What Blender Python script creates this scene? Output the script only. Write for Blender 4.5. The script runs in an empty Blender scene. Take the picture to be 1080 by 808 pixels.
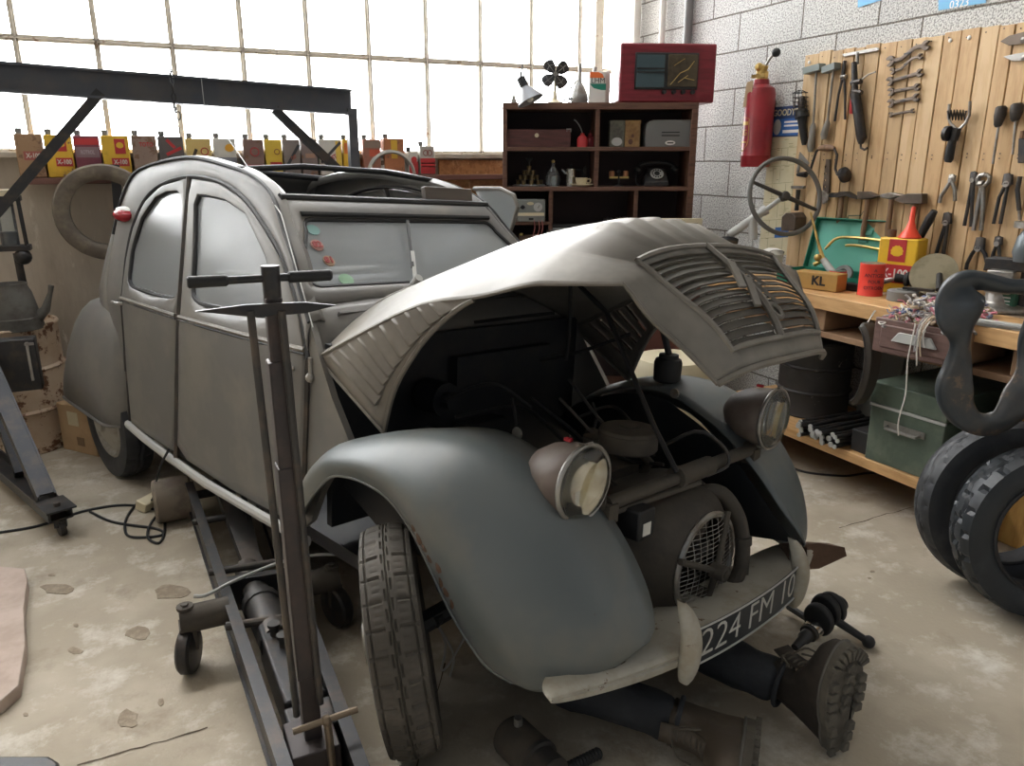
import bpy, bmesh, math, random
from mathutils import Matrix, Vector, Euler
from mathutils.geometry import tessellate_polygon
random.seed(7)
PI = math.pi
SC = bpy.context.scene
COL = SC.collection
# ---------------------------------------------------------------- camera, sky, exposure
CAM_H = 1.58
FPX, CX, CY = 810.0, 540.0, 404.0
CM = ((0.901817, -0.432117, -0.001342), (-0.119982, -0.247412, -0.961453), (0.415128, 0.867215, -0.274966))
cd = bpy.data.cameras.new('camera'); cd.sensor_width = 36.0; cd.lens = 36.0 * FPX / 1080.0
cd.clip_start = 0.05; cd.clip_end = 200
cam = bpy.data.objects.new('camera', cd); COL.objects.link(cam)
cam.matrix_world = Matrix(((CM[0][0], -CM[1][0], -CM[2][0], 0), (CM[0][1], -CM[1][1], -CM[2][1], 0), (CM[0][2], -CM[1][2], -CM[2][2], CAM_H), (0, 0, 0, 1)))
SC.camera = cam
SC.view_settings.view_transform = 'Standard'; SC.view_settings.look = 'None'
SC.view_settings.exposure = 0.0; SC.view_settings.gamma = 1.0; SC.view_settings.use_curve_mapping = False
W = bpy.data.worlds.new('overcast_sky'); SC.world = W; W.use_nodes = True
SKY_BACK, SKY_TOP, SKY_FRONT = 24.0, 7.0, 0.20
def build_sky():
    nt = W.node_tree; nt.nodes.clear()
    tc = nt.nodes.new('ShaderNodeTexCoord'); sx = nt.nodes.new('ShaderNodeSeparateXYZ')
    mr = nt.nodes.new('ShaderNodeMapRange'); 
    mr.inputs['From Min'].default_value = -1.0; mr.inputs['From Max'].default_value = 1.0
    mx = nt.nodes.new('ShaderNodeValToRGB'); el = mx.color_ramp.elements
    for pos, k in ((0.25, SKY_FRONT), (0.48, SKY_TOP), (0.60, SKY_TOP), (0.78, SKY_BACK)):
        e = el[0] if pos == 0.25 else el[1] if pos == 0.48 else el.new(pos)
        e.position = pos; w_ = 1.0 if pos > 0.7 else 0.0; e.color = (k / 10 * (0.93 + 0.07 * w_), k / 10 * 0.985, k / 10 * (1.05 - 0.09 * w_), 1)
    bg = nt.nodes.new('ShaderNodeBackground'); bg.inputs[1].default_value = 10.0; out = nt.nodes.new('ShaderNodeOutputWorld')
    nt.links.new(tc.outputs['Generated'], sx.inputs[0]); nt.links.new(sx.outputs['Y'], mr.inputs['Value'])
    nt.links.new(mr.outputs[0], mx.inputs[0]); nt.links.new(mx.outputs[0], bg.inputs[0]); nt.links.new(bg.outputs[0], out.inputs[0])
build_sky()
def area_light(name, loc, rot, sx, sy, power, color):
    l = bpy.data.lights.new(name, 'AREA'); l.shape = 'RECTANGLE'; l.size = sx; l.size_y = sy; l.energy = power; l.color = color
    o = bpy.data.objects.new(name, l); COL.objects.link(o); o.location = loc; o.rotation_euler = rot
    return o
#LIGHTS
# ---------------------------------------------------------------- helpers
def ray(px, py):
    d = ((px - CX) / FPX, (py - CY) / FPX, 1.0)
    return Vector([sum(CM[k][i] * d[k] for k in range(3)) for i in range(3)])
def hit(px, py, n, c):
    n = Vector(n); C = Vector((0, 0, CAM_H)); d = ray(px, py)
    return C + d * ((c - C.dot(n)) / d.dot(n))
def floor_at(px, py, z=0.0): return hit(px, py, (0, 0, 1), z)
class Plane:                       # an upright plane of the room with its own right / up / out axes
    def __init__(s, ex, c):        # ex: right direction seen from the room, c: distance along the inward normal
        s.ex = Vector(ex).normalized(); s.ey = Vector((0, 0, 1)); s.ez = s.ex.cross(s.ey); s.c = c
    def P(s, px, py, d=0.0): return hit(px, py, s.ez, s.c + d)
    def loc(s, px, py, d, org):    # local coordinates of a pixel relative to an origin point
        p = s.P(px, py, d) - org
        return (p.dot(s.ex), p.dot(s.ey))
    def mat(s, org):
        m = Matrix.Identity(4)
        for i, a in enumerate((s.ex, s.ey, s.ez)):
            for k in range(3): m[k][i] = a[k]
        m.translation = org
        return m
def lerp(a, b, t): return a + (b - a) * t
def cr(pts, n):                    # Catmull-Rom resample through points, n samples
    P = [Vector(p) for p in pts]; m = len(P) - 1; out = []
    for i in range(n):
        u = i / (n - 1) * m; k = min(int(u), m - 1); t = u - k
        p0 = P[k - 1] if k > 0 else P[k] * 2 - P[k + 1]; p1 = P[k]; p2 = P[k + 1]; p3 = P[k + 2] if k + 2 <= m else P[k + 1] * 2 - P[k]
        out.append(0.5 * ((2 * p1) + (p2 - p0) * t + (2 * p0 - 5 * p1 + 4 * p2 - p3) * t * t + (3 * p1 - p0 - 3 * p2 + p3) * t ** 3))
    return out
def resample(pts, n, closed=False):
    P = [Vector(p) for p in pts]
    if closed: P = P + [P[0]]
    L = [0.0]
    for a, b in zip(P, P[1:]): L.append(L[-1] + (b - a).length)
    out = []; k = 0; N = n if closed else n - 1
    for i in range(n):
        d = L[-1] * i / N
        while k < len(L) - 2 and L[k + 1] < d: k += 1
        t = (d - L[k]) / max(L[k + 1] - L[k], 1e-9); out.append(P[k].lerp(P[k + 1], min(max(t, 0), 1)))
    return out
class MB:
    def __init__(s): s.v = []; s.f = []; s.m = []; s.T = Matrix.Identity(4)
    def add(s, vs, fs, mi=0):
        b = len(s.v); s.v += [s.T @ Vector(p) for p in vs]; s.f += [tuple(b + i for i in f) for f in fs]; s.m += [mi] * len(fs); return s
    def box(s, c, d, rot=None, mi=0):
        R = Euler(rot).to_matrix() if rot else Matrix.Identity(3); c = Vector(c)
        vs = [c + R @ Vector((x * d[0] / 2, y * d[1] / 2, z * d[2] / 2)) for x in (-1, 1) for y in (-1, 1) for z in (-1, 1)]
        return s.add(vs, [(0, 1, 3, 2), (4, 6, 7, 5), (0, 4, 5, 1), (2, 3, 7, 6), (0, 2, 6, 4), (1, 5, 7, 3)], mi)
    def bar(s, a, b, w, h, up=(0, 0, 1), mi=0):      # box between two points
        a = Vector(a); b = Vector(b); z = (b - a).normalized(); x = Vector(up).cross(z)
        if x.length < 1e-4: x = Vector((1, 0, 0)).cross(z)
        x.normalize(); y = z.cross(x)
        vs = [p + x * (i * w / 2) + y * (j * h / 2) for p in (a, b) for i, j in ((-1, -1), (1, -1), (1, 1), (-1, 1))]
        return s.add(vs, [(3, 2, 1, 0), (4, 5, 6, 7), (0, 1, 5, 4), (1, 2, 6, 5), (2, 3, 7, 6), (3, 0, 4, 7)], mi)
    def tube(s, pts, r, n=8, closed=False, caps=True, mi=0, sq=None):
        P = [Vector(p) for p in pts]; N = len(P); rr = r if isinstance(r, (list, tuple)) else [r] * N
        vs = []; fs = []; prev = None
        for i in range(N):
            if closed: t = P[(i + 1) % N] - P[i - 1]
            else: t = P[min(i + 1, N - 1)] - P[max(i - 1, 0)]
            if t.length < 1e-9: t = Vector((0, 0, 1))
            t.normalize()
            if prev is None:
                u = t.cross(Vector((0, 0, 1)))
                if u.length < 1e-3: u = t.cross(Vector((1, 0, 0)))
            else: u = prev - t * prev.dot(t)
            u.normalize(); prev = u; w = t.cross(u)
            for k in range(n):
                a = 2 * PI * k / n; ru = rr[i]; rw = rr[i] * (sq or 1)
                vs.append(P[i] + u * (math.cos(a) * ru) + w * (math.sin(a) * rw))
        for i in range(N if closed else N - 1):
            j = (i + 1) % N
            for k in range(n): fs.append((i * n + k, i * n + (k + 1) % n, j * n + (k + 1) % n, j * n + k))
        if caps and not closed:
            fs.append(tuple(range(n - 1, -1, -1))); fs.append(tuple((N - 1) * n + k for k in range(n)))
        return s.add(vs, fs, mi)
    def lathe(s, prof, o=(0, 0, 0), ax=(0, 0, 1), n=24, mi=0, sx=1.0, sy=1.0, a0=0.0, a1=2 * PI):
        o = Vector(o); z = Vector(ax).normalized(); x = z.cross(Vector((0, 1, 0)))
        if x.length < 1e-3: x = z.cross(Vector((1, 0, 0)))
        x.normalize(); y = z.cross(x); full = abs(a1 - a0 - 2 * PI) < 1e-6; m = n if full else n + 1
        vs = []; fs = []
        for r, h in prof:
            for k in range(m):
                a = a0 + (a1 - a0) * k / n
                vs.append(o + z * h + x * (r * sx * math.cos(a)) + y * (r * sy * math.sin(a)))
        for i in range(len(prof) - 1):
            for k in range(n): fs.append((i * m + k, i * m + (k + 1) % m, (i + 1) * m + (k + 1) % m, (i + 1) * m + k))
        if full:
            if prof[0][0] > 1e-6: fs.append(tuple(range(m - 1, -1, -1)))
            if prof[-1][0] > 1e-6: fs.append(tuple((len(prof) - 1) * m + k for k in range(m)))
        return s.add(vs, fs, mi)
    def cyl(s, a, b, r, n=16, mi=0, r2=None):
        a = Vector(a); b = Vector(b); return s.lathe([(r, 0), (r if r2 is None else r2, (b - a).length)], a, b - a, n, mi)
    def grid(s, rows, cu=False, cv=False, mi=0):
        nu = len(rows); nv = len(rows[0]); vs = [p for r in rows for p in r]; fs = []
        for i in range(nu if cu else nu - 1):
            for k in range(nv if cv else nv - 1):
                a, b = i, (i + 1) % nu; c, d = k, (k + 1) % nv
                fs.append((a * nv + c, a * nv + d, b * nv + d, b * nv + c))
        return s.add(vs, fs, mi)
    def prism(s, poly, z0, z1, holes=(), mi=0):      # polygon in the local xy plane extruded along z
        loops = [list(poly)] + [list(h) for h in holes]; pts = [p for l in loops for p in l]; n = len(pts)
        tri = tessellate_polygon([[Vector((p[0], p[1], 0)) for p in l] for l in loops])
        vs = [(p[0], p[1], z0) for p in pts] + [(p[0], p[1], z1) for p in pts]; fs = []
        for t in tri:
            a, b, c = (Vector((pts[i][0], pts[i][1])) for i in t)
            if (b - a).cross(c - a) < 0: t = (t[0], t[2], t[1])
            fs.append((t[2], t[1], t[0])); fs.append((t[0] + n, t[1] + n, t[2] + n))
        k = 0
        for li, l in enumerate(loops):
            ar = sum(l[i - 1][0] * l[i][1] - l[i][0] * l[i - 1][1] for i in range(len(l))); fl = (ar < 0) != (li > 0)
            for i in range(len(l)):
                a = k + i; b = k + (i + 1) % len(l)
                if (ar < 0): a, b = b, a
                if li > 0: a, b = b, a
                fs.append((a, b, b + n, a + n))
            k += len(l)
        return s.add(vs, fs, mi)
    def ball(s, c, r, n=12, sx=1, sy=1, sz=1, mi=0):
        m = n // 2; vs = []; fs = []; c = Vector(c)
        for i in range(m + 1):
            th = PI * i / m
            for k in range(n):
                a = 2 * PI * k / n; vs.append(c + Vector((r * sx * math.sin(th) * math.cos(a), r * sy * math.sin(th) * math.sin(a), r * sz * math.cos(th))))
        for i in range(m):
            for k in range(n): fs.append((i * n + k, (i + 1) * n + k, (i + 1) * n + (k + 1) % n, i * n + (k + 1) % n))
        return s.add(vs, fs, mi)
    def build(s, name, mats, parent=None, smooth=35, bevel=0.0, solid=0.0, sub=0, origin=None, seg=2):
        me = bpy.data.meshes.new(name); o3 = Vector(origin) if origin is not None else Vector()
        me.from_pydata([tuple(p - o3) for p in s.v], [], s.f)
        if any(s.m): me.polygons.foreach_set('material_index', s.m)
        me.validate()
        bm = bmesh.new(); bm.from_mesh(me); bmesh.ops.remove_doubles(bm, verts=bm.verts, dist=1e-5)
        bmesh.ops.dissolve_degenerate(bm, dist=1e-6, edges=bm.edges); bmesh.ops.recalc_face_normals(bm, faces=bm.faces); bm.to_mesh(me); bm.free()
        for m in (mats if isinstance(mats, (list, tuple)) else [mats]): me.materials.append(m)
        ob = bpy.data.objects.new(name, me); COL.objects.link(ob)
        if smooth:
            me.polygons.foreach_set('use_smooth', [True] * len(me.polygons)); me.set_sharp_from_angle(angle=math.radians(smooth))
        if parent is not None: ob.parent = parent
        if origin is not None: ob.location = o3
        if sub: md = ob.modifiers.new('subsurf', 'SUBSURF'); md.levels = sub; md.render_levels = sub
        if solid: md = ob.modifiers.new('solidify', 'SOLIDIFY'); md.thickness = solid; md.offset = 0
        if bevel: md = ob.modifiers.new('bevel', 'BEVEL'); md.width = bevel; md.segments = seg; md.limit_method = 'ANGLE'; md.angle_limit = 0.6
        return ob
def tag(o, label, cat, group=None):
    o['label'] = label; o['category'] = cat
    if group: o['group'] = group
    return o
def struct(o, label=None):
    o['kind'] = 'structure'
    if label: o['label'] = label
    return o
def thing(name, label, cat, mat=None, loc=None, rz=0.0, group=None):
    o = bpy.data.objects.new(name, None); COL.objects.link(o); o.empty_display_size = 0.05
    if mat is not None: o.matrix_world = mat
    if loc is not None: o.location = loc; o.rotation_euler = (0, 0, rz)
    return tag(o, label, cat, group)
def plabel(o, l): o['label'] = l; return o
def lettering(text, size, m, parent, mat, name='lettering', ext=0.0008, align='CENTER', squeeze=1.0, bold=0.0):
    cu = bpy.data.curves.new(name, 'FONT'); cu.body = text; cu.size = size; cu.extrude = ext; cu.align_x = align; cu.align_y = 'CENTER'; cu.offset = bold
    cu.resolution_u = 3
    t = bpy.data.objects.new(name + '_t', cu); COL.objects.link(t)
    me = bpy.data.meshes.new_from_object(t.evaluated_get(bpy.context.evaluated_depsgraph_get()))
    bpy.data.objects.remove(t); me.name = name; me.materials.clear(); me.materials.append(m)
    me.transform(Matrix.Diagonal((squeeze, 1, 1, 1)))
    o = bpy.data.objects.new(name, me); COL.objects.link(o); o.parent = parent; o.matrix_local = mat
    return o
def bend(o, fn):                    # move each vertex of a mesh object
    for v in o.data.vertices: v.co = fn(v.co.copy())
    o.data.update()
def TR(x=0, y=0, z=0, rx=0, ry=0, rz=0): return Matrix.Translation((x, y, z)) @ Euler((rx, ry, rz)).to_matrix().to_4x4()
# ---------------------------------------------------------------- materials
def mat(name, c, rough=0.6, metal=0.0, c2=None, sc=6.0, amt=0.5, bump=0.0, bsc=40.0, c3=None, sc3=25.0, th3=0.62, stretch=None, spec=0.5, detail=4.0):
    m = bpy.data.materials.new(name); m.use_nodes = True; nt = m.node_tree; b = nt.nodes['Principled BSDF']
    b.inputs['Roughness'].default_value = rough; b.inputs['Metallic'].default_value = metal
    b.inputs['Base Color'].default_value = (*c, 1); b.inputs['Specular IOR Level'].default_value = spec
    if c2 is None and c3 is None and not bump: return m
    tc = nt.nodes.new('ShaderNodeTexCoord'); src = tc.outputs['Object']
    if stretch:
        mp = nt.nodes.new('ShaderNodeMapping'); mp.inputs['Scale'].default_value = stretch; nt.links.new(src, mp.inputs[0]); src = mp.outputs[0]
    col = None
    if c2 is not None:
        nz = nt.nodes.new('ShaderNodeTexNoise'); nz.inputs['Scale'].default_value = sc; nz.inputs['Detail'].default_value = detail; nz.inputs['Roughness'].default_value = 0.65; nt.links.new(src, nz.inputs['Vector'])
        mr = nt.nodes.new('ShaderNodeMapRange'); mr.inputs['From Min'].default_value = 0.5 - amt * 0.4; mr.inputs['From Max'].default_value = 0.5 + (1 - amt) * 0.4 + 0.02; nt.links.new(nz.outputs['Fac'], mr.inputs['Value'])
        mr.inputs['From Min'].default_value = 0.62 - amt * 0.35; mr.inputs['From Max'].default_value = 0.82 - amt * 0.35
        mx = nt.nodes.new('ShaderNodeMix'); mx.data_type = 'RGBA'; mx.inputs[6].default_value = (*c, 1); mx.inputs[7].default_value = (*c2, 1)
        nt.links.new(mr.outputs[0], mx.inputs[0]); col = mx.outputs[2]
    if c3 is not None:
        nz = nt.nodes.new('ShaderNodeTexNoise'); nz.inputs['Scale'].default_value = sc3; nz.inputs['Detail'].default_value = 6; nz.inputs['Roughness'].default_value = 0.7; nt.links.new(src, nz.inputs['Vector'])
        mr = nt.nodes.new('ShaderNodeMapRange'); mr.inputs['From Min'].default_value = th3; mr.inputs['From Max'].default_value = th3 + 0.05; nt.links.new(nz.outputs['Fac'], mr.inputs['Value'])
        mx = nt.nodes.new('ShaderNodeMix'); mx.data_type = 'RGBA'; mx.inputs[6].default_value = (*c, 1); mx.inputs[7].default_value = (*c3, 1)
        if col: nt.links.new(col, mx.inputs[6])
        nt.links.new(mr.outputs[0], mx.inputs[0]); col = mx.outputs[2]
    if col: nt.links.new(col, b.inputs['Base Color'])
    if bump:
        nz = nt.nodes.new('ShaderNodeTexNoise'); nz.inputs['Scale'].default_value = bsc; nz.inputs['Detail'].default_value = 5; nt.links.new(src, nz.inputs['Vector'])
        bp = nt.nodes.new('ShaderNodeBump'); bp.inputs['Strength'].default_value = bump; bp.inputs['Distance'].default_value = 0.01; nt.links.new(nz.outputs['Fac'], bp.inputs['Height']); nt.links.new(bp.outputs[0], b.inputs['Normal'])
    return m
def glass(name, tint, clear, rough=0.3, haze=(0.8, 0.85, 0.9)):     # dusty pane: part see-through, part hazy film
    m = bpy.data.materials.new(name); m.use_nodes = True; nt = m.node_tree; nt.nodes.clear()
    tr = nt.nodes.new('ShaderNodeBsdfTransparent'); tr.inputs[0].default_value = (*tint, 1)
    df = nt.nodes.new('ShaderNodeBsdfDiffuse'); df.inputs[0].default_value = (*haze, 1); tl = nt.nodes.new('ShaderNodeBsdfTranslucent'); tl.inputs[0].default_value = (*haze, 1)
    gl = nt.nodes.new('ShaderNodeBsdfGlossy'); gl.inputs['Roughness'].default_value = rough; gl.inputs[0].default_value = (0.9, 0.9, 0.9, 1)
    fr = nt.nodes.new('ShaderNodeFresnel'); a = nt.nodes.new('ShaderNodeMixShader'); b = nt.nodes.new('ShaderNodeMixShader'); c = nt.nodes.new('ShaderNodeMixShader'); out = nt.nodes.new('ShaderNodeOutputMaterial')
    a.inputs[0].default_value = 0.5; nt.links.new(df.outputs[0], a.inputs[1]); nt.links.new(tl.outputs[0], a.inputs[2])
    b.inputs[0].default_value = clear; nt.links.new(a.outputs[0], b.inputs[1]); nt.links.new(tr.outputs[0], b.inputs[2])
    nt.links.new(fr.outputs[0], c.inputs[0]); nt.links.new(b.outputs[0], c.inputs[1]); nt.links.new(gl.outputs[0], c.inputs[2]); nt.links.new(c.outputs[0], out.inputs[0])
    return m
M = {}
M['paint'] = mat('grey_paint', (0.145, 0.14, 0.133), 0.42, 0, (0.19, 0.178, 0.158), 3.0, 0.5, c3=(0.15, 0.13, 0.11), sc3=14, th3=0.70)
M['fender'] = mat('blue_grey_paint', (0.118, 0.135, 0.138), 0.4, 0, (0.165, 0.165, 0.148), 2.5, 0.45, c3=(0.08, 0.062, 0.048), sc3=16, th3=0.68)
M['hood'] = mat('dusty_hood_paint', (0.155, 0.14, 0.118), 0.5, 0, (0.22, 0.20, 0.172), 3.5, 0.5, c3=(0.11, 0.09, 0.068), sc3=17, th3=0.67)
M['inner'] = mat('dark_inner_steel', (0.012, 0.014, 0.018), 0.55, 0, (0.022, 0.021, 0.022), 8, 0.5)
M['disc'] = mat('dusty_wheel_paint', (0.36, 0.34, 0.30), 0.7, 0, (0.26, 0.24, 0.2), 9, 0.5)
M['bars'] = mat('shaded_grille_bar', (0.055, 0.047, 0.037), 0.6, 0, (0.08, 0.07, 0.056), 9, 0.5)  # dusty hood paint, its colour darkened for the shade on the bars
M['black'] = mat('black_rubber', (0.015, 0.015, 0.016), 0.6)
M['tyre'] = mat('tyre_rubber', (0.07, 0.061, 0.05), 0.75, 0, (0.115, 0.10, 0.082), 9, 0.4, bump=0.1)
M['tyre_dark'] = mat('dark_tyre_rubber', (0.022, 0.024, 0.028), 0.6, 0, (0.045, 0.047, 0.05), 9, 0.35, bump=0.1)
M['tyre_brown'] = mat('dusty_tyre_rubber', (0.13, 0.105, 0.08), 0.8, 0, (0.22, 0.18, 0.13), 9, 0.5, bump=0.1)
M['steel'] = mat('worn_steel', (0.34, 0.33, 0.31), 0.4, 0.8, (0.2, 0.17, 0.14), 9, 0.4)
M['darksteel'] = mat('dark_steel', (0.055, 0.052, 0.05), 0.5, 0.4, (0.10, 0.08, 0.065), 9, 0.45)
M['gun'] = mat('blackened_steel', (0.04, 0.04, 0.042), 0.45, 0.5, (0.075, 0.06, 0.05), 12, 0.4)
M['chrome'] = mat('chrome', (0.75, 0.74, 0.7), 0.15, 1.0, (0.5, 0.46, 0.4), 15, 0.3)
M['brass'] = mat('brass', (0.62, 0.44, 0.16), 0.35, 0.9, (0.4, 0.27, 0.1), 12, 0.4)
M['rust'] = mat('rusty_steel', (0.11, 0.06, 0.035), 0.85, 0, (0.09, 0.05, 0.03), 14, 0.5, bump=0.2)
M['engine'] = mat('dusty_engine_casting', (0.085, 0.072, 0.056), 0.75, 0.1, (0.065, 0.055, 0.047), 9, 0.5, bump=0.12)
M['bumper'] = mat('chipped_white_paint', (0.42, 0.40, 0.34), 0.55, 0, (0.33, 0.29, 0.22), 8, 0.45, c3=(0.12, 0.06, 0.03), sc3=22, th3=0.63)
M['maroon'] = mat('maroon_frame_paint', (0.16, 0.06, 0.045), 0.55)
M['wood'] = mat('planed_wood', (0.56, 0.36, 0.17), 0.6, 0, (0.42, 0.25, 0.11), 5, 0.5, stretch=(1, 10, 10))
M['darkwood'] = mat('dark_stained_wood', (0.15, 0.072, 0.045), 0.5, 0, (0.09, 0.042, 0.028), 6, 0.5, stretch=(1, 8, 8))
M['white'] = mat('off_white_paint', (0.75, 0.73, 0.68), 0.5)
M['cream'] = mat('cream_paint', (0.68, 0.60, 0.42), 0.55)
M['red'] = mat('red_paint', (0.50, 0.035, 0.04), 0.4, 0, (0.36, 0.025, 0.03), 8, 0.4)
M['brightred'] = mat('bright_red_paint', (0.75, 0.06, 0.04), 0.4)
M['yellow'] = mat('yellow_paint', (0.80, 0.50, 0.03), 0.4, 0, (0.68, 0.40, 0.04), 8, 0.4, c3=(0.3, 0.14, 0.03), sc3=30, th3=0.68)
M['green'] = mat('green_paint', (0.02, 0.22, 0.15), 0.45)
M['darkgreen'] = mat('worn_green_paint', (0.085, 0.115, 0.085), 0.55, 0, (0.14, 0.165, 0.125), 7, 0.45, c3=(0.22, 0.22, 0.19), sc3=16, th3=0.66)
M['blue'] = mat('blue_print', (0.03, 0.12, 0.36), 0.5)
M['orange'] = mat('orange_print', (0.85, 0.18, 0.04), 0.5)
M['grey'] = mat('grey_plastic', (0.17, 0.17, 0.165), 0.5)
M['lightgrey'] = mat('light_grey_paint', (0.45, 0.45, 0.43), 0.5)
M['paper'] = mat('yellowed_paper', (0.62, 0.56, 0.38), 0.8, 0, (0.55, 0.48, 0.3), 5, 0.5)
M['lens'] = glass('headlight_glass', (0.97, 0.96, 0.9), 0.93, 0.06, (0.9, 0.88, 0.8))
M['carglass'] = glass('dusty_car_glass', (0.94, 0.96, 0.97), 0.62, 0.2, (0.70, 0.73, 0.74))
M['bottle'] = glass('clear_glass', (0.9, 0.95, 0.95), 0.8, 0.08)
M['redlens'] = mat('red_lens', (0.35, 0.02, 0.03), 0.2)
# ---------------------------------------------------------------- the room: X along the window wall, Y towards it
XR, YW = 3.60, 5.45
RW = Plane((0, -1, 0), -XR)        # right block wall
BW = Plane((1, 0, 0), -YW)         # window wall
def concrete_floor():
    m = mat('floor_concrete', (0.38, 0.325, 0.245), 0.75, 0, (0.48, 0.42, 0.33), 1.6, 0.5, bump=0.25, bsc=60)
    nt = m.node_tree; b = nt.nodes['Principled BSDF']; src = b.inputs['Base Color'].links[0].from_socket
    tc = [n for n in nt.nodes if n.type == 'TEX_COORD'][0]
    def layer(src, scale, lo, hi, c, detail=6.0, rough=0.7):
        nz = nt.nodes.new('ShaderNodeTexNoise'); nz.inputs['Scale'].default_value = scale; nz.inputs['Detail'].default_value = detail; nz.inputs['Roughness'].default_value = rough; nt.links.new(tc.outputs['Object'], nz.inputs['Vector'])
        mr = nt.nodes.new('ShaderNodeMapRange'); mr.inputs['From Min'].default_value = lo; mr.inputs['From Max'].default_value = hi; nt.links.new(nz.outputs['Fac'], mr.inputs['Value'])
        mx = nt.nodes.new('ShaderNodeMix'); mx.data_type = 'RGBA'; mx.inputs[7].default_value = (*c, 1); nt.links.new(src, mx.inputs[6]); nt.links.new(mr.outputs[0], mx.inputs[0]); return mx.outputs[2]
    src = layer(src, 5.0, 0.52, 0.70, (0.62, 0.585, 0.51)); src = layer(src, 3.1, 0.56, 0.72, (0.30, 0.245, 0.175)); src = layer(src, 38.0, 0.70, 0.74, (0.22, 0.17, 0.12))
    nt.links.new(src, b.inputs['Base Color']); return m
f = MB(); f.box((0, 2, -0.05), (9, 9, 0.1)); struct(f.build('floor', concrete_floor(), smooth=0))
# cracks and spalled patches of the concrete belong to the floor surface
def crack(name, pts, w):
    m = MB(); P = [floor_at(*p) for p in pts]; rows = []
    for i, p in enumerate(P):
        d = (P[min(i + 1, len(P) - 1)] - P[max(i - 1, 0)]).normalized(); s = Vector((-d.y, d.x, 0)) * (w * (0.5 + random.random()))
        rows.append([p - s + Vector((0, 0, 0.0012)), p + s + Vector((0, 0, 0.0012))])
    m.grid(rows); return m.build(name, CRACK, smooth=0)
CRACK = mat('crack_dirt', (0.10, 0.075, 0.05), 0.9)
SPALL = mat('spalled_concrete', (0.27, 0.22, 0.16), 0.95, 0, (0.36, 0.30, 0.225), 30, 0.5, bump=0.5, bsc=60)
fl = bpy.data.objects['floor']
def zz(a, b, n, j): return [(lerp(a[0], b[0], i / n) + random.uniform(-j, j), lerp(a[1], b[1], i / n) + random.uniform(-j, j) * 0.5) for i in range(n + 1)]
for i, c in enumerate((crack('crack', zz((82, 808), (220, 768), 12, 1.5), 0.0035), crack('crack', zz((885, 557), (972, 532), 14, 1.5), 0.0025), crack('crack', zz((470, 700), (440, 808), 6, 1), 0.002))): c.parent = fl
def patch(pts):
    m = MB(); m.prism([(p.x, p.y) for p in (floor_at(*q) for q in pts)], 0.0003, 0.0022); o = m.build('spall', SPALL, smooth=0); o.parent = fl
def blob(cx, cy, rx, ry, n=11): return [(cx + rx * math.cos(2 * PI * i / n) * random.uniform(0.7, 1.15), cy + ry * math.sin(2 * PI * i / n) * random.uniform(0.7, 1.15)) for i in range(n)]
for a in ((62, 621, 20, 6), (183, 625, 24, 9), (147, 668, 14, 8), (79, 687, 8, 4), (135, 759, 11, 10), (170, 741, 4, 4), (55, 607, 4, 1.5), (80, 660, 3, 2), (27, 754, 3, 2), (920, 603, 3, 1.2), (917, 610, 2, 1)): patch(blob(*a))
# window wall: painted concrete below, steel glazing above
WALLC = mat('stained_concrete_wall', (0.56, 0.49, 0.40), 0.85, 0, (0.43, 0.365, 0.29), 2.2, 0.5, bump=0.2, bsc=30, c3=(0.66, 0.60, 0.51), sc3=6, th3=0.6, stretch=(1.6, 1, 0.5))
ZS = 1.63
w = MB(); w.box((0, YW + 0.1, ZS / 2), (9, 0.2, ZS)); w.box((0, YW + 0.1, 3.75), (9, 0.2, 0.5)); struct(w.build('wall_back', WALLC, smooth=0))
WINF = mat('rusty_glazing_bar', (0.66, 0.60, 0.50), 0.7, 0.0, (0.78, 0.72, 0.62), 14, 0.5, c3=(0.26, 0.13, 0.05), sc3=12, th3=0.6)  # pale dusty paint with rust; base lightened further for window glare
win = thing('window_1', 'wide steel framed window', 'window', loc=(0, YW, ZS)); win['kind'] = 'structure'; del win['category']
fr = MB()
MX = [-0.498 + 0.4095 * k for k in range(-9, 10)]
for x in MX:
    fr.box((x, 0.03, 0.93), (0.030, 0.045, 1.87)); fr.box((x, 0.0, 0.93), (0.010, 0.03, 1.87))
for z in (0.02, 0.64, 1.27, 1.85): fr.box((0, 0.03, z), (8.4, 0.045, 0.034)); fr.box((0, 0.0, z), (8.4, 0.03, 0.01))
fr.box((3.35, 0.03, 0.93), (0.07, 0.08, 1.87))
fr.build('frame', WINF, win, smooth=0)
gp = MB(); gp.box((-0.4, 0.05, 0.93), (7.6, 0.004, 1.84)); gp.build('pane', glass('window_glass', (0.97, 0.985, 1.0), 0.86, 0.3, (0.9, 0.92, 0.95)), win, smooth=0)
sl = MB(); sl.box((-0.3, -0.03, 0.0), (7.8, 0.10, 0.03)); sl.build('sill', mat('dusty_sill', (0.5, 0.45, 0.37), 0.8, 0, (0.4, 0.33, 0.24), 9, 0.5), win, bevel=0.005)
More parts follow.
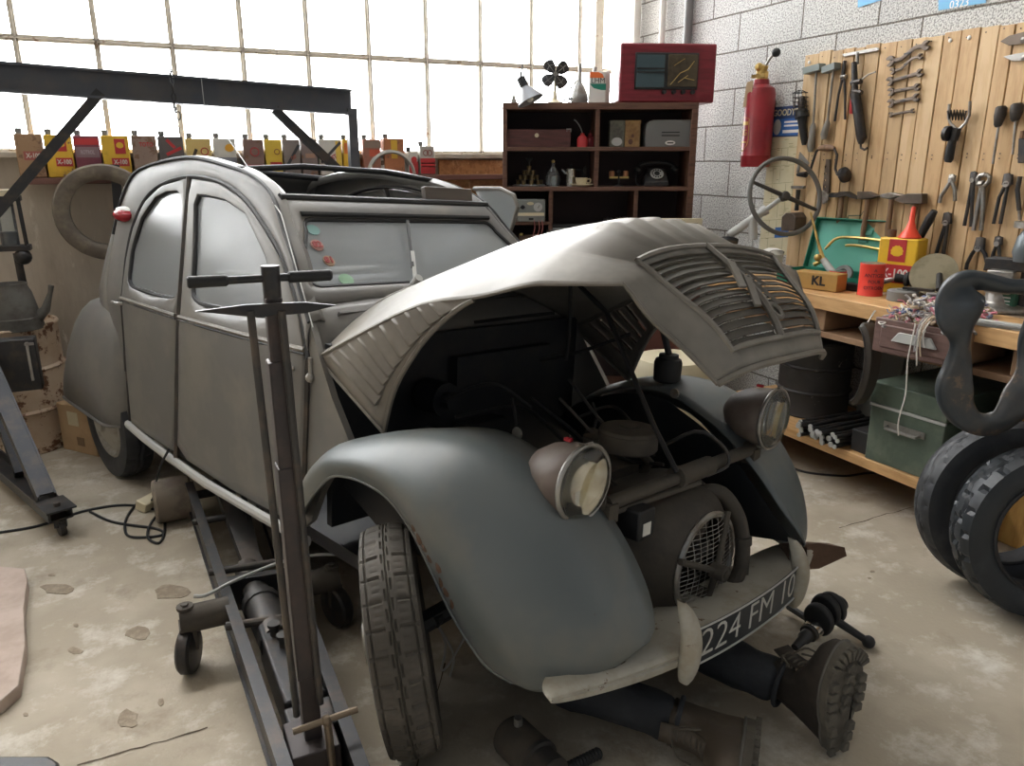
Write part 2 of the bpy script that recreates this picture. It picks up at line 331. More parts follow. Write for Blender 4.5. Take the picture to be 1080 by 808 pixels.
# right wall: hollow concrete blocks
def block_mat():
    m = bpy.data.materials.new('concrete_blocks'); m.use_nodes = True; nt = m.node_tree; b = nt.nodes['Principled BSDF']; b.inputs['Roughness'].default_value = 0.92
    tc = nt.nodes.new('ShaderNodeTexCoord'); sx = nt.nodes.new('ShaderNodeSeparateXYZ'); cb = nt.nodes.new('ShaderNodeCombineXYZ')
    nt.links.new(tc.outputs['Object'], sx.inputs[0]); nt.links.new(sx.outputs['Y'], cb.inputs['X']); nt.links.new(sx.outputs['Z'], cb.inputs['Y'])
    br = nt.nodes.new('ShaderNodeTexBrick'); br.inputs['Scale'].default_value = 1.0; br.inputs['Brick Width'].default_value = 0.53; br.inputs['Row Height'].default_value = 0.2265; br.inputs['Mortar Size'].default_value = 0.006; br.inputs['Mortar Smooth'].default_value = 0.3
    br.inputs['Color1'].default_value = (0.60, 0.59, 0.57, 1); br.inputs['Color2'].default_value = (0.66, 0.65, 0.62, 1); br.inputs['Mortar'].default_value = (0.20, 0.175, 0.15, 1)
    nz = nt.nodes.new('ShaderNodeTexNoise'); nz.inputs['Scale'].default_value = 2.0; nz.inputs['Detail'].default_value = 3
    ad = nt.nodes.new('ShaderNodeVectorMath'); ad.operation = 'MULTIPLY_ADD'; ad.inputs[1].default_value = (0.012, 0.012, 0); nt.links.new(tc.outputs['Object'], nz.inputs['Vector']); nt.links.new(nz.outputs['Color'], ad.inputs[0]); nt.links.new(cb.outputs[0], ad.inputs[2]); nt.links.new(ad.outputs[0], br.inputs['Vector'])
    vo = nt.nodes.new('ShaderNodeTexNoise'); vo.inputs['Scale'].default_value = 110; vo.inputs['Detail'].default_value = 2; nt.links.new(tc.outputs['Object'], vo.inputs['Vector'])
    mr = nt.nodes.new('ShaderNodeMapRange'); mr.inputs['From Min'].default_value = 0.38; mr.inputs['From Max'].default_value = 0.55; mr.inputs['To Min'].default_value = 0.45; nt.links.new(vo.outputs['Fac'], mr.inputs['Value'])
    mx = nt.nodes.new('ShaderNodeMix'); mx.data_type = 'RGBA'; mx.blend_type = 'MULTIPLY'; mx.inputs[0].default_value = 1; nt.links.new(br.outputs['Color'], mx.inputs[6]); nt.links.new(mr.outputs[0], mx.inputs[7]); nt.links.new(mx.outputs[2], b.inputs['Base Color'])
    s1 = nt.nodes.new('ShaderNodeMath'); s1.operation = 'MULTIPLY_ADD'; s1.inputs[1].default_value = -2.0; nt.links.new(br.outputs['Fac'], s1.inputs[0]); nt.links.new(vo.outputs['Fac'], s1.inputs[2])
    bp = nt.nodes.new('ShaderNodeBump'); bp.inputs['Strength'].default_value = 0.6; bp.inputs['Distance'].default_value = 0.012; nt.links.new(s1.outputs[0], bp.inputs['Height']); nt.links.new(bp.outputs[0], b.inputs['Normal'])
    return m
JZ = 2.275; JY = 4.17               # a bed joint and a head joint read off the wall
w = MB(); w.box((0.1, 2.0 - JY + 0.265, 2.0 - JZ), (0.2, 7.2, 4.0)); o = w.build('wall_right', block_mat(), smooth=0); o.location = (XR, JY - 0.265, JZ); struct(o)
c = MB(); c.box((-0.2, 1.65, 4.05), (8, 4.7, 0.1)); c.box((-0.2, 5.25, 4.05), (8, 0.9, 0.1)); c.box((-3.4, 4.4, 4.05), (1.6, 0.8, 0.1)); c.box((3.4, 4.4, 4.05), (0.8, 0.8, 0.1))
for x in (-1.6, -0.6, 0.4, 1.4, 2.4): c.box((x, 4.4, 4.05), (0.08, 0.8, 0.1))
struct(c.build('ceiling', mat('ceiling_board', (0.5, 0.48, 0.45), 0.9), smooth=0))
c = MB(); c.box((-4.0, 2.6, 2.0), (0.1, 6.2, 4.0)); struct(c.build('wall_left', WALLC, smooth=0))
# ---------------------------------------------------------------- the car (x forward, y to its left, z up)
CF = Vector((0.327284, -0.944923, -0.002332)); CL = Vector((0.942994, 0.326772, -0.06311)); CU = Vector((0.060396, 0.018456, 0.998004)); CO = Vector((1.186457, 2.043887, -0.018571))
CMAT = Matrix.Identity(4)
for i_, a_ in enumerate((CF, CL, CU)):
    for k_ in range(3): CMAT[k_][i_] = a_[k_]
CMAT.translation = CO
car = thing('vintage_car', 'old grey saloon car jacked up with its hood raised and roof cover off', 'car', CMAT)
def cpx(px, py, y):                # a pixel on the car plane y = const, in car coordinates
    p = hit(px, py, CL, CO.dot(CL) + y) - CO
    return Vector((p.dot(CF), p.dot(CL), p.dot(CU)))
def ys(z): return 0.64 if z < 0.95 else 0.64 - 0.14 * (z - 0.95) / 0.55
def sidept(x, z, s, off=0.0): return Vector((x, s * (ys(z) + off), z))
ARCH = [(-2.29, 0.33), (-2.285, 0.6), (-2.27, 0.944), (-2.311, 1.125), (-2.307, 1.274), (-2.231, 1.399), (-2.069, 1.475), (-1.785, 1.514), (-1.49, 1.497), (-1.266, 1.442), (-1.096, 1.366), (-0.931, 1.276), (-0.814, 1.188), (-0.692, 1.075), (-0.609, 0.957)]
GUT = [(-2.40, 0.33), (-2.42, 0.6), (-2.49, 0.95), (-2.53, 1.15), (-2.535, 1.3), (-2.49, 1.45), (-2.346, 1.543), (-1.843, 1.594), (-1.414, 1.556), (-1.21, 1.52), (-1.047, 1.456), (-0.931, 1.353), (-0.812, 1.251), (-0.74, 1.164), (-0.642, 1.07)]
def v3(p): return Vector((p[0], p[1], 0))
# body shell: side rails, rear panel, cowl, floor pan (one pressing)
b = MB()
ai = cr([v3(p) for p in ARCH], 57); gi = cr([v3(p) for p in GUT], 57)
for s in (-1, 1):
    rows = []
    for a, g in zip(ai, gi):
        r = []
        for t in (0, 0.33, 0.66, 1.0):
            x, z = lerp(a.x, g.x, t), lerp(a.y, g.y, t); r.append(sidept(x, z, s, 0.010 * math.sin(PI * t)))
        e = r[-1]; rows.append([r[0] - Vector((0, s * 0.03, 0))] + r + [Vector((e.x + 0.01, e.y - s * 0.03, e.z + 0.008)), Vector((e.x, e.y - s * 0.055, e.z - 0.004)), Vector((e.x, e.y - s * 0.055, e.z - 0.04))])
    b.grid(rows)
# rear panel and boot
zl = [0.33, 0.6, 0.80, 0.95, 1.05, 1.15, 1.3, 1.42, 1.50, 1.543]
gx = {0.33: -2.40, 0.6: -2.42, 0.80: -2.46, 0.95: -2.49, 1.05: -2.515, 1.15: -2.53, 1.3: -2.535, 1.42: -2.50, 1.50: -2.43, 1.543: -2.346}
rx = {0.33: -2.95, 0.6: -3.02, 0.80: -3.02, 0.95: -2.98, 1.05: -2.92, 1.15: -2.85, 1.3: -2.74, 1.42: -2.64, 1.50: -2.55, 1.543: -2.44}
rows = []
for z in zl:
    r = []
    for k in range(25):
        th = PI * k / 24; c = math.cos(th); sn = math.sin(th)
        r.append(Vector((gx[z] + (rx[z] - gx[z]) * abs(sn) ** 0.8, -ys(z) * math.copysign(abs(c) ** 0.8, c), z)))
    rows.append(r)
b.grid(rows)
# cowl between windscreen and engine bay, with side plates
for s in (-1, 1):
    poly = [(-0.645, 1.07), (-0.565, 0.985), (-0.473, 0.859), (-0.369, 0.732), (-0.44, 0.66), (-0.54, 0.53), (-0.61, 0.40), (-0.66, 0.36), (-0.635, 0.6), (-0.615, 0.80), (-0.609, 0.957)]
    pp = [Vector((x, s * ys(z), z)) for x, z in poly]; qq = [p - Vector((0, s * 0.02, 0)) for p in pp]; n = len(pp)
    b.add(pp + qq, [tuple(range(n)), tuple(range(2 * n - 1, n - 1, -1))] + [(i, (i + 1) % n, n + (i + 1) % n, n + i) for i in range(n)])
rows = []
for k in range(13):
    y = lerp(-0.605, 0.605, k / 12); c = 1 - abs(y / 0.605) ** 3
    rows.append([Vector((-0.712 + 0.01 * c, y, 1.118 + 0.012 * c)), Vector((-0.66, y, 1.085 + 0.03 * c)), Vector((-0.60, y * 1.03, 1.0 + 0.05 * c)), Vector((-0.58, y * 1.03, 0.95 + 0.02 * c))])
b.grid(rows)
shell = b.build('body_shell', M['paint'], car, smooth=50, solid=0.004)
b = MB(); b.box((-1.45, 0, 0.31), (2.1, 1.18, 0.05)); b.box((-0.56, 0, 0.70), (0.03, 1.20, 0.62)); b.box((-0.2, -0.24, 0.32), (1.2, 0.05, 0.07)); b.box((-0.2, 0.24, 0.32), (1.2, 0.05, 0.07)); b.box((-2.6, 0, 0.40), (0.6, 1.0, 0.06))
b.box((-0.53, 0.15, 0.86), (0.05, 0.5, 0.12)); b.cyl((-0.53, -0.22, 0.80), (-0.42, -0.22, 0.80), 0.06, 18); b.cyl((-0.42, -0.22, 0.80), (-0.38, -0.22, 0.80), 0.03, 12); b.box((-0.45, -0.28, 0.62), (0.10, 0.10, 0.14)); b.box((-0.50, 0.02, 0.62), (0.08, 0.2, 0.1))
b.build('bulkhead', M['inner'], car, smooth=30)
gm = MB()                                   # rain gutter bead and door seal lines
for s in (-1, 1):
    gm.tube([sidept(p.x, p.y, s, 0.006) for p in gi[14:]], 0.008, 6); gm.tube([sidept(p.x, p.y, s, 0.002) for p in ai[4:]], 0.010, 6)
gm.build('gutter_seal', M['black'], car)
for s in (-1, 1):                           # black strips down the door shut lines
    bd = MB(); bd.tube([sidept(x, z, s, 0.004) for x, z in ((-1.785, 1.51), (-1.705, 1.231), (-1.625, 0.971), (-1.671, 0.681), (-1.731, 0.318))], 0.013, 6); bd.build('door_shut_strip', M['darksteel'], car)
    bd = MB(); bd.tube([sidept(x, z, s, 0.004) for x, z in ((-0.609, 0.957), (-0.618, 0.8), (-0.64, 0.56), (-0.665, 0.36))], 0.012, 6); bd.build('door_shut_strip', M['darksteel'], car)
    bd = MB(); bd.tube([sidept(x, z, s, 0.003) for x, z in ((-2.285, 0.94), (-2.285, 0.6), (-2.29, 0.34))], 0.006, 6); bd.build('door_shut_strip', M['darksteel'], car)
def door(name, outer, win, s, belt, hx):
    mb = MB(); n = 56
    oo = resample([v3(p) for p in outer], n, True); ww = resample([v3(p) for p in win], n, True)
    # line the two loops up by angle round the window centre
    c = sum(ww, Vector()) / n
    def byang(L):
        L = sorted(L, key=lambda p: math.atan2(p.y - c.y, p.x - c.x)); return L
    def radial(loop):
        out = []
        for k in range(n):
            a = -PI + 2 * PI * k / n; d = Vector((math.cos(a), math.sin(a), 0)); best = None
            for i in range(len(loop)):
                p, q = loop[i - 1] - c, loop[i] - c; den = d.x * (q.y - p.y) - d.y * (q.x - p.x)
                if abs(den) < 1e-12: continue
                t = (p.x * (q.y - p.y) - p.y * (q.x - p.x)) / den; u = (p.x * d.y - p.y * d.x) / den
                if t > 0 and -1e-6 <= u <= 1 + 1e-6 and (best is None or t > best): best = t
            out.append(c + d * (best or 0.1))
        return out
    O = [v3(p) for p in outer]; Wn = [v3(p) for p in win]; oo = radial(O); ww = radial(Wn)
    rows = []
    for t in (0, 0.06, 0.2, 0.4, 0.6, 0.8, 0.93, 1.0):
        rows.append([sidept(lerp(o.x, q.x, t), lerp(o.y, q.y, t), s, 0.006 * math.sin(PI * min(t * 4, 1) / 2) - (0.012 if t == 1.0 else 0)) for o, q in zip(oo, ww)])
    mb.grid(rows, cv=True); d = mb.build(name, M['paint'], car, smooth=40, solid=0.012)
    sb = MB(); sb.tube([sidept(q.x, q.y, s, 0.0) for q in ww], 0.010, 6, closed=True); sb.build('window_seal', M['black'], d)
    g = MB(); rows = [[sidept(lerp(q.x, c.x, t), lerp(q.y, c.y, t), s, -0.006) for q in ww] for t in (0, 0.5, 1.0)]; g.grid(rows, cv=True); g.build('window_glass', M['carglass'], d)
    m = MB(); m.tube([sidept(x, z, s, 0.010) for x, z in belt], 0.009, 6); m.tube([sidept(x, z - 0.014, s, 0.008) for x, z in belt], 0.005, 6, mi=1); m.build('belt_moulding', [M['hood'], M['black']], d)
    h = MB(); x, z = hx; h.tube([sidept(x - 0.04, z, s, 0.012), sidept(x - 0.03, z, s, 0.035), sidept(x + 0.03, z, s, 0.035), sidept(x + 0.04, z, s, 0.012)], 0.008, 8); h.build('door_handle', M['steel'], d)
for s in (-1, 1):
    door('rear_door', [(-2.275, 0.34), (-2.27, 0.944), (-2.30, 1.125), (-2.295, 1.27), (-2.22, 1.39), (-2.065, 1.465), (-1.80, 1.505), (-1.72, 1.23), (-1.642, 0.971), (-1.685, 0.681), (-1.745, 0.34)],
         [(-1.86, 1.455), (-1.785, 1.41), (-1.71, 1.2), (-1.655, 1.04), (-1.69, 1.015), (-1.95, 1.012), (-2.18, 1.012), (-2.235, 1.041), (-2.262, 1.18), (-2.215, 1.325), (-2.10, 1.42), (-1.98, 1.452)], s, [(-2.27, 0.953), (-1.64, 0.957)], (-2.285, 0.93))
    door('front_door', [(-1.77, 1.505), (-1.49, 1.488), (-1.27, 1.432), (-1.10, 1.356), (-0.94, 1.266), (-0.825, 1.18), (-0.703, 1.068), (-0.625, 0.957), (-0.633, 0.8), (-0.655, 0.56), (-0.68, 0.36), (-1.2, 0.335), (-1.715, 0.34), (-1.655, 0.681), (-1.608, 0.971), (-1.69, 1.231)],
         [(-1.69, 1.44), (-1.62, 1.448), (-1.41, 1.436), (-1.22, 1.392), (-1.0, 1.25), (-0.88, 1.12), (-0.875, 1.07), (-0.92, 1.048), (-1.2, 1.035), (-1.47, 1.028), (-1.535, 1.05), (-1.60, 1.23)], s, [(-1.605, 0.957), (-1.0, 0.972), (-0.63, 0.985)], (-0.72, 0.915))
sb = MB()                                   # sill tubes under the doors
for s in (-1, 1): sb.tube([Vector((x, s * 0.65, z)) for x, z in ((-2.33, 0.335), (-2.1, 0.315), (-1.8, 0.30), (-1.43, 0.293), (-0.93, 0.31), (-0.62, 0.325))], 0.016, 8, sq=1.3)
sb.build('sill', M['lightgrey'], car)
# windscreen
def wsp(y, z, off=0.0): return Vector((-1.041 + (1.456 - z) * 1.03 + off * 0.7, y, z + off * 0.7))
def rrect(hw0, z0, hw1, z1, r, n=5):      # rounded loop: lower half width / z, upper half width / z
    out = []
    for cx, cz, a0 in ((hw1 - r, z1 - r, 0), (-hw1 + r, z1 - r, 90), (-hw0 + r, z0 + r, 180), (hw0 - r, z0 + r, 270)):
        for k in range(n):
            a = math.radians(a0 + 90 * k / (n - 1)); out.append((cx + r * math.cos(a), cz + r * math.sin(a)))
    return out
ol = rrect(0.595, 1.118, 0.505, 1.452, 0.03); il = rrect(0.555, 1.165, 0.462, 1.378, 0.04)
mb = MB(); mb.grid([[wsp(lerp(o[0], i[0], t), lerp(o[1], i[1], t), 0.012 * math.sin(PI * t)) for o, i in zip(ol, il)] for t in (0, 0.2, 0.5, 0.8, 1)], cv=True)
wsf = mb.build('windscreen_frame', M['paint'], car, solid=0.01)
mb = MB(); mb.tube([wsp(y, 1.448, 0.006) for y in (-0.50, -0.25, 0, 0.25, 0.50)], 0.016, 8); mb.tube([wsp(y, 1.390, 0.014) for y in (-0.455, -0.2, 0.2, 0.455)], 0.010, 6); mb.tube([wsp(p[0], p[1], 0.004) for p in il], 0.008, 6, closed=True); mb.build('windscreen_seal', M['black'], wsf)
mb = MB(); mb.grid([[wsp(p[0] * t, lerp(1.27, p[1], t), -0.002) for p in il] for t in (1, 0.5, 0.0)], cv=True); wsg = mb.build('windscreen_glass', M['carglass'], wsf)
mb = MB(); a = wsp(-0.14, 1.15, 0.03); mb.cyl(a - Vector((0.02, 0, 0.02)), a + Vector((0.02, 0, 0.02)), 0.016, 10); mb.bar(a, wsp(-0.08, 1.25, 0.035), 0.014, 0.008); wp = mb.build('wiper', M['lightgrey'], wsf)
mb = MB(); mb.bar(wsp(-0.115, 1.20, 0.03), wsp(-0.01, 1.365, 0.025), 0.010, 0.012); mb.build('wiper_blade', M['black'], wp)
for y, z, r, c, t in ((-0.43, 1.345, 0.022, (0.16, 0.32, 0.30), None), (-0.445, 1.295, 0.024, (0.42, 0.22, 0.19), '82'), (-0.43, 1.245, 0.022, (0.42, 0.29, 0.19), '81'), (-0.40, 1.185, 0.024, (0.24, 0.40, 0.26), None)):
    mb = MB(); k0 = [wsp(y + r * math.cos(2 * PI * k / 14) * (1.2 if not t else 1), z + r * 0.75 * math.sin(2 * PI * k / 14), 0.003) for k in range(14)]
    mb.add(k0 + [p - Vector((0.002, 0, 0.002)) for p in k0], [tuple(range(14)), tuple(range(27, 13, -1))] + [(k, (k + 1) % 14, 14 + (k + 1) % 14, 14 + k) for k in range(14)])
    st = mb.build('sticker', mat('tax_sticker', c, 0.6), wsg, smooth=0)
    if t:
        ez = Vector((0.7, 0, 0.7)).normalized(); ex = Vector((0, 1, 0)); ey = ez.cross(ex); m4 = Matrix.Identity(4)
        for i, q in enumerate((ex, ey, ez)):
            for k in range(3): m4[k][i] = q[k]
        m4.translation = wsp(y, z, 0.0065); lettering(t, 0.036, mat('sticker_ink', (0.30, 0.03, 0.03), 0.6), st, m4, bold=0.0015)
# vent flap below the screen
mb = MB(); mb.tube([Vector((-0.65 + (0.03 if z < 1.06 else 0), y, z)) for y, z in ((-0.50, 1.035), (-0.52, 1.06), (-0.50, 1.088), (0.50, 1.10), (0.52, 1.07), (0.50, 1.04))], 0.007, 6, closed=True); mb.build('vent_flap', M['darksteel'], car)
# header mirror, roof bow, folded front window, left door mirror flap
mb = MB(); mb.box((-1.06, 0.30, 1.49), (0.03, 0.26, 0.055), (0, -0.2, 0)); mb.cyl((-1.08, 0.26, 1.46), (-1.06, 0.26, 1.49), 0.01, 8); mb.build('rear_view_mirror', mat('mirror_back', (0.12, 0.10, 0.085), 0.5), car, bevel=0.012)
mb = MB(); mb.tube([(-1.36, -0.49, 1.548), (-1.38, -0.2, 1.575), (-1.38, 0.2, 1.575), (-1.36, 0.49, 1.548)], 0.012, 8); mb.build('roof_bow', M['black'], car); mb = MB(); mb.tube([(-2.33, -0.48, 1.545), (-2.36, 0, 1.56), (-2.33, 0.48, 1.545)], 0.016, 8); mb.build('roof_bow', M['black'], car)
fw = MB(); fl_ = [(-0.86, 1.06), (-0.86, 1.12), (-1.0, 1.255), (-1.22, 1.395), (-1.40, 1.43), (-1.41, 1.06)]
FWP = [cpx(x, y, 0.72) for x, y in ((500, 199), (528, 199), (542, 206), (546, 218), (541, 236), (531, 262))]
fw.tube(FWP, 0.010, 8); fw.build('folded_window_frame', M['hood'], car)
g = MB(); g.add(FWP + [p + Vector((0, 0.004, 0)) for p in FWP], [tuple(range(6)), tuple(range(11, 5, -1))]); g.build('folded_window_glass', M['carglass'], car, smooth=0)
# tail / flasher lamp on the rear quarter
mb = MB(); p = cpx(130, 227, -0.56); mb.ball(p, 0.060, 14, 1.5, 0.7, 0.55); tl_ = mb.build('tail_light', M['redlens'], car); mb = MB(); mb.ball(p + Vector((-0.005, 0.012, 0.024)), 0.05, 12, 1.4, 0.8, 0.35); mb.build('lamp_cap', M['white'], tl_)
# seats and wheel inside
seat = mat('seat_cloth', (0.30, 0.31, 0.33), 0.9)
for y in (-0.28, 0.28):
    mb = MB(); mb.box((-1.42, y, 0.62), (0.42, 0.44, 0.10), (0, -0.1, 0)); mb.box((-1.66, y, 0.86), (0.08, 0.44, 0.46), (0, -0.2, 0)); st = mb.build('front_seat', seat, car, bevel=0.03)
    mb = MB(); mb.tube([(-1.62, y - 0.22, 0.5), (-1.72, y - 0.22, 1.02), (-1.74, y - 0.15, 1.11), (-1.74, y + 0.15, 1.11), (-1.72, y + 0.22, 1.02), (-1.62, y + 0.22, 0.5)], 0.014, 8); mb.build('seat_frame', M['lightgrey'], st)
mb = MB(); mb.box((-2.32, 0, 0.62), (0.42, 1.1, 0.12)); mb.box((-2.50, 0, 0.90), (0.08, 1.1, 0.5), (0, -0.2, 0)); mb.build('rear_seat', seat, car, bevel=0.03)
mb = MB(); c_ = Vector((-1.02, 0.28, 1.02)); ax_ = Vector((-0.8, 0, 0.6)); u_ = Vector((0, 1, 0)); w_ = ax_.cross(u_)
mb.tube([c_ + u_ * 0.2 * math.cos(2 * PI * k / 28) + w_ * 0.2 * math.sin(2 * PI * k / 28) for k in range(28)], 0.011, 8, closed=True); mb.tube([c_, c_ - ax_ * 0.35], 0.018, 8); mb.tube([c_ - w_ * 0.2, c_], 0.010, 6); mb.build('steering_wheel', M['black'], car)
# ---- fenders
ST = [((-0.58, 0.70, 0.40), (-0.62, 0.69, 0.40), (-0.645, 0.65, 0.41), (-0.645, 0.60, 0.41)), ((-0.50, 0.72, 0.515), (-0.545, 0.715, 0.55), (-0.575, 0.66, 0.575), (-0.57, 0.56, 0.56)), ((-0.354, 0.73, 0.65), (-0.39, 0.735, 0.685), (-0.42, 0.66, 0.715), (-0.41, 0.5, 0.69)),
      ((-0.257, 0.73, 0.686), (-0.262, 0.745, 0.735), (-0.27, 0.65, 0.785), (-0.25, 0.46, 0.765)), ((-0.144, 0.735, 0.699), (-0.13, 0.75, 0.765), (-0.11, 0.63, 0.835), (-0.10, 0.42, 0.815)), ((-0.037, 0.735, 0.686), (0.005, 0.75, 0.77), (0.06, 0.60, 0.865), (0.06, 0.40, 0.835)),
      ((0.063, 0.735, 0.63), (0.14, 0.75, 0.735), (0.22, 0.59, 0.845), (0.20, 0.38, 0.80)), ((0.141, 0.73, 0.543), (0.25, 0.74, 0.645), (0.36, 0.58, 0.765), (0.33, 0.36, 0.75)), ((0.216, 0.725, 0.458), (0.35, 0.725, 0.545), (0.47, 0.58, 0.645), (0.45, 0.36, 0.66)),
      ((0.275, 0.71, 0.39), (0.41, 0.70, 0.45), (0.53, 0.58, 0.53), (0.545, 0.37, 0.56)), ((0.325, 0.695, 0.345), (0.44, 0.67, 0.37), (0.555, 0.57, 0.42), (0.605, 0.40, 0.485)), ((0.385, 0.665, 0.318), (0.45, 0.64, 0.318), (0.535, 0.57, 0.345), (0.615, 0.43, 0.445))]
cols = [cr([st[k] for st in ST], 45) for k in range(4)]
for s in (-1, 1):
    rows = [cr([Vector((c[i].x, s * c[i].y, c[i].z)) for c in cols], 17) for i in range(45)]
    mb = MB(); mb.grid(rows); ff = mb.build('front_fender', M['fender'], car, smooth=60, solid=0.006)
    mb = MB(); mb.tube([r[0] for r in rows], 0.006, 6); mb.build('fender_lip', M['fender'], ff)
    mb = MB(); p = rows[21][-1] + Vector((0, 0, 0.012)); mb.cyl(p - Vector((0, 0.003, 0)), p + Vector((0, 0.003, 0)), 0.018, 12); mb.build('fender_tab', M['steel'], ff)
    if s < 0:
        mb = MB()
        for i, j in ((24, 1), (25, 1), (26, 1), (27, 1), (28, 2), (29, 1), (30, 1), (31, 1)):
            q = rows[i][j].copy(); q.y -= 0.0055; mb.ball(q + Vector((0, 0.0035, 0)), 0.013, 8, random.uniform(0.6, 1.2), 0.18, random.uniform(1.0, 2.4))
        mb.build('rust_scab', M['rust'], ff)
    # dark inner wing behind the fender
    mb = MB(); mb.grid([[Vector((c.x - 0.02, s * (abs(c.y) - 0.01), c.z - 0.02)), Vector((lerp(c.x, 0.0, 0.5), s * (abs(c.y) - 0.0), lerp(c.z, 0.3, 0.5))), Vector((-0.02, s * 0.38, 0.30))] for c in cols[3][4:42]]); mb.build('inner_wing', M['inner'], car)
    # rear fender
    top = cr([v3(p) for p in ((-2.315, 0.31), (-2.295, 0.5), (-2.295, 0.70), (-2.34, 0.845), (-2.48, 0.905), (-2.70, 0.905), (-2.92, 0.845), (-3.06, 0.69), (-3.13, 0.47), (-3.14, 0.33))], 33); rows = []
    for i, p in enumerate(top):
        u = i / 32; bx = lerp(-2.318, -3.138, u); bz = 0.315; k = (1 - abs(2 * u - 1) ** 14); r = []
        for v in (0, 0.25, 0.5, 0.7, 0.84, 0.93, 0.98, 1.0): r.append(Vector((lerp(bx, p.x, v), s * (0.575 + 0.15 * math.sqrt(max(0, 1 - v ** 2.6)) * (0.25 + 0.75 * k)), lerp(bz, p.y, v))))
        rows.append(r)
    mb = MB(); mb.grid(rows); rf = mb.build('rear_fender', M['paint'], car, smooth=60, solid=0.006)
    mb = MB(); mb.tube([r[0] + Vector((0, s * 0.003, 0.0)) for r in rows], 0.009, 6); mb.build('fender_lip', M['paint'], rf)
# ---- hood
K = [(335, 377, .62), (382, 351, .61), (444, 322, .585), (505, 313, .555), (560, 300, .525), (617, 297, .49), (650, 293, .45), (686, 336, .40), (724, 371, .35), (757, 405, .285)]
KP = [cpx(a, b_, -c) for a, b_, c in K]
EP = [cpx(a, b_, -c) for a, b_, c in ((405, 457, .60), (413, 421, .605), (425, 393, .60), (450, 356, .59), (481, 327, .57), (505, 313, .555))]
CP = [Vector(p) for p in ((-0.70, 0, 1.17), (-0.42, 0, 1.27), (-0.15, 0, 1.355), (0.06, 0, 1.41), (0.22, 0, 1.437), (0.34, 0, 1.422), (0.40, 0, 1.380), (0.51, 0, 1.312), (0.605, 0, 1.232), (0.675, 0, 1.118))]
NT, NG = 46, 49
kk = cr(KP, NT); cc = cr(CP, NT); hrows = []; GH = 0.68
def hoodpt(t, g, lift=0.0):          # t along the hood 0..1, g across -1..1
    u = t * (NT - 1); i = min(int(u), NT - 2); f = u - i; k = kk[i].lerp(kk[i + 1], f); c = cc[i].lerp(cc[i + 1], f); a = abs(g)
    ex = lerp(2.0, 2.65, t / 0.667) if t < 0.667 else lerp(2.65, 6.0, (t - 0.667) / 0.333); y = math.copysign(abs(k.y) * (1 - (1 - a) ** 1.25), g); w = (abs(y) / abs(k.y)) ** ex
    z = lerp(c.z, k.z, w); x = lerp(c.x, k.x, w)
    env = max(0.0, min(1, (t - 0.12) / 0.15)) * max(0.0, min(1, (0.60 - t) / 0.08))
    if abs(y) < 0.25: z += env * 0.014 * (0.5 + 0.5 * math.cos(2 * PI * y / 0.1)) * min(1, (0.25 - abs(y)) / 0.03)
    return Vector((x, y, z + lift))
T0, T1 = 0.667, 0.955
mb = MB(); ts = [i / (NT - 1) * T0 for i in range(32)] + [lerp(T0, T1, i / 12) for i in range(1, 13)] + [0.982, 1.0]
gs = [-1 + 2 * i / (NG - 1) for i in range(NG)]
hv = [[hoodpt(t, g) for g in gs] for t in ts]; vs = [p for r in hv for p in r]; fs = []
for i in range(len(ts) - 1):
    for j in range(NG - 1):
        gm_ = (gs[j] + gs[j + 1]) / 2; tm = (ts[i] + ts[i + 1]) / 2
        if T0 < tm < T1 and abs(gm_) < GH: continue
        fs.append((i * NG + j, i * NG + j + 1, (i + 1) * NG + j + 1, (i + 1) * NG + j))
mb.add(vs, fs); hood = mb.build('hood', M['hood'], car, smooth=50, solid=0.004)
mb = MB(); mb.tube([hoodpt(t, -1) for t in ts], 0.006, 6); mb.tube([hoodpt(t, 1) for t in ts], 0.006, 6); mb.tube([hoodpt(1.0, g) for g in gs], 0.009, 6); mb.tube([hoodpt(0.0, g) for g in gs], 0.007, 6); mb.build('hood_edge', M['hood'], hood)
gr = MB(); gp_ = [hoodpt(T0, g, 0.004) for g in [lerp(-GH, GH, i / 12) for i in range(13)]] + [hoodpt(lerp(T0, T1, i / 10), GH, 0.004) for i in range(1, 10)] + [hoodpt(T1, g, 0.004) for g in [lerp(GH, -GH, i / 12) for i in range(13)]] + [hoodpt(lerp(T1, T0, i / 10), -GH, 0.004) for i in range(1, 10)]
gr.tube(gp_, 0.008, 6, closed=True); gr.tube([hoodpt(lerp(T0, T1, i / 10), 0, 0.006) for i in range(11)], 0.010, 6); grille = gr.build('grille', M['hood'], hood)
br = MB()
for k in range(1, 14):
    t = lerp(T0, T1, k / 14)
    for side in (-1, 1):
        ps = [hoodpt(t, side * g, -0.006 + 0.0) for g in (0.03, 0.2, 0.4, 0.55, 0.675)]; nx = hoodpt(t + 0.012, 0) - hoodpt(t, 0)
        d = nx.normalized(); up = Vector((-d.z, 0, d.x))
        br.grid([[p - d * 0.003 - up * 0.004, p + d * 0.017 + up * 0.003, p + d * 0.018 - up * 0.001, p - d * 0.003 - up * 0.0085] for p in ps], cv=True)
plabel(br.build('grille_bars', M['bars'], grille), 'horizontal grille bars')
ch = MB()
for t in (0.745, 0.80):
    for side in (-1, 1): ch.bar(hoodpt(t, 0.0, 0.018), hoodpt(t + 0.085, 0.13 * side, 0.014), 0.018, 0.008)
ch.build('chevron_badge', M['hood'], grille)
ch = MB(); c0 = hoodpt(0.90, 0.05, 0.010); ch.tube([c0 + Vector((0.022 * math.cos(2 * PI * k / 20) * 0.75, 0.022 * math.sin(2 * PI * k / 20), -0.022 * math.cos(2 * PI * k / 20) * 0.68)) for k in range(20)], 0.007, 6, closed=True); ch.build('crank_hole_ring', M['hood'], grille)
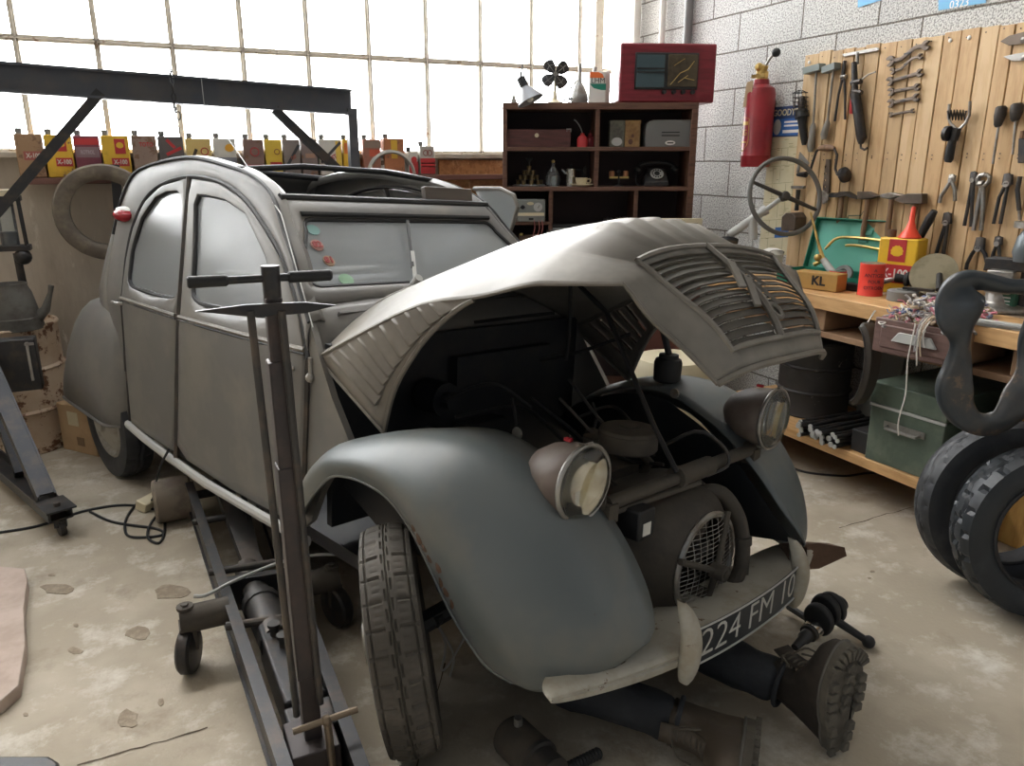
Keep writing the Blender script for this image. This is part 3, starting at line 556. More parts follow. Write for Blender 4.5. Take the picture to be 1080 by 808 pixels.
# louvred cheeks at the rear of the hood
for s in (-1, 1):
    def ck(u, v, off=0.0):
        k = cr(KP[:4], 30)[min(int(u * 29), 29)]; f = u * 29 - min(int(u * 29), 28)
        a = cr(KP[:4], 30); i = min(int(u * 29), 28); k = a[i].lerp(a[i + 1], u * 29 - i)
        a = cr(EP, 30); e = a[i].lerp(a[i + 1], u * 29 - i); p = k.lerp(e, v); p.y = s * (abs(p.y) + off); return p
    mb = MB(); vv = [0, 0.07, 0.075, 0.3, 0.5, 0.7, 0.845, 0.85, 0.92, 1.0]
    us0 = [0, 0.05, 0.10]; mb.grid([[ck(u, v) for v in vv] for u in us0])
    nl = 10; U0, U1 = 0.10, 0.80
    for k in range(nl):
        ua, ub = lerp(U0, U1, k / nl), lerp(U0, U1, (k + 1) / nl); rr_ = []
        for q in (0, 0.25, 0.5, 0.75, 1.0):
            u = lerp(ua, ub, q); rr_.append([ck(u, v, 0.015 * (1 - q) * (1 if 0.072 < v < 0.847 else 0.0)) for v in vv])
        mb.grid(rr_)
    mb.grid([[ck(u, v) for v in vv] for u in (0.80, 0.85, 0.9, 0.95, 0.995)])
    mb.tube([ck(u / 20, 1.0) for u in range(20)], 0.006, 6); mb.tube([ck(0.0, v / 8) for v in range(9)], 0.005, 6)
    mb.build('louvred_cheek', M['hood'], hood, smooth=25, solid=0.003)
hb = MB(); p = KP[0]; hb.cyl(p + Vector((-0.01, -0.02, -0.06)), p + Vector((-0.01, -0.02, 0.0)), 0.008, 8); hb.ball(p + Vector((-0.01, -0.02, -0.065)), 0.018, 10); hb.build('hood_catch', M['steel'], hood)
st = MB(); st.tube([cpx(600, 215 + 75, 0.1), cpx(640, 330, 0.02), cpx(690, 450, -0.05), cpx(714, 498, -0.06)], 0.008, 8); st.build('hood_stay', M['black'], hood)
# ---- engine bay
en = MB()
fc = Vector((0.50, 0.0, 0.475)); R0 = 0.142
prof = []
for x, rad, w_, h_ in ((0.50, 0.150, 0, 0), (0.475, 0.172, 0, 0), (0.43, 0.19, 0.02, 0.0), (0.36, 0.20, 0.06, 0.0), (0.28, 0.20, 0.10, 0.0), (0.20, 0.19, 0.13, -0.01)):
    r = []
    for k in range(40):
        a = 2 * PI * k / 40; c, sn = math.cos(a), math.sin(a); p = 0.9 if w_ == 0 else 0.7
        r.append(Vector((x, fc.y + math.copysign(abs(c) ** p, c) * (rad + w_), fc.z + math.copysign(abs(sn) ** p, sn) * (rad + h_))))
    prof.append(r)
prof.insert(0, [Vector((0.49, fc.y + math.cos(2 * PI * k / 40) * 0.132, fc.z + math.sin(2 * PI * k / 40) * 0.132)) for k in range(40)])
en.grid(prof, cv=True); en.box((0.05, 0, 0.47), (0.34, 0.30, 0.30)); en.box((0.1, -0.28, 0.47), (0.2, 0.2, 0.14)); en.box((0.1, 0.28, 0.47), (0.2, 0.2, 0.14)); en.cyl((0.10, -0.05, 0.6), (0.10, -0.05, 0.77), 0.035, 14); en.box((0.12, -0.02, 0.64), (0.14, 0.2, 0.08)); en.cyl((-0.05, 0.1, 0.6), (-0.02, 0.12, 0.72), 0.04, 12); en.tube([(0.2, 0.06, 0.6), (0.24, 0.06, 0.70), (0.22, 0.0, 0.76)], 0.016, 8)
eng = en.build('engine', M['engine'], car, smooth=40)
fg = MB()
fg.tube([fc + Vector((0.004, 0.148 * math.cos(2 * PI * k / 40), 0.148 * math.sin(2 * PI * k / 40))) for k in range(40)], 0.010, 6, closed=True)
for k in range(-9, 10):
    h = k * 0.0143; w_ = math.sqrt(max(0, 0.145 ** 2 - h * h)); fg.tube([fc + Vector((0.008 + 0.02 * math.cos(PI / 2 * q), w_ * q, h)) for q in (-1, -0.5, 0, 0.5, 1)], 0.0011, 4, caps=False)
for k in range(-4, 5):
    h = k * 0.032; w_ = math.sqrt(max(0, 0.145 ** 2 - h * h)); fg.tube([fc + Vector((0.010 + 0.02 * math.cos(PI / 2 * q), h, w_ * q)) for q in (-1, -0.5, 0, 0.5, 1)], 0.0011, 4, caps=False)
fgr = fg.build('fan_guard', M['steel'], eng)
sp = MB()
for a in (160, 60, 270): sp.tube([fc + Vector((0.014, 0.165 * math.cos(math.radians(a)), 0.165 * math.sin(math.radians(a)))), fc + Vector((0.045, 0, -0.01))], 0.010, 8)
sp.cyl(fc + Vector((0.03, 0, -0.01)), fc + Vector((0.075, 0, -0.01)), 0.024, 16); sp.cyl(fc + Vector((0.055, 0, -0.01)), fc + Vector((0.078, 0, -0.01)), 0.013, 12); sp.box(fc + Vector((0.0, 0.0, -0.15)), (0.05, 0.055, 0.12)); sp.build('crank_bracket', M['engine'], eng)
fb = MB()
for k in range(6):
    a = 2 * PI * k / 6; fb.grid([[fc + Vector((-0.05 - 0.02 * q, r_ * math.cos(a + 0.4 * q), r_ * math.sin(a + 0.4 * q))) for q in (-0.5, 0.5)] for r_ in (0.03, 0.08, 0.125)])
fb.cyl(fc + Vector((-0.08, 0, 0)), fc + Vector((-0.02, 0, 0)), 0.03, 14); fb.build('cooling_fan', M['darksteel'], eng, solid=0.003)
bk = MB(); bk.lathe([(0.13, -0.12), (0.0, -0.12)], fc, (1, 0, 0), 30); bk.build('fan_back', M['inner'], eng)
af = MB(); a0 = cpx(662, 470, -0.05); a0.z -= 0.01; af.lathe([(0.0, 0), (0.084, 0), (0.09, 0.006), (0.09, 0.058), (0.086, 0.066), (0.05, 0.074), (0.03, 0.070), (0.03, 0.078), (0.0, 0.078)], a0, (0, 0, 1), 32); af.lathe([(0.093, 0.044), (0.093, 0.054), (0.09, 0.056)], a0, (0, 0, 1), 32)
af.build('air_filter', M['engine'], eng)
rg = MB(); p = cpx(668, 548, -0.25); rg.box(p, (0.09, 0.075, 0.085)); rgo = rg.build('voltage_regulator', M['black'], eng, bevel=0.006); rl = MB(); rl.box(p + Vector((0.046, 0.0, -0.012)), (0.002, 0.034, 0.036)); rl.build('paper_label', M['white'], rgo, smooth=0)
hs = MB(); hs.tube(cr([cpx(735, 520, 0.10), cpx(760, 520, 0.16), cpx(778, 545, 0.19), cpx(783, 575, 0.19), cpx(781, 605, 0.17)], 20), 0.024, 12); hs.tube([cpx(783, 566, 0.19), cpx(783, 574, 0.19)], 0.029, 12); hs.tube(cr([cpx(781, 600, 0.17), cpx(772, 618, 0.14), cpx(752, 628, 0.10)], 8), 0.022, 10); hs.build('exhaust_pipe', M['engine'], eng)
wr = MB()
for pts in (((700, 470, .1), (735, 455, .15), (762, 470, .2), (768, 490, .2), (745, 502, .12)), ((640, 500, -.1), (660, 530, -.12), (655, 560, -.14)), ((600, 400, .1), (640, 450, .1), (680, 470, .1)), ((590, 420, 0), (650, 480, .05), (700, 490, .05)), ((610, 440, .2), (650, 430, .3), (690, 480, .1))):
    wr.tube(cr([cpx(*q) for q in pts], 14), 0.006, 6)
wr.build('cable', M['darksteel'], eng)
wr = MB(); wr.tube(cr([cpx(642, 524, -.26), cpx(665, 527, -.2), cpx(690, 525, -.12), cpx(705, 518, -.06)], 12), 0.006, 6); wr.build('red_cable', M['red'], eng)
lg = MB()
for pts in (((625, 425, .25), (633, 455, .2), (628, 480, .15)), ((630, 440, .2), (622, 470, .15), (632, 495, .1)), ((560, 420, 0), (610, 460, .05), (640, 500, .0)), ((570, 380, .2), (615, 370, .3), (665, 352, .4)), ((602, 275, .1), (601, 340, .05), (597, 380, 0)), ((480, 440, -.2), (550, 430, 0), (600, 470, 0)), ((470, 420, -.3), (520, 405, -.2), (560, 430, -.1)), ((540, 420, -.1), (545, 450, -.1), (540, 480, -.1)), ((500, 340, 0), (540, 335, .1), (585, 330, .2))):
    lg.tube(cr([cpx(*q) for q in pts], 12), 0.007, 6)
lg.build('control_cables', M['black'], car)
jr = MB(); p = cpx(703, 402, 0.50); jr.lathe([(0.0, 0), (0.044, 0), (0.05, 0.006), (0.052, 0.07), (0.047, 0.085), (0.036, 0.09), (0.036, 0.102), (0.0, 0.102)], p, (0, 0, 1), 20); jr.cyl(p + Vector((0, 0, 0.1)), p + Vector((-0.05, 0, 0.22)), 0.012, 8); jr.build('fluid_jar', M['black'], car)
# ---- headlights and their bar
hb = MB(); pa, pb = cpx(640, 532, -0.36), cpx(792, 474, 0.40); hb.tube([pa, pb], 0.020, 12); hb.tube([pa.lerp(pb, 0.44), pa.lerp(pb, 0.66)], 0.030, 12); hb.tube([pa.lerp(pb, 0.42), pa.lerp(pb, 0.45)], 0.034, 12); hb.tube([pa.lerp(pb, 0.05) + Vector((0, 0, -0.03)), pa.lerp(pb, 0.55) + Vector((0.02, 0, -0.03))], 0.010, 8)
for q in (pa, pb): hb.tube([q, q + Vector((-0.06, math.copysign(0.03, q.y), -0.01))], 0.024, 10); hb.box(q + Vector((0, 0, -0.02)), (0.05, 0.04, 0.05))
bar = hb.build('headlight_bar', M['engine'], car)
HLD = Vector((1.0, 0.0, 0.0)).normalized()
for (px, py), y in (((616, 510), -0.47), ((816, 442), 0.42)):
    c = cpx(px, py, y); h = MB(); h.lathe([(0.0, -0.175), (0.024, -0.17), (0.054, -0.148), (0.080, -0.105), (0.094, -0.05), (0.098, -0.005), (0.094, 0.0), (0.075, -0.03), (0.0, -0.06)], c, HLD, 32)
    hl = h.build('headlight', mat('lamp_shell', (0.13, 0.10, 0.085), 0.5, 0, (0.17, 0.14, 0.12), 9), car, smooth=50)
    r = MB(); up = Vector((0, 0, 1)); u = HLD.cross(up).normalized(); w_ = u.cross(HLD); r.tube([c + u * 0.0985 * math.cos(2 * PI * k / 40) + w_ * 0.0985 * math.sin(2 * PI * k / 40) for k in range(40)], 0.0065, 8, closed=True); r.bar(c + w_ * 0.093 - HLD * 0.02, c + w_ * 0.108 + HLD * 0.012, 0.02, 0.006); r.build('lamp_rim', M['steel'], hl)
    g = MB(); g.lathe([(0.096, 0.002), (0.086, 0.013), (0.06, 0.023), (0.03, 0.028), (0.0, 0.030)], c, HLD, 32); g.build('lamp_glass', M['lens'], hl, smooth=60)
    g = MB(); g.lathe([(0.092, -0.002), (0.080, -0.03), (0.05, -0.05), (0.0, -0.06)], c, HLD, 32); g.build('reflector', mat('tarnished_reflector', (0.72, 0.66, 0.52), 0.3, 0.7, (0.5, 0.4, 0.2), 14, 0.5), hl)
    g = MB(); g.ball(c - HLD * 0.03, 0.016, 10); g.build('bulb', M['yellow'], hl)
    k = MB(); k.box(c - HLD * 0.06 + w_ * 0.099, (0.02, 0.012, 0.008)); k.build('marker_lens', M['redlens'], hl)
# ---- bumper
def bcurve(y): return Vector((0.665 - 0.13 * (abs(y) / 0.72) ** 2.2, y, 0.357 - 0.012 * (y / 0.7)))
bm_ = MB(); rows = []
for i in range(41):
    y = -0.02 - 0.68 * math.cos(PI * i / 40); p = bcurve(y); e = min(1.0, max(0.004, (1 - (abs(y + 0.02) / 0.682) ** 2.4)));
    d = 0.205 * e ** 0.5; h = 0.019 * max(0.05, e ** 0.25)
    k = e ** 0.4; rows.append([p + Vector((-d, 0, 0.012 * k)), p + Vector((-d * 0.5, 0, h + 0.010 * k)), p + Vector((-0.012 * k, 0, h + 0.006 * k)), p + Vector((0.0, 0, h - 0.004 * k)), p + Vector((-0.004 * k, 0, 0.004 * k)), p + Vector((0.003 * k, 0, 0.0)), p + Vector((0.0, 0, -h)), p + Vector((-0.02 * k, 0, -h - 0.004 * k)), p + Vector((-d * 0.7, 0, -0.006 * k))])
bm_.grid(rows, cv=True); bm_.add([q for q in rows[0]] + [q for q in rows[-1]], [tuple(range(8, -1, -1)), tuple(range(9, 18))]); bumper = bm_.build('front_bumper', M['bumper'], car, smooth=40)
for y in (-0.31, 0.305):
    o = MB(); p = bcurve(y); rr_ = []
    for i in range(13):
        v = -1 + 2 * i / 12; w_ = 0.030 * math.sqrt(max(0.02, 1 - v * v * abs(v))); d = 0.034 * math.sqrt(max(0.05, 1 - v * v)); c = p + Vector((0.012 - 0.03 * max(0, v) ** 2, 0, 0.042 + v * 0.110))
        rr_.append([c + Vector((d * math.sin(a), w_ * math.cos(a) * 1.0, 0)) if math.sin(a) >= 0 else c + Vector((-0.02 * abs(math.sin(a)), w_ * math.cos(a) * 1.0, 0)) for a in [2 * PI * k / 16 for k in range(16)]])
    o.grid(rr_, cv=True); o.build('overrider', M['bumper'], bumper, smooth=60)
pl = MB(); rows = []
for i in range(21):
    y = lerp(-0.285, 0.29, i / 20); p = bcurve(y) + Vector((0.012, 0, 0.028)); rows.append([p + Vector((0, 0, 0.052)), p + Vector((0, 0, -0.052)), p + Vector((-0.004, 0, -0.052)), p + Vector((-0.004, 0, 0.052))])
pl.grid(rows, cv=True); plate = pl.build('number_plate', mat('black_plate', (0.022, 0.026, 0.03), 0.5, c3=(0.25, 0.24, 0.22), sc3=30, th3=0.7), bumper, smooth=30)
pm = MB(); pm.tube([bcurve(lerp(-0.285, 0.29, i / 20)) + Vector((0.014, 0, 0.080)) for i in range(21)], 0.003, 5); pm.tube([bcurve(lerp(-0.285, 0.29, i / 20)) + Vector((0.014, 0, -0.024)) for i in range(21)], 0.003, 5); pm.build('plate_border', M['lightgrey'], plate)
rp = MB(); q = bcurve(-0.48); rp.ball(q + Vector((-0.07, 0, 0.026)), 0.05, 12, 0.8, 1.3, 0.12); rp.ball(q + Vector((-0.10, 0.12, 0.026)), 0.04, 12, 0.9, 0.8, 0.12); rp.build('rust_patch', mat('dark_grime', (0.07, 0.055, 0.042), 0.9, c3=(0.35, 0.32, 0.26), sc3=30, th3=0.52), bumper)
lt = lettering('224 FM 10', 0.112, mat('plate_digits', (0.55, 0.54, 0.50), 0.6, c3=(0.05, 0.05, 0.05), sc3=45, th3=0.66), plate, Matrix.Identity(4), squeeze=0.80, bold=-0.0015)
bb = lt.data.vertices; w0 = min(v.co.x for v in bb); w1 = max(v.co.x for v in bb)
for v in bb:
    y = lerp(-0.262, 0.268, (v.co.x - w0) / (w1 - w0)); v.co = bcurve(y) + Vector((0.0132 + v.co.z, 0, v.co.y + 0.028))
ir = MB(); p = bcurve(0.45); ir.tube([p + Vector((-0.05, 0, 0)), p + Vector((-0.08, 0.02, -0.08)), p + Vector((-0.06, 0.04, -0.16))], [0.03, 0.035, 0.045], 8, sq=0.5); ir.build('bumper_bracket', M['darksteel'], bumper)
ir = MB(); e0 = cpx(838, 590, 0.52); e1 = cpx(862, 588, 0.62); e2 = cpx(890, 582, 0.74); ir.grid([[e + Vector((-0.06, 0, h * 1.0)), e + Vector((0.0, 0, h * 1.4)), e + Vector((0.012, 0, -h)), e + Vector((-0.05, 0, -h * 0.8))] for e, h in ((bcurve(0.42) + Vector((0, 0, 0.05)), 0.03), (e0, 0.036), (e1, 0.038), (e2, 0.012))], cv=True); ir.build('bumper_end', M['rust'], bumper)
# ---- wheels
def tyre_mesh(mb, R, Wd, rim, pattern, nseg=120, c=Vector(), ax=Vector((0, 1, 0)), deep=0.006):
    z = Vector(ax).normalized(); x = z.cross(Vector((0, 0, 1)) if abs(z.z) < 0.9 else Vector((0, 1, 0))).normalized(); y = z.cross(x); rows = []
    nt_ = 28 if nseg > 200 else 16; tw = [-0.40 + 0.8 * k / nt_ for k in range(nt_ + 1)]
    prof = [(rim, -0.36), (rim + 0.008, -0.42), (lerp(rim, R, 0.35), -0.5), (lerp(rim, R, 0.65), -0.5), (lerp(rim, R, 0.88), -0.46)]
    for i in range(nseg):
        a = 2 * PI * i / nseg; u = x * math.cos(a) + y * math.sin(a); r = [c + u * rr_ + z * (w_ * Wd) for rr_, w_ in prof]
        for w_ in tw: r.append(c + u * (R - 0.010 * abs(w_ / 0.4) ** 2.5 - deep * pattern(i, w_ / 0.4)) + z * (w_ * Wd))
        r += [c + u * rr_ + z * (-w_ * Wd) for rr_, w_ in reversed(prof)]; rows.append(r)
    mb.grid(rows, cu=True, cv=True)
def zigzag(i, w):
    zz_ = 0.07 * (1 if (i // 4) % 2 else -1); g = 1.0 if abs(abs(w - zz_) - 0.09) < 0.045 else 0.0
    if i % 10 == 0 and 0.30 < abs(w): g = 1.0
    if abs(abs(w) - 0.93) < 0.04: g = 1.0
    if i % 3 == 1 and 0.32 < abs(w) < 0.75: g = max(g, 0.35)
    return g
def wheel_disc(mb, R, off, c, ax, n=32): mb.lathe([(R, -0.03), (R + 0.006, 0.0), (R - 0.01, 0.012), (R - 0.03, -0.01), (R * 0.72, 0.0), (R * 0.55, 0.02), (R * 0.30, 0.028), (R * 0.28, 0.045), (0.0, 0.05)], c + Vector(ax) * off, ax, n)
def wheel(name, m, out, tm):
    o = bpy.data.objects.new(name, None); COL.objects.link(o); o.parent = car; o.matrix_local = m; o.empty_display_size = 0.05
    t = MB(); tyre_mesh(t, 0.315, 0.145, 0.20, zigzag, 300 if tm is M['tyre'] else 120); t.build('tyre', tm, o, smooth=30)
    d = MB(); wheel_disc(d, 0.20, 0.055, Vector(), (0, out, 0)); d.build('wheel_disc', M['disc'], o, smooth=40)
    return o
st_ = math.radians(-35)
wheel('front_wheel', TR(0, -0.72, 0.287) @ Matrix.Rotation(st_, 4, 'Z') @ Matrix.Rotation(0.10 + 0.063, 4, 'X'), -1, M['tyre'])
wheel('front_wheel', TR(0, 0.62, 0.33) @ Matrix.Rotation(st_, 4, 'Z') @ Matrix.Rotation(0.063, 4, 'X'), 1, M['tyre'])
wheel('rear_wheel', TR(-2.60, -0.60, 0.29) @ Matrix.Rotation(0.063, 4, 'X'), -1, M['tyre_dark'])
wheel('rear_wheel', TR(-2.60, 0.58, 0.36) @ Matrix.Rotation(0.063, 4, 'X'), 1, M['tyre_dark'])
ax = MB(); ax.tube([(0, -0.70, 0.29), (0, -0.3, 0.34), (0, 0.3, 0.36), (0, 0.6, 0.33)], 0.03, 8); ax.tube([(-0.1, -0.3, 0.36), (0.02, -0.62, 0.30)], 0.02, 8); ax.build('front_axle', M['inner'], car); ax = MB(); ax.tube([(-2.60, -0.57, 0.29), (-2.60, 0.57, 0.36)], 0.03, 8); ax.build('rear_axle', M['inner'], car)
ww_ = MB()
for pts in (((455, 650), (470, 680), (462, 720), (466, 740)), ((460, 655), (478, 690), (474, 715)), ((490, 672), (474, 700), (462, 712))): ww_.tube(cr([cpx(a, b_, -0.45) for a, b_ in pts], 10), 0.004, 5)
ww_.build('brake_wires', M['lightgrey'], car)
# ---------------------------------------------------------------- trolley jack in front of the doors
jk = thing('trolley_jack', 'dark steel trolley jack with tall T handle column beside the car doors', 'jack', loc=(0.22, 2.4, 0))
JO = Vector((0.22, 2.4, 0))
def J(mb, name, m, par=jk, **k):
    mb.v = [p - JO for p in mb.v]; return mb.build(name, m, par, **k)
RL = [Vector((0.070, 3.50, 0.13)), Vector((0.165, 1.52, 0.13))]; RR = [Vector((0.355, 3.50, 0.13)), Vector((0.325, 1.46, 0.13))]
for a, b in (RL, RR):
    m = MB(); m.bar(a, b, 0.012, 0.15); m.bar(a + Vector((0, 0, 0.075)), b + Vector((0, 0, 0.075)), 0.034, 0.010); m.bar(a - Vector((0, 0, 0.07)), b - Vector((0, 0, 0.07)), 0.03, 0.010)
    J(m, 'frame_rail', M['gun'])
for t, z in ((0.18, 0.17), (0.43, 0.19), (0.62, 0.19)):
    a, b = RL[0].lerp(RL[1], t), RR[0].lerp(RR[1], t); a.z = b.z = z; d = (b - a).normalized() * 0.03; m = MB(); m.tube([a - d, b + d], 0.014, 10); J(m, 'cross_bar', M['darksteel'])
m = MB(); a, b = RL[0].lerp(RL[1], 0.46), RR[0].lerp(RR[1], 0.46); m.bar(a + Vector((0.01, 0, 0.045)), b + Vector((-0.01, 0, 0.045)), 0.05, 0.012); m.bar(a + Vector((0.01, -0.02, 0)), b + Vector((-0.01, -0.02, 0)), 0.012, 0.12); J(m, 'stiffener', M['gun'])
m = MB(); m.tube([(0.215, 2.75, 0.12), (0.225, 2.42, 0.14)], 0.045, 16); m.tube([(0.225, 2.44, 0.14), (0.24, 2.18, 0.15)], 0.058, 16); m.tube([(0.224, 2.46, 0.14), (0.226, 2.42, 0.14)], 0.064, 16); J(m, 'hydraulic_cylinder', M['darksteel'])
m = MB(); m.bar((0.245, 2.24, 0.13), (0.258, 1.83, 0.13), 0.115, 0.13); m.bar((0.258, 1.84, 0.12), (0.262, 1.74, 0.10), 0.13, 0.13); rb = J(m, 'oil_reservoir', M['gun'], bevel=0.008)
for x, y in ((0.228, 2.16), (0.243, 2.09)):
    m = MB(); m.cyl((x, y, 0.19), (x, y, 0.225), 0.013, 12); m.cyl((x, y, 0.225), (x, y, 0.235), 0.019, 12); J(m, 'filler_cap', M['darksteel'], rb)
# lifting arm under the car
m = MB(); m.bar((0.20, 3.45, 0.20), (0.24, 2.75, 0.12), 0.07, 0.05); m.bar((0.28, 3.45, 0.20), (0.26, 2.75, 0.12), 0.02, 0.05); m.cyl((0.16, 3.42, 0.2), (0.33, 3.42, 0.2), 0.03, 12); m.cyl((0.235, 3.44, 0.2), (0.235, 3.44, 0.28), 0.05, 14); J(m, 'lifting_arm', M['darksteel'])
def caster(x, y, s):
    m = MB(); m.tube([(x - s * 0.13, y, 0.175), (x + s * 0.02, y, 0.175)], 0.045, 14); m.cyl((x, y, 0.215), (x, y, 0.225), 0.026, 12); m.cyl((x, y, 0.225), (x, y, 0.232), 0.012, 6); m.bar((x, y, 0.16), (x, y, 0.08), 0.07, 0.05)
    c = J(m, 'caster', M['engine']); w = MB(); w.lathe([(0.0, -0.026), (0.03, -0.026), (0.068, -0.022), (0.075, -0.014), (0.075, 0.014), (0.068, 0.022), (0.03, 0.026), (0.0, 0.026)], (x + s * 0.005, y - 0.02, 0.0755), (0.9, 0.35 * s, 0), 24); J(w, 'wheel', M['gun'], c)
caster(-0.01, 2.40, -1); caster(0.47, 2.45, 1)
for x in (-0.005, 0.44):
    w = MB(); w.lathe([(0.0, -0.08), (0.09, -0.08), (0.10, -0.07), (0.10, 0.07), (0.09, 0.08), (0.0, 0.08)], (x, 3.60, 0.1005), (1, 0.05, 0), 24); J(w, 'rear_roller', mat('worn_roller', (0.20, 0.165, 0.125), 0.8, 0, (0.13, 0.10, 0.08), 9, 0.5))
m = MB(); m.cyl((-0.06, 3.60, 0.1), (0.42, 3.60, 0.1), 0.02, 10); J(m, 'roller_axle', M['darksteel'])
# column
CY_ = 1.70
P_ = Plane((1, 0, 0), -CY_)
ct = P_.P(285, 284); cb = Vector((ct.x + 0.004, CY_, 0.16))
m = MB(); m.bar(Vector((ct.x, CY_, 1.305)), Vector((ct.x, CY_, 1.13)), 0.036, 0.036); m.bar(Vector((ct.x, CY_, 1.165)), Vector((ct.x + 0.002, CY_, 0.90)), 0.050, 0.048); m.bar(Vector((ct.x + 0.001, CY_, 0.92)), Vector((ct.x + 0.002, CY_, 0.36)), 0.056, 0.052); m.bar(Vector((ct.x + 0.002, CY_, 0.37)), cb, 0.044, 0.044); m.box((ct.x, CY_, 0.12), (0.12, 0.14, 0.12))
col_ = J(m, 'column', mat('dark_brown_steel', (0.055, 0.045, 0.045), 0.5, 0.2, (0.085, 0.062, 0.055), 7, 0.5), bevel=0.004)
m = MB(); m.cyl((ct.x, CY_, 1.29), (ct.x, CY_, 1.372), 0.0195, 18); J(m, 'handle_socket', M['gun'], col_)
m = MB(); a = P_.P(197, 298); b = P_.P(350, 290); m.tube([a, b], 0.0085, 12); h_ = J(m, 'handle', M['gun'], col_)
for u, v in ((0.0, 0.27), (0.68, 1.0)):
    m = MB(); m.tube([a.lerp(b, u), a.lerp(b, u + 0.01), a.lerp(b, v - 0.015), a.lerp(b, v)], [0.009, 0.0125, 0.0125, 0.009], 12); J(m, 'grip', M['black'], h_)
m = MB(); zc = P_.P(280, 323).z; xl, xr_ = P_.P(203, 318).x, P_.P(352, 326).x
m.T = Matrix.Translation((0, CY_ - 0.03, 0)) @ Matrix.Rotation(PI / 2, 4, 'X'); m.prism([(xl, zc + 0.006), (ct.x - 0.06, zc + 0.012), (ct.x + 0.06, zc + 0.008), (xr_, zc - 0.004), (ct.x + 0.06, zc - 0.016), (ct.x - 0.04, zc - 0.016)], -0.006, 0.006); J(m, 'cross_plate', M['gun'], bevel=0.002)
for (x0, y0), (x1, y1) in (((264, 328), (313, 755)), ((297, 328), (338, 742))):
    q = Plane((1, 0, 0), -(CY_ - 0.035)); m = MB(); m.tube([q.P(x0, y0), q.P(x1, y1)], 0.0085, 10); J(m, 'side_rod', M['darksteel'])
q = Plane((1, 0, 0), -1.62); m = MB(); m.tube([q.P(309, 772), q.P(377, 748)], 0.0085, 10); m.tube([q.P(345, 758), q.P(352, 820)], 0.010, 10); m.ball(q.P(344, 760), 0.014, 10); J(m, 'release_valve', mat('worn_brown_steel', (0.22, 0.17, 0.12), 0.5, 0.5))
m = MB(); m.tube(cr([(0.02, 2.42, 0.24), (0.06, 2.42, 0.235), (0.16, 2.50, 0.222), (0.33, 2.56, 0.222), (0.47, 2.50, 0.245), (0.62, 2.40, 0.24), (0.74, 2.30, 0.22)], 30), 0.006, 6)
tag(m.build('electric_cable', M['lightgrey'], origin=(0.2, 2.5, 0.22)), 'thin pale grey cable laid across the jack rails', 'cable')
# ---------------------------------------------------------------- gantry hoist
GP0 = Vector((-0.86, 4.75, 0)); GP1 = Vector((1.25, 4.86, 0))
BEAM = mat('glare_tinted_beam', (0.075, 0.08, 0.095), 0.45, 0.2, (0.10, 0.095, 0.095), 6, 0.5)  # dark steel; bluish light and glare are put into this paler colour
gt = thing('gantry_hoist', 'dark steel gantry hoist spanning the room before the window', 'hoist', loc=GP0)
def G(mb, name, m, par=gt, **k):
    mb.v = [p - GP0 for p in mb.v]; return mb.build(name, m, par, **k)
ga, gb = Plane((1, -0.05, 0), -4.75), Plane((1, 0, 0), -4.80)
d_ = (GP1 - GP0).normalized(); zt0, zt1 = 2.075, 2.005
A_ = GP0 - d_ * 0.5 + Vector((0, 0, zt0 + 0.016)); B_ = GP1 + Vector((0, 0, zt1))
m = MB(); m.bar(A_ - Vector((0, 0, 0.07)), B_ - Vector((0, 0, 0.07)), 0.02, 0.13); m.bar(A_ - Vector((0, 0, 0.004)), B_ - Vector((0, 0, 0.004)), 0.09, 0.012); m.bar(A_ - Vector((0, 0, 0.136)), B_ - Vector((0, 0, 0.136)), 0.09, 0.012)
G(m, 'beam', BEAM)
for P in (GP0, GP1):
    m = MB(); m.bar(P + Vector((0, 0, 0.12)), P + Vector((0, 0, 1.90)), 0.055, 0.07, up=(0, 1, 0)); G(m, 'post', BEAM)
m = MB(); m.bar(GP0 + d_ * 0.77 + Vector((0, -0.02, 1.94)), GP0 + d_ * 0.02 + Vector((0, -0.02, 1.12)), 0.045, 0.05); G(m, 'brace', M['gun'])
m = MB(); m.bar(GP1 - d_ * 0.46 + Vector((0, -0.02, 1.88)), GP1 - d_ * 0.02 + Vector((0, -0.02, 1.46)), 0.045, 0.05); G(m, 'brace', M['gun'])
F0 = Vector((-0.455, 3.62, 0.105)); F1 = Vector((-0.885, 4.70, 0.105)); fd = (F1 - F0).normalized(); fs_ = Vector((-fd.y, fd.x, 0))
m = MB()
for sgn in (-1, 1): m.bar(F0 + fs_ * 0.045 * sgn, F1 + fs_ * 0.045 * sgn, 0.008, 0.05)
m.bar(F0 - Vector((0, 0, 0.022)), F1 - Vector((0, 0, 0.022)), 0.09, 0.008); m.bar(F0 + Vector((0, 0, 0.03)) - fd * 0.03, F0 + Vector((0, 0, 0.03)) + fd * 0.14, 0.12, 0.008); fo = G(m, 'foot', M['gun'])
m = MB(); p = F0 + fd * 0.03; m.cyl(p + Vector((0, 0, 0.03)), p + Vector((0, 0, 0.05)), 0.014, 6); G(m, 'bolt', M['darksteel'], fo)
for p in (F0 + fd * 0.02, F1 - fd * 0.1):
    m = MB(); m.bar(p - Vector((0, 0, 0.03)), p - Vector((0, 0, 0.06)), 0.03, 0.05); m.lathe([(0, -0.012), (0.034, -0.012), (0.036, -0.008), (0.036, 0.008), (0.034, 0.012), (0, 0.012)], Vector((p.x, p.y, 0.0365)), fs_, 18); G(m, 'caster', M['gun'], fo)
m = MB(); a = F0 + fd * 0.16 + Vector((0, 0, 0.03)); b = GP0 + Vector((0.02, -0.03, 0.80))
for sgn in (-1, 1): m.bar(a + fs_ * 0.035 * sgn, b + fs_ * 0.035 * sgn, 0.008, 0.05)
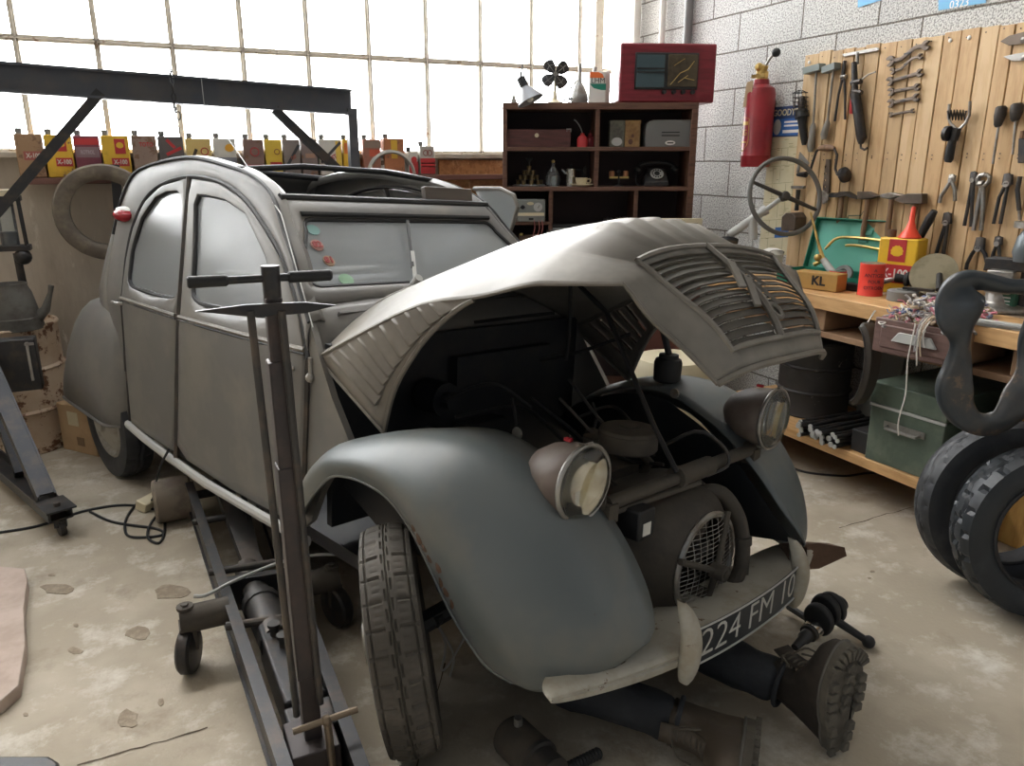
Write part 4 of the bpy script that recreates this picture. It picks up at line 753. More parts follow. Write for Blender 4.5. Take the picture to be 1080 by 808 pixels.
m.bar(a + Vector((0, 0, 0.02)), b + Vector((0, 0, 0.02)), 0.07, 0.008); G(m, 'strut', M['gun'])
m = MB(); m.bar(F0 + fd * 0.66 + Vector((0.03, 0, 0.0)), GP0 + Vector((0.04, -0.03, 0.55)), 0.05, 0.05); G(m, 'strut', M['gun'])
m = MB(); m.bar(GP1 + Vector((0.0, -0.4, 0.1)), GP1 + Vector((0.0, 0.4, 0.1)), 0.09, 0.06); m.bar(GP1 + Vector((0, -0.35, 0.05)), GP1 + Vector((0, -0.40, 0.05)), 0.05, 0.1); m.bar(GP1 + Vector((0, 0.35, 0.05)), GP1 + Vector((0, 0.40, 0.05)), 0.05, 0.1); G(m, 'foot', M['gun'])
m = MB(); c0 = Plane((1, 0, 0), -4.55).P(18, 384); m.box(c0, (0.20, 0.10, 0.27)); cbx = G(m, 'control_box', M['gun'], bevel=0.006)
m = MB(); m.box(c0 + Vector((0.065, -0.055, 0.02)), (0.012, 0.02, 0.2)); m.box(c0 + Vector((0.075, -0.055, 0.11)), (0.04, 0.02, 0.012)); G(m, 'latch', M['steel'], cbx)
# chain and wire over the beam
ch = MB(); cp_ = Plane((1, 0.05, 0), -4.80)
bx_ = GP0 + d_ * 1.12
for k in range(16):
    a = 2 * PI * k / 16; c = bx_ + Vector((0, 0.075 * math.cos(a), 1.965 + 0.105 * math.sin(a))); nx = Vector((0, -math.sin(a), math.cos(a))); sd = d_ if k % 2 else nx.cross(d_)
    ch.tube([c + nx * 0.022 * math.cos(t) + sd * 0.010 * math.sin(t) for t in [2 * PI * q / 10 for q in range(10)]], 0.003, 5, closed=True)
for k in range(4):
    c = bx_ + Vector((0, -0.085, 1.865 - 0.035 * k)) + d_ * (0.012 * math.sin(k * 2)); sd = d_ if k % 2 else Vector((0, 1, 0))
    ch.tube([c + Vector((0, 0, 0.022 * math.cos(t))) + sd * 0.011 * math.sin(t) for t in [2 * PI * q / 10 for q in range(10)]], 0.003, 5, closed=True)
tag(ch.build('lifting_chain', M['gun'], origin=bx_ + Vector((0, 0, 1.9))), 'short iron chain looped over the gantry beam', 'chain')
wi = MB(); w0 = GP0 + d_ * 1.27 + Vector((0, -0.06, 2.04)); w1 = cpx(297, 232, -0.56) ; w1 = CMAT @ w1
wi.tube([GP0 + d_ * 1.27 + Vector((0, 0.05, 2.06)), w0, w0 + Vector((0, -0.01, -0.15)), w1 + Vector((0, 0, 0.02)), CMAT @ cpx(330, 345, -0.66)], 0.002, 5); tag(wi.build('hoist_wire', M['lightgrey'], origin=w0), 'thin pale wire hanging from gantry beam over the windscreen pillar', 'wire')
# ---------------------------------------------------------------- floor and corner things
slab = MB(); pts = [floor_at(x, y, 0.045) for x, y in ((-60, 600), (0, 597), (26, 599), (29, 612), (25, 640), (27, 680), (20, 722), (0, 740), (-60, 760))]
slab.prism([(p.x, p.y) for p in pts], 0.0, 0.045); tag(slab.build('stone_slab', [mat('pink_stone', (0.52, 0.42, 0.36), 0.85, 0, (0.42, 0.33, 0.27), 5, 0.5, bump=0.3)], bevel=0.006, origin=(-0.6, 2.9, 0)), 'pinkish broken stone slab lying on the floor at left edge', 'slab')
pl_ = MB(); pts = [floor_at(x, y, 0.05) for x, y in ((-40, 797), (52, 797), (62, 803), (66, 840), (-40, 840))]; pl_.prism([(p.x, p.y) for p in pts], 0.0, 0.05); tag(pl_.build('dark_board', M['gun'], bevel=0.008, origin=(-0.4, 2.05, 0)), 'dark board end at the bottom left corner of the floor', 'board')
BAR = Vector((-0.77, 5.08, 0))
def drum(name, lab, org, r, h, m, group=None):
    b = MB(); b.lathe([(0, 0.0), (r, 0.0), (r + 0.006, 0.008), (r, 0.02), (r, h * 0.32), (r + 0.012, h * 0.335), (r, h * 0.355), (r, h * 0.64), (r + 0.012, h * 0.66), (r, h * 0.68), (r, h - 0.02), (r + 0.007, h - 0.008), (r + 0.003, h), (r - 0.012, h), (r - 0.016, h - 0.015), (0, h - 0.015)], (0, 0, 0), (0, 0, 1), 48)
    o = tag(b.build(name, m), lab, 'drum', group); o.location = org; return o
DR = drum('oil_drum', 'rusty cream oil drum against the stained left wall', BAR, 0.285, 0.72, mat('rusty_cream_paint', (0.56, 0.44, 0.32), 0.7, 0, (0.50, 0.36, 0.24), 4, 0.5, bump=0.15, c3=(0.15, 0.065, 0.03), sc3=11, th3=0.53))
dt = MB(); dt.cyl((0.12, -0.1, 0.705), (0.12, -0.1, 0.72), 0.04, 14); dt.build('bung', M['rust'], DR)
# filling can on the drum
BP_ = Plane((1, 0, 0), -4.98)
o = BP_.P(20, 352); oc = thing('oil_filling_can', 'dull zinc filling can with spout on the rusty oil drum', 'can', loc=(o.x, 4.94, 0.7055))
m = MB(); m.lathe([(0, 0), (0.135, 0), (0.138, 0.012), (0.10, 0.20), (0.085, 0.235), (0.088, 0.25), (0.08, 0.25), (0.078, 0.235), (0, 0.23)], (0, 0, 0), (0, 0, 1), 28); m.lathe([(0.127, 0.06), (0.130, 0.064), (0.125, 0.072)], (0, 0, 0), (0, 0, 1), 28)
zinc = mat('dull_zinc', (0.17, 0.165, 0.15), 0.55, 0.4, (0.11, 0.10, 0.085), 9, 0.5); m.build('body', zinc, oc)
m = MB(); m.tube([(0.10, -0.02, 0.05), (0.155, -0.03, 0.10), (0.19, -0.03, 0.19), (0.20, -0.03, 0.23)], [0.035, 0.024, 0.012, 0.015], 12); m.build('spout', zinc, oc)
m = MB(); m.tube([(-0.07, 0, 0.23), (-0.14, 0, 0.22), (-0.15, 0, 0.12), (-0.12, 0, 0.08)], 0.009, 8); m.build('handle', zinc, oc)
# hand pump with a glass measure standing in the drum
o = BP_.P(26, 330); hp = thing('hand_oil_pump', 'black hand oil pump with square glass measure above the rusty drum', 'pump', loc=(o.x, 5.13, 0.7055))
top = BP_.P(14, 270) - Vector((o.x, 4.98, 0.705)); top.y = 0
m = MB(); m.tube([(0.02, 0, 0.0), (0.0, 0, 0.12), top], [0.024, 0.022, 0.02], 12); m.tube([(0.022, 0, 0.02), (0.014, 0, 0.06)], 0.032, 12); m.ball(top + Vector((0.03, -0.02, -0.02)), 0.045, 14); m.build('pipe', M['gun'], hp)
g0 = top + Vector((-0.02, 0, 0.03)); m = MB(); m.box(g0, (0.19, 0.10, 0.03)); m.box(g0 + Vector((0, 0, 0.27)), (0.17, 0.10, 0.03))
for x in (-0.075, 0.075):
    for y in (-0.04, 0.04): m.tube([g0 + Vector((x, y, 0)), g0 + Vector((x * 0.92, y, 0.27))], 0.007, 6)
m.build('frame', M['gun'], hp, bevel=0.004)
m = MB(); m.cyl(g0 + Vector((0, 0, 0.015)), g0 + Vector((0, 0, 0.255)), 0.045, 20); gl_ = m.build('glass_measure', M['bottle'], hp); m = MB(); m.cyl(g0 + Vector((0, 0, 0.016)), g0 + Vector((0, 0, 0.09)), 0.042, 20); m.build('oil', M['gun'], gl_)
m = MB(); m.box(g0 + Vector((0.01, 0, 0.30)), (0.15, 0.12, 0.035)); m.box(g0 + Vector((-0.06, 0, 0.335)), (0.045, 0.05, 0.05)); m.build('cap', M['cream'], hp, bevel=0.004)
# cardboard box behind the rear wheel
bx = thing('cardboard_box', 'brown cardboard box on the floor behind the rear wheel', 'box', loc=(-0.36, 4.82, 0), rz=math.radians(-52))
CARD = mat('cardboard', (0.48, 0.33, 0.19), 0.85, 0, (0.40, 0.27, 0.15), 5, 0.5); m = MB(); m.box((0, 0, 0.14), (0.30, 0.22, 0.28)); m.build('body', CARD, bx, bevel=0.004)
m = MB(); m.box((-0.02, -0.111, 0.20), (0.09, 0.002, 0.08)); m.build('label', M['paper'], bx, smooth=0); m = MB(); m.box((0.02, -0.1112, 0.07), (0.06, 0.002, 0.05)); m.build('printed_mark', mat('box_print', (0.22, 0.14, 0.08), 0.8), bx, smooth=0)
# black extension cable with a socket block
cab = thing('extension_cable', 'tangled black extension cable on the floor behind the jack', 'cable', loc=(-0.1, 4.0, 0))
def cable(pts, r, n=40): 
    m = MB(); m.tube([p + Vector((0, 0, r)) - Vector((-0.1, 4.0, 0)) for p in cr([floor_at(*q) for q in pts], n)], r, 6); return m
m = cable([(-20, 566), (40, 556), (90, 540), (130, 534), (160, 538), (190, 545)], 0.006); m.build('cord', M['black'], cab)
m = cable([(95, 541), (120, 552), (165, 559), (170, 566), (140, 568), (132, 560), (135, 545), (150, 528), (165, 526), (172, 540), (174, 560), (168, 574), (156, 568), (160, 552), (176, 535)], 0.006, 90); m.build('cord', M['black'], cab)
m = MB(); m.tube(cr([CMAT @ cpx(178, 474, -0.66) - Vector((-0.1, 4.0, 0)), floor_at(168, 495, 0.28) - Vector((-0.1, 4.0, 0)), floor_at(162, 524, 0.08) - Vector((-0.1, 4.0, 0)), floor_at(157, 530, 0.02) - Vector((-0.1, 4.0, 0))], 16), 0.006, 6); m.build('cord', M['black'], cab)
m = MB(); m.T = TR(*(floor_at(157, 530, 0.03) - Vector((-0.1, 4.0, 0))), 0.3, 0, 0.8); m.box((0, 0, 0), (0.11, 0.06, 0.05)); so = m.build('socket', M['cream'], cab, bevel=0.006)
# wheels hung on the window wall
def wall_tyre(): pass
p = BW.P(112, 224, 0.26); wt = thing('worn_tyre', 'dusty brown bald tyre hung on the wall beside the rusty drum', 'tyre', BW.mat(p))
m = MB(); tyre_mesh(m, 0.275, 0.12, 0.185, zigzag, 110, Vector((0, 0, 0)), Vector((0, 0, 1)), 0.004); m.build('tyre', M['tyre_brown'], wt, smooth=30)
m = MB(); m.box((0.07, 0.10, -0.02), (0.05, 0.34, 0.02), (0, 0, -0.06)); m.cyl((0.075, 0.185, -0.01), (0.075, 0.185, 0.01), 0.022, 14); m.box((0.06, 0.24, -0.14), (0.05, 0.03, 0.25)); m.build('wall_bracket', M['gun'], wt, bevel=0.003)
p = BW.P(412, 186, 0.10); wd = thing('steel_roadwheel', 'pale steel car wheel with round holes standing below the window', 'wheel', BW.mat(p))
m = MB(); m.lathe([(0.15, -0.05), (0.178, -0.045), (0.185, -0.02), (0.178, 0.03), (0.16, 0.045), (0.15, 0.03), (0.14, 0.0), (0.10, 0.02), (0.05, 0.03), (0.0, 0.03)], (0, 0, 0), (0, 0, 1), 36); m.build('rim', mat('beige_wheel_paint', (0.42, 0.40, 0.35), 0.5), wd)
for k in range(5):
    a = math.radians(50 + 72 * k - 36 * 0); m = MB(); m.ball((0.105 * math.cos(a), 0.105 * math.sin(a), 0.018), 0.02, 10, 1.2, 0.9, 0.3); m.build('vent_hole', M['rust'], wd)
# the ledge with its row of oil cans
ZL = 1.505
lg_ = MB(); lg_.box((1.15, YW - 0.09, ZL - 0.02), (3.4, 0.18, 0.035)); tag(lg_.build('wall_shelf', mat('worn_red_shelf', (0.17, 0.075, 0.055), 0.6), bevel=0.004, origin=(1.15, YW - 0.1, ZL)), 'long narrow dark red shelf under the window', 'shelf')
CP_ = Plane((1, 0, 0), -(YW - 0.13))
def tin_mat(name, c, rust=0.62): return mat(name, c, 0.45, 0.1, tuple(x * 0.75 for x in c), 7, 0.45, c3=(0.20, 0.11, 0.06), sc3=16, th3=rust)
def tin(x0, x1, ytop, col, lab, marks=(), cap='grey', ybot=187, rust=0.62, dp=0.09):
    a, b = CP_.P(x0, 165), CP_.P(x1, 165); w = b.x - a.x - 0.002; h = CP_.P((x0 + x1) / 2, ytop).z - ZL
    t = thing('oil_can', lab, 'can', loc=((a.x + b.x) / 2, YW - 0.13 + dp / 2, ZL), group='old oil cans on the window shelf')
    m = MB(); m.box((0, 0, h / 2), (w * 0.985, dp, h)); bo = m.build('body', tin_mat('tin_paint', col, rust), t, bevel=0.006)
    m = MB(); m.cyl((-w * 0.32, 0, h), (-w * 0.32, 0, h + 0.012), 0.016, 14); m.cyl((-w * 0.32, 0, h + 0.010), (-w * 0.32, 0, h + 0.032), 0.018, 14); m.build('screw_cap', M[cap], t)
    for mk in marks:
        kind, cx, cz, sw, sh, c = mk[:6]; mm = tin_mat('tin_print', c, 0.66); m = MB(); Y = -dp / 2 - 0.0012
        if kind == 'rect': m.box((cx * w, Y, cz * h), (sw * w, 0.0016, sh * h))
        elif kind == 'disc': m.lathe([(0, 0), (sw * w, 0), (sw * w, 0.0016), (0, 0.0016)], (cx * w, Y + 0.0008, cz * h), (0, -1, 0), 20)
        elif kind == 'ring': m.tube([(cx * w + sw * w * math.cos(2 * PI * k / 20), Y, cz * h + sw * w * math.sin(2 * PI * k / 20)) for k in range(20)], 0.003, 5, closed=True)
        elif kind == 'stripe': m.bar((cx * w, Y, cz * h), (sw * w, Y, sh * h), 0.018, 0.002, up=(0, 1, 0))
        elif kind == 'shell':
            m.T = TR(cx * w, Y - 0.0008, cz * h, PI / 2, 0, 0); r = sw * w; pts = []
            for k in range(15):
                an = math.radians(-20 + 220 * k / 14); q = r * (1 + 0.06 * math.cos(k * PI)); pts.append((q * math.cos(an), q * math.sin(an)))
            pts += [(-r * 0.35, -r * 0.75), (r * 0.35, -r * 0.75)]; m.prism(pts, 0, 0.0016)
        elif kind == 'text':
            lettering(mk[6], sh * h, mm, t, TR(cx * w, Y - 0.001, cz * h, PI / 2, 0, 0) @ Matrix.Rotation(mk[7] if len(mk) > 7 else 0, 4, 'Z'), squeeze=sw, bold=0.001); continue
        m.build({'rect': 'label_panel', 'disc': 'emblem', 'ring': 'emblem', 'stripe': 'label_stripe', 'shell': 'emblem'}[kind], mm, t, smooth=20)
    return t
YEL, RD, MAR, WH = (0.72, 0.44, 0.04), (0.50, 0.04, 0.04), (0.22, 0.06, 0.08), (0.66, 0.62, 0.54)
tin(17, 47, 141, (0.36, 0.22, 0.12), 'faded brown oil can with red band, leftmost on the window shelf', (('rect', 0.12, 0.50, 0.7, 0.2, (0.36, 0.10, 0.08)), ('text', 0.12, 0.50, 0.8, 0.15, WH, 'X-100')), rust=0.55)
tin(48, 78, 142, YEL, 'rust-speckled yellow oil can, second on the window shelf', (('rect', 0.12, 0.76, 0.34, 0.3, RD), ('shell', 0.12, 0.77, 0.12, 0.1, YEL), ('rect', 0.14, 0.36, 0.6, 0.2, RD), ('text', 0.14, 0.36, 0.8, 0.15, WH, 'X-100')), rust=0.57)
tin(79, 107, 143, MAR, 'maroon oil can with pale worn lettering behind the hung tyre', (('rect', 0.0, 0.86, 0.9, 0.16, RD), ('rect', 0.0, 0.60, 0.9, 0.25, (0.26, 0.17, 0.18)), ('text', 0.0, 0.60, 0.6, 0.13, (0.42, 0.34, 0.34), 'ROTROL')), rust=0.68)
tin(108, 138, 143, YEL, 'bright yellow oil can with red badge above the hung tyre', (('rect', 0.16, 0.74, 0.38, 0.36, RD), ('shell', 0.16, 0.76, 0.13, 0.1, YEL), ('rect', 0.12, 0.36, 0.62, 0.2, RD), ('text', 0.12, 0.36, 0.8, 0.15, WH, 'X-100')), rust=0.75)
tin(140, 167, 143, (0.30, 0.21, 0.16), 'badly rusted brown oil can with red ring mark', (('text', 0.08, 0.78, 0.8, 0.14, RD, 'TOTO'), ('ring', 0.22, 0.25, 0.13, 0.1, RD)), rust=0.52)
tin(168, 195, 144, (0.13, 0.11, 0.10), 'black oil can with red brush flash above the car roof', (('stripe', -0.15, 0.92, 0.15, 0.72, RD), ('stripe', -0.2, 0.55, 0.4, 0.72, RD), ('text', 0.12, 0.42, 0.9, 0.22, (0.05, 0.05, 0.05), 'GTX')), rust=0.66)
tin(197, 224, 146, (0.66, 0.48, 0.17), 'mustard oil can with red circle and black slashes', (('ring', 0.22, 0.66, 0.14, 0.1, RD), ('stripe', -0.25, 0.5, -0.1, 0.72, (0.08, 0.06, 0.04)), ('rect', 0.2, 0.4, 0.5, 0.1, RD)), rust=0.72)
tin(226, 250, 146, WH, 'white oil can with yellow badge above the car roof', (('shell', 0.2, 0.74, 0.2, 0.1, (0.8, 0.4, 0.04)), ('rect', 0.0, 0.38, 0.96, 0.24, (0.25, 0.25, 0.27))), rust=0.74)
tin(257, 279, 147, (0.24, 0.15, 0.12), 'rusty brown oil can with red foot under the gantry beam', (('rect', 0.05, 0.16, 0.9, 0.3, RD), ('ring', 0.05, 0.66, 0.2, 0.1, RD)), rust=0.55)
tin(280, 298, 147, (0.74, 0.5, 0.06), 'yellow oil can with dark round mark, behind hanging wire', (('ring', 0.2, 0.66, 0.15, 0.1, (0.3, 0.1, 0.04)), ('rect', 0.1, 0.3, 0.7, 0.16, RD)), rust=0.68)
tin(299, 317, 147, (0.27, 0.22, 0.19), 'grey oil can with dark diagonal stripe, left of another striped one', (('stripe', -0.35, 0.25, 0.45, 0.85, (0.05, 0.05, 0.05)), ('text', 0.1, 0.5, 0.5, 0.13, (0.45, 0.1, 0.05), 'CAST', 0.5)), rust=0.6)
tin(318, 335, 147, (0.22, 0.17, 0.15), 'plain dark rusty oil can behind the right gantry brace', (('rect', 0.05, 0.55, 0.6, 0.12, (0.40, 0.24, 0.16)),), cap='red', rust=0.55)
tin(337, 361, 147, WH, 'white oil can with red slanted lettering and black stripe', (('stripe', -0.45, 0.35, 0.45, 0.92, (0.06, 0.06, 0.06)), ('rect', 0.35, 0.5, 0.25, 0.9, (0.78, 0.52, 0.08)), ('text', 0.02, 0.46, 0.8, 0.17, RD, 'CAST', 0.5)), rust=0.78)
tin(362, 376, 147, (0.78, 0.46, 0.04), 'narrow orange oil can beside the gantry post', (('rect', 0.25, 0.5, 0.4, 0.9, (0.80, 0.55, 0.05)), ('rect', -0.2, 0.75, 0.4, 0.3, (0.75, 0.2, 0.04))), rust=0.72)
tin(383, 402, 147, (0.36, 0.15, 0.10), 'red-brown oil can just right of the gantry post', (('rect', 0.05, 0.86, 0.9, 0.2, (0.28, 0.2, 0.15)), ('rect', 0.15, 0.62, 0.6, 0.2, (0.55, 0.1, 0.05))), rust=0.6)
tin(405, 427, 146, (0.46, 0.17, 0.07), 'orange-brown oil can behind the top of the steel wheel', (('rect', 0.0, 0.7, 0.3, 0.5, (0.72, 0.44, 0.05)),), rust=0.58)
tin(431, 441, 160, WH, 'small red and white can, second from the right end', (('rect', 0.0, 0.3, 0.95, 0.55, RD), ('disc', 0.05, 0.66, 0.3, 0.1, RD)), rust=0.8)
tin(443, 459, 154, (0.55, 0.52, 0.46), 'grey can with red lower stripes, last on the right', (('rect', 0.0, 0.30, 0.97, 0.55, RD), ('rect', 0.0, 0.40, 0.97, 0.035, WH), ('rect', 0.0, 0.28, 0.97, 0.035, WH), ('ring', -0.12, 0.76, 0.16, 0.1, (0.3, 0.08, 0.06)), ('ring', 0.14, 0.76, 0.16, 0.1, (0.3, 0.08, 0.06))), rust=0.8)
ob = MB(); a, b = BW.P(462, 175), BW.P(560, 175); ob.box(((a.x + b.x) / 2 + 0.3, YW - 0.012, 1.12), (b.x - a.x + 0.6, 0.02, 0.97))
tag(ob.build('strand_board', mat('strand_board', (0.62, 0.32, 0.13), 0.75, 0, (0.40, 0.17, 0.06), 26, 0.5, c3=(0.74, 0.45, 0.22), sc3=18, th3=0.56), smooth=0, origin=(1.5, YW, 0.6)), 'orange strand board panel fixed under the window beside bookcase', 'board')
# ---------------------------------------------------------------- bookcase across the corner and everything on it
SHX = Vector((0.902, -0.432, 0)).normalized()
SH = Plane(SHX, -5.05)
SD = 0.32                                             # depth of the case
s0 = SH.P(530, 150); s0.z = 0
case = thing('bookcase', 'tall dark brown open bookcase standing across the room corner', 'bookcase', SH.mat(s0))
def sl(px, py): return SH.loc(px, py, 0, s0)
SX0, SX1 = sl(530, 150)[0], sl(737, 115)[0]
ZT = sl(632, 108)[1]; Z1 = sl(632, 155)[1]; Z2 = sl(632, 197)[1]; Z3 = sl(632, 240)[1] - 0.10
T_ = 0.028
def board(name, x0, x1, z, d=SD, t=T_): m = MB(); m.box(((x0 + x1) / 2, z - t / 2, -d / 2), (x1 - x0, t, d)); m.build(name, M['darkwood'], case, bevel=0.002)
def upright(name, x, z0, z1, d=SD, t=T_, off=0.0): m = MB(); m.box((x, (z0 + z1) / 2, -d / 2 - off), (t, z1 - z0, d)); m.build(name, M['darkwood'], case, bevel=0.002)
board('top_board', SX0, SX1, ZT, SD, 0.04)
upright('side_board', SX0 + T_ / 2, 0, ZT - 0.04); upright('side_board', SX1 - 0.02, 0, ZT - 0.04, t=0.04)
board('shelf', SX0 + T_, SX1 - 0.04, Z1, SD - 0.01, 0.024); board('shelf', SX0 + T_, SX1 - 0.04, Z2, SD - 0.01, 0.026); board('shelf', SX0 + T_, SX1 - 0.04, Z3 - 0.35, SD - 0.01); board('shelf', SX0 + T_, SX1 - 0.04, 0.1, SD - 0.01)
xm = sl(630, 150)[0]; upright('divider', xm, Z2, ZT - 0.04, SD - 0.02, 0.028, 0.01)
xa, xb = sl(581, 215)[0], sl(671, 215)[0]; upright('divider', xa, Z3 - 0.35, Z2 - 0.026, SD - 0.02, 0.026, 0.01); upright('divider', xb, Z3 - 0.35, Z2 - 0.026, SD - 0.02, 0.026, 0.01)
ZS3 = sl(560, 234)[1]; board('shelf', SX0 + T_, xa, ZS3, SD - 0.02, 0.02)
m = MB(); m.box(((SX0 + SX1) / 2, ZT / 2, -SD + 0.005), (SX1 - SX0, ZT, 0.01)); m.build('back_panel', mat('dark_back_panel', (0.045, 0.03, 0.03), 0.8), case, smooth=0)
def on(name, lab, cat, px, z, dz=-0.12, group=None, rz=0.0):   # thing standing on a shelf: local x right, y up, z out
    x = SH.loc(px, 200, dz, s0)[0]
    o = thing(name, lab, cat, SH.mat(s0 + SH.ex * x + Vector((0, 0, z + 0.0005)) + SH.ez * dz) @ Matrix.Rotation(rz, 4, 'Y'), group=group); return o
def wpx(n): return n * 5.05 / 810.0                   # size of n pixels at the bookcase
UP = (0, 1, 0)
# --- on top
t = on('radio_set', 'large dark red wooden radio set on top of the bookcase', 'radio', 693, ZT, -0.15, rz=0.10)
rw, rh, rd = wpx(97), wpx(55), 0.24
m = MB(); m.box((0, rh / 2, 0), (rw, rh, rd)); m.build('cabinet', mat('dark_red_lacquer', (0.22, 0.02, 0.03), 0.35, 0, (0.15, 0.015, 0.02), 5, 0.5, stretch=(1, 9, 9)), t, bevel=0.012)
m = MB(); m.box((-rw * 0.02, rh * 0.53, rd / 2), (rw * 0.66, rh * 0.62, 0.016)); m.build('bezel', M['black'], t, bevel=0.004)
m = MB(); m.box((-rw * 0.19, rh * 0.53, rd / 2 + 0.008), (rw * 0.29, rh * 0.54, 0.008)); g_ = m.build('speaker_grille', mat('speaker_cloth', (0.05, 0.085, 0.10), 0.8), t, smooth=0)
m = MB()
for k in (-0.02, 0.04): m.box((-rw * 0.19, rh * (0.53 + k), rd / 2 + 0.014), (rw * 0.29, rh * 0.025, 0.006))
m.build('grille_slats', M['black'], g_)
m = MB(); m.box((rw * 0.145, rh * 0.54, rd / 2 + 0.008), (rw * 0.31, rh * 0.54, 0.008)); dl = m.build('tuning_dial', mat('brown_dial_glass', (0.11, 0.085, 0.05), 0.15, 0.2, (0.045, 0.035, 0.022), 9, 0.5), t, bevel=0.003)
m = MB()
for a, b in (((0.02, 0.30), (0.12, 0.50)), ((0.12, 0.50), (0.20, 0.56)), ((0.20, 0.56), (0.26, 0.70)), ((0.05, 0.62), (0.16, 0.74)), ((0.16, 0.42), (0.27, 0.38)), ((0.1, 0.34), (0.2, 0.46))): m.tube([(rw * a[0], rh * a[1], rd / 2 + 0.0125), (rw * b[0], rh * b[1], rd / 2 + 0.0125)], 0.0025, 5)
m.build('station_lines', M['brass'], dl)
for k in range(4): m = MB(); m.cyl((rw * (-0.04 + 0.1 * k), rh * 0.18, rd / 2), (rw * (-0.04 + 0.1 * k), rh * 0.18, rd / 2 + 0.025), 0.013, 14); m.build('knob', M['black'], t)
t = on('fluid_can', 'white rectangular fluid can with orange and green bands', 'can', 627, ZT, -0.12)
cw, chh = wpx(17), wpx(30); m = MB(); m.box((0, chh / 2, 0), (cw, chh, 0.07)); m.box((cw * 0.62, chh * 0.52, -0.03), (cw * 0.3, chh * 1.04, 0.06)); m.build('body', M['white'], t, bevel=0.004)
m = MB(); m.prism([(-cw / 2 + 0.002, chh * 0.80), (cw * 0.36, chh * 0.80), (cw * 0.25, chh * 0.92), (0, chh * 0.985), (-cw / 2 + 0.002, chh * 0.985)], 0.0352, 0.0364); m.build('orange_band', M['orange'], t, smooth=0)
m = MB(); m.prism([(-cw / 2 + 0.002, chh * 0.62), (cw / 2 - 0.002, chh * 0.62), (cw / 2 - 0.002, chh * 0.42), (cw * 0.2, chh * 0.42), (-cw * 0.25, chh * 0.48)], 0.0352, 0.0364); m.build('green_band', M['green'], t, smooth=0)
lettering('LHM', 0.045, M['darksteel'], t, TR(0, chh * 0.71, 0.0356), squeeze=1.0); m = MB(); m.cyl((-0.02, chh, 0), (-0.015, chh + 0.03, 0), 0.012, 12); m.build('spout', M['steel'], t)
t = on('oil_jug', 'dull pewter jug with tall narrow neck beside white fluid can', 'jug', 609, ZT, -0.12)
m = MB(); m.lathe([(0, 0), (0.05, 0), (0.056, 0.02), (0.054, 0.05), (0.035, 0.095), (0.014, 0.13), (0.010, 0.2), (0.012, 0.235), (0.0, 0.235)], (0, 0, 0), UP, 24); m.build('body', M['steel'], t); m = MB(); m.tube(cr([(-0.012, 0.14, 0), (-0.05, 0.10, 0.0), (-0.075, 0.06, 0), (-0.052, 0.02, 0)], 12), 0.005, 6); m.build('handle', M['steel'], t)
t = on('chain', 'small heap of dark chain beside the fan foot', 'chain', 597, ZT, -0.10); m = MB()
for k in range(9): c = Vector((-0.035 + 0.009 * k, 0.012 + 0.018 * abs(math.sin(k * 1.3)), 0.01 * math.sin(k * 2.1))); m.tube([c + Vector((0.011 * math.cos(a), 0.009 * math.sin(a) * (1 if k % 2 else 0.3), 0.008 * math.sin(a) * (0.3 if k % 2 else 1))) for a in [2 * PI * q / 10 for q in range(10)]], 0.0025, 5, closed=True)
m.build('links', M['gun'], t)
t = on('table_fan', 'small vintage table fan with four dark blades and beige foot', 'fan', 584, ZT, -0.12)
hub = Vector((0.0, wpx(28), 0.0)); m = MB(); m.lathe([(0, 0), (0.048, 0), (0.045, 0.008), (0.02, 0.022), (0.012, 0.05), (0.009, 0.10), (0.008, hub.y - 0.02), (0, hub.y - 0.02)], (0, 0, 0), UP, 22); m.build('stand', M['cream'], t)
m = MB(); m.cyl(hub - Vector((0, 0, 0.05)), hub + Vector((0, 0, 0.01)), 0.022, 16); m.cyl(hub, hub + Vector((0, 0, 0.03)), 0.014, 14); m.build('motor', M['steel'], t)
for k in range(4):
    a = math.radians(38 + 90 * k); m = MB(); rows = []
    for r_, w_ in ((0.014, 0.010), (0.03, 0.026), (0.055, 0.036), (0.078, 0.036), (0.090, 0.024), (0.094, 0.006)):
        rows.append([hub + Vector((r_ * math.cos(a) - q * w_ * math.sin(a), r_ * math.sin(a) + q * w_ * math.cos(a), 0.018 + 0.010 * q)) for q in (-1, -0.5, 0, 0.5, 1)])
    m.grid(rows); bl = m.build('blade', M['gun'], t, solid=0.003); m = MB(); m.tube([hub + Vector((r_ * math.cos(a) - q * 0.03 * math.sin(a), r_ * math.sin(a) + q * 0.03 * math.cos(a), 0.022 + 0.010 * q)) for r_, q in ((0.05, -0.9), (0.062, 0), (0.05, 0.9))], 0.0015, 5); m.tube([hub + Vector((r_ * math.cos(a), r_ * math.sin(a), 0.021)) for r_ in (0.02, 0.09)], 0.0015, 5); m.build('wire_rib', M['steel'], bl)
t = on('work_lamp', 'grey conical lamp shade hanging over the left bookcase top', 'lamp', 556, ZT, 0.06)
hx, hy = SH.loc(549, 82, 0.06, s0 + SH.ex * SH.loc(556, 200, 0.06, s0)[0] + Vector((0, 0, ZT)))
m = MB(); tip = Vector((hx, hy, 0)); dr = Vector((0.42, -0.9, 0.15)).normalized(); m.lathe([(0.0, 0), (0.026, 0.0), (0.026, 0.062), (0.030, 0.066), (0.085, 0.15), (0.082, 0.15), (0.027, 0.07), (0, 0.06)], tip, dr, 28); m.build('shade', mat('grey_enamel', (0.26, 0.26, 0.27), 0.4, 0.2), t)
m = MB(); m.lathe([(0.0, -0.001), (0.0265, -0.001), (0.0275, 0.058), (0.0, 0.058)], tip, dr, 24); m.build('lamp_holder', M['black'], t)
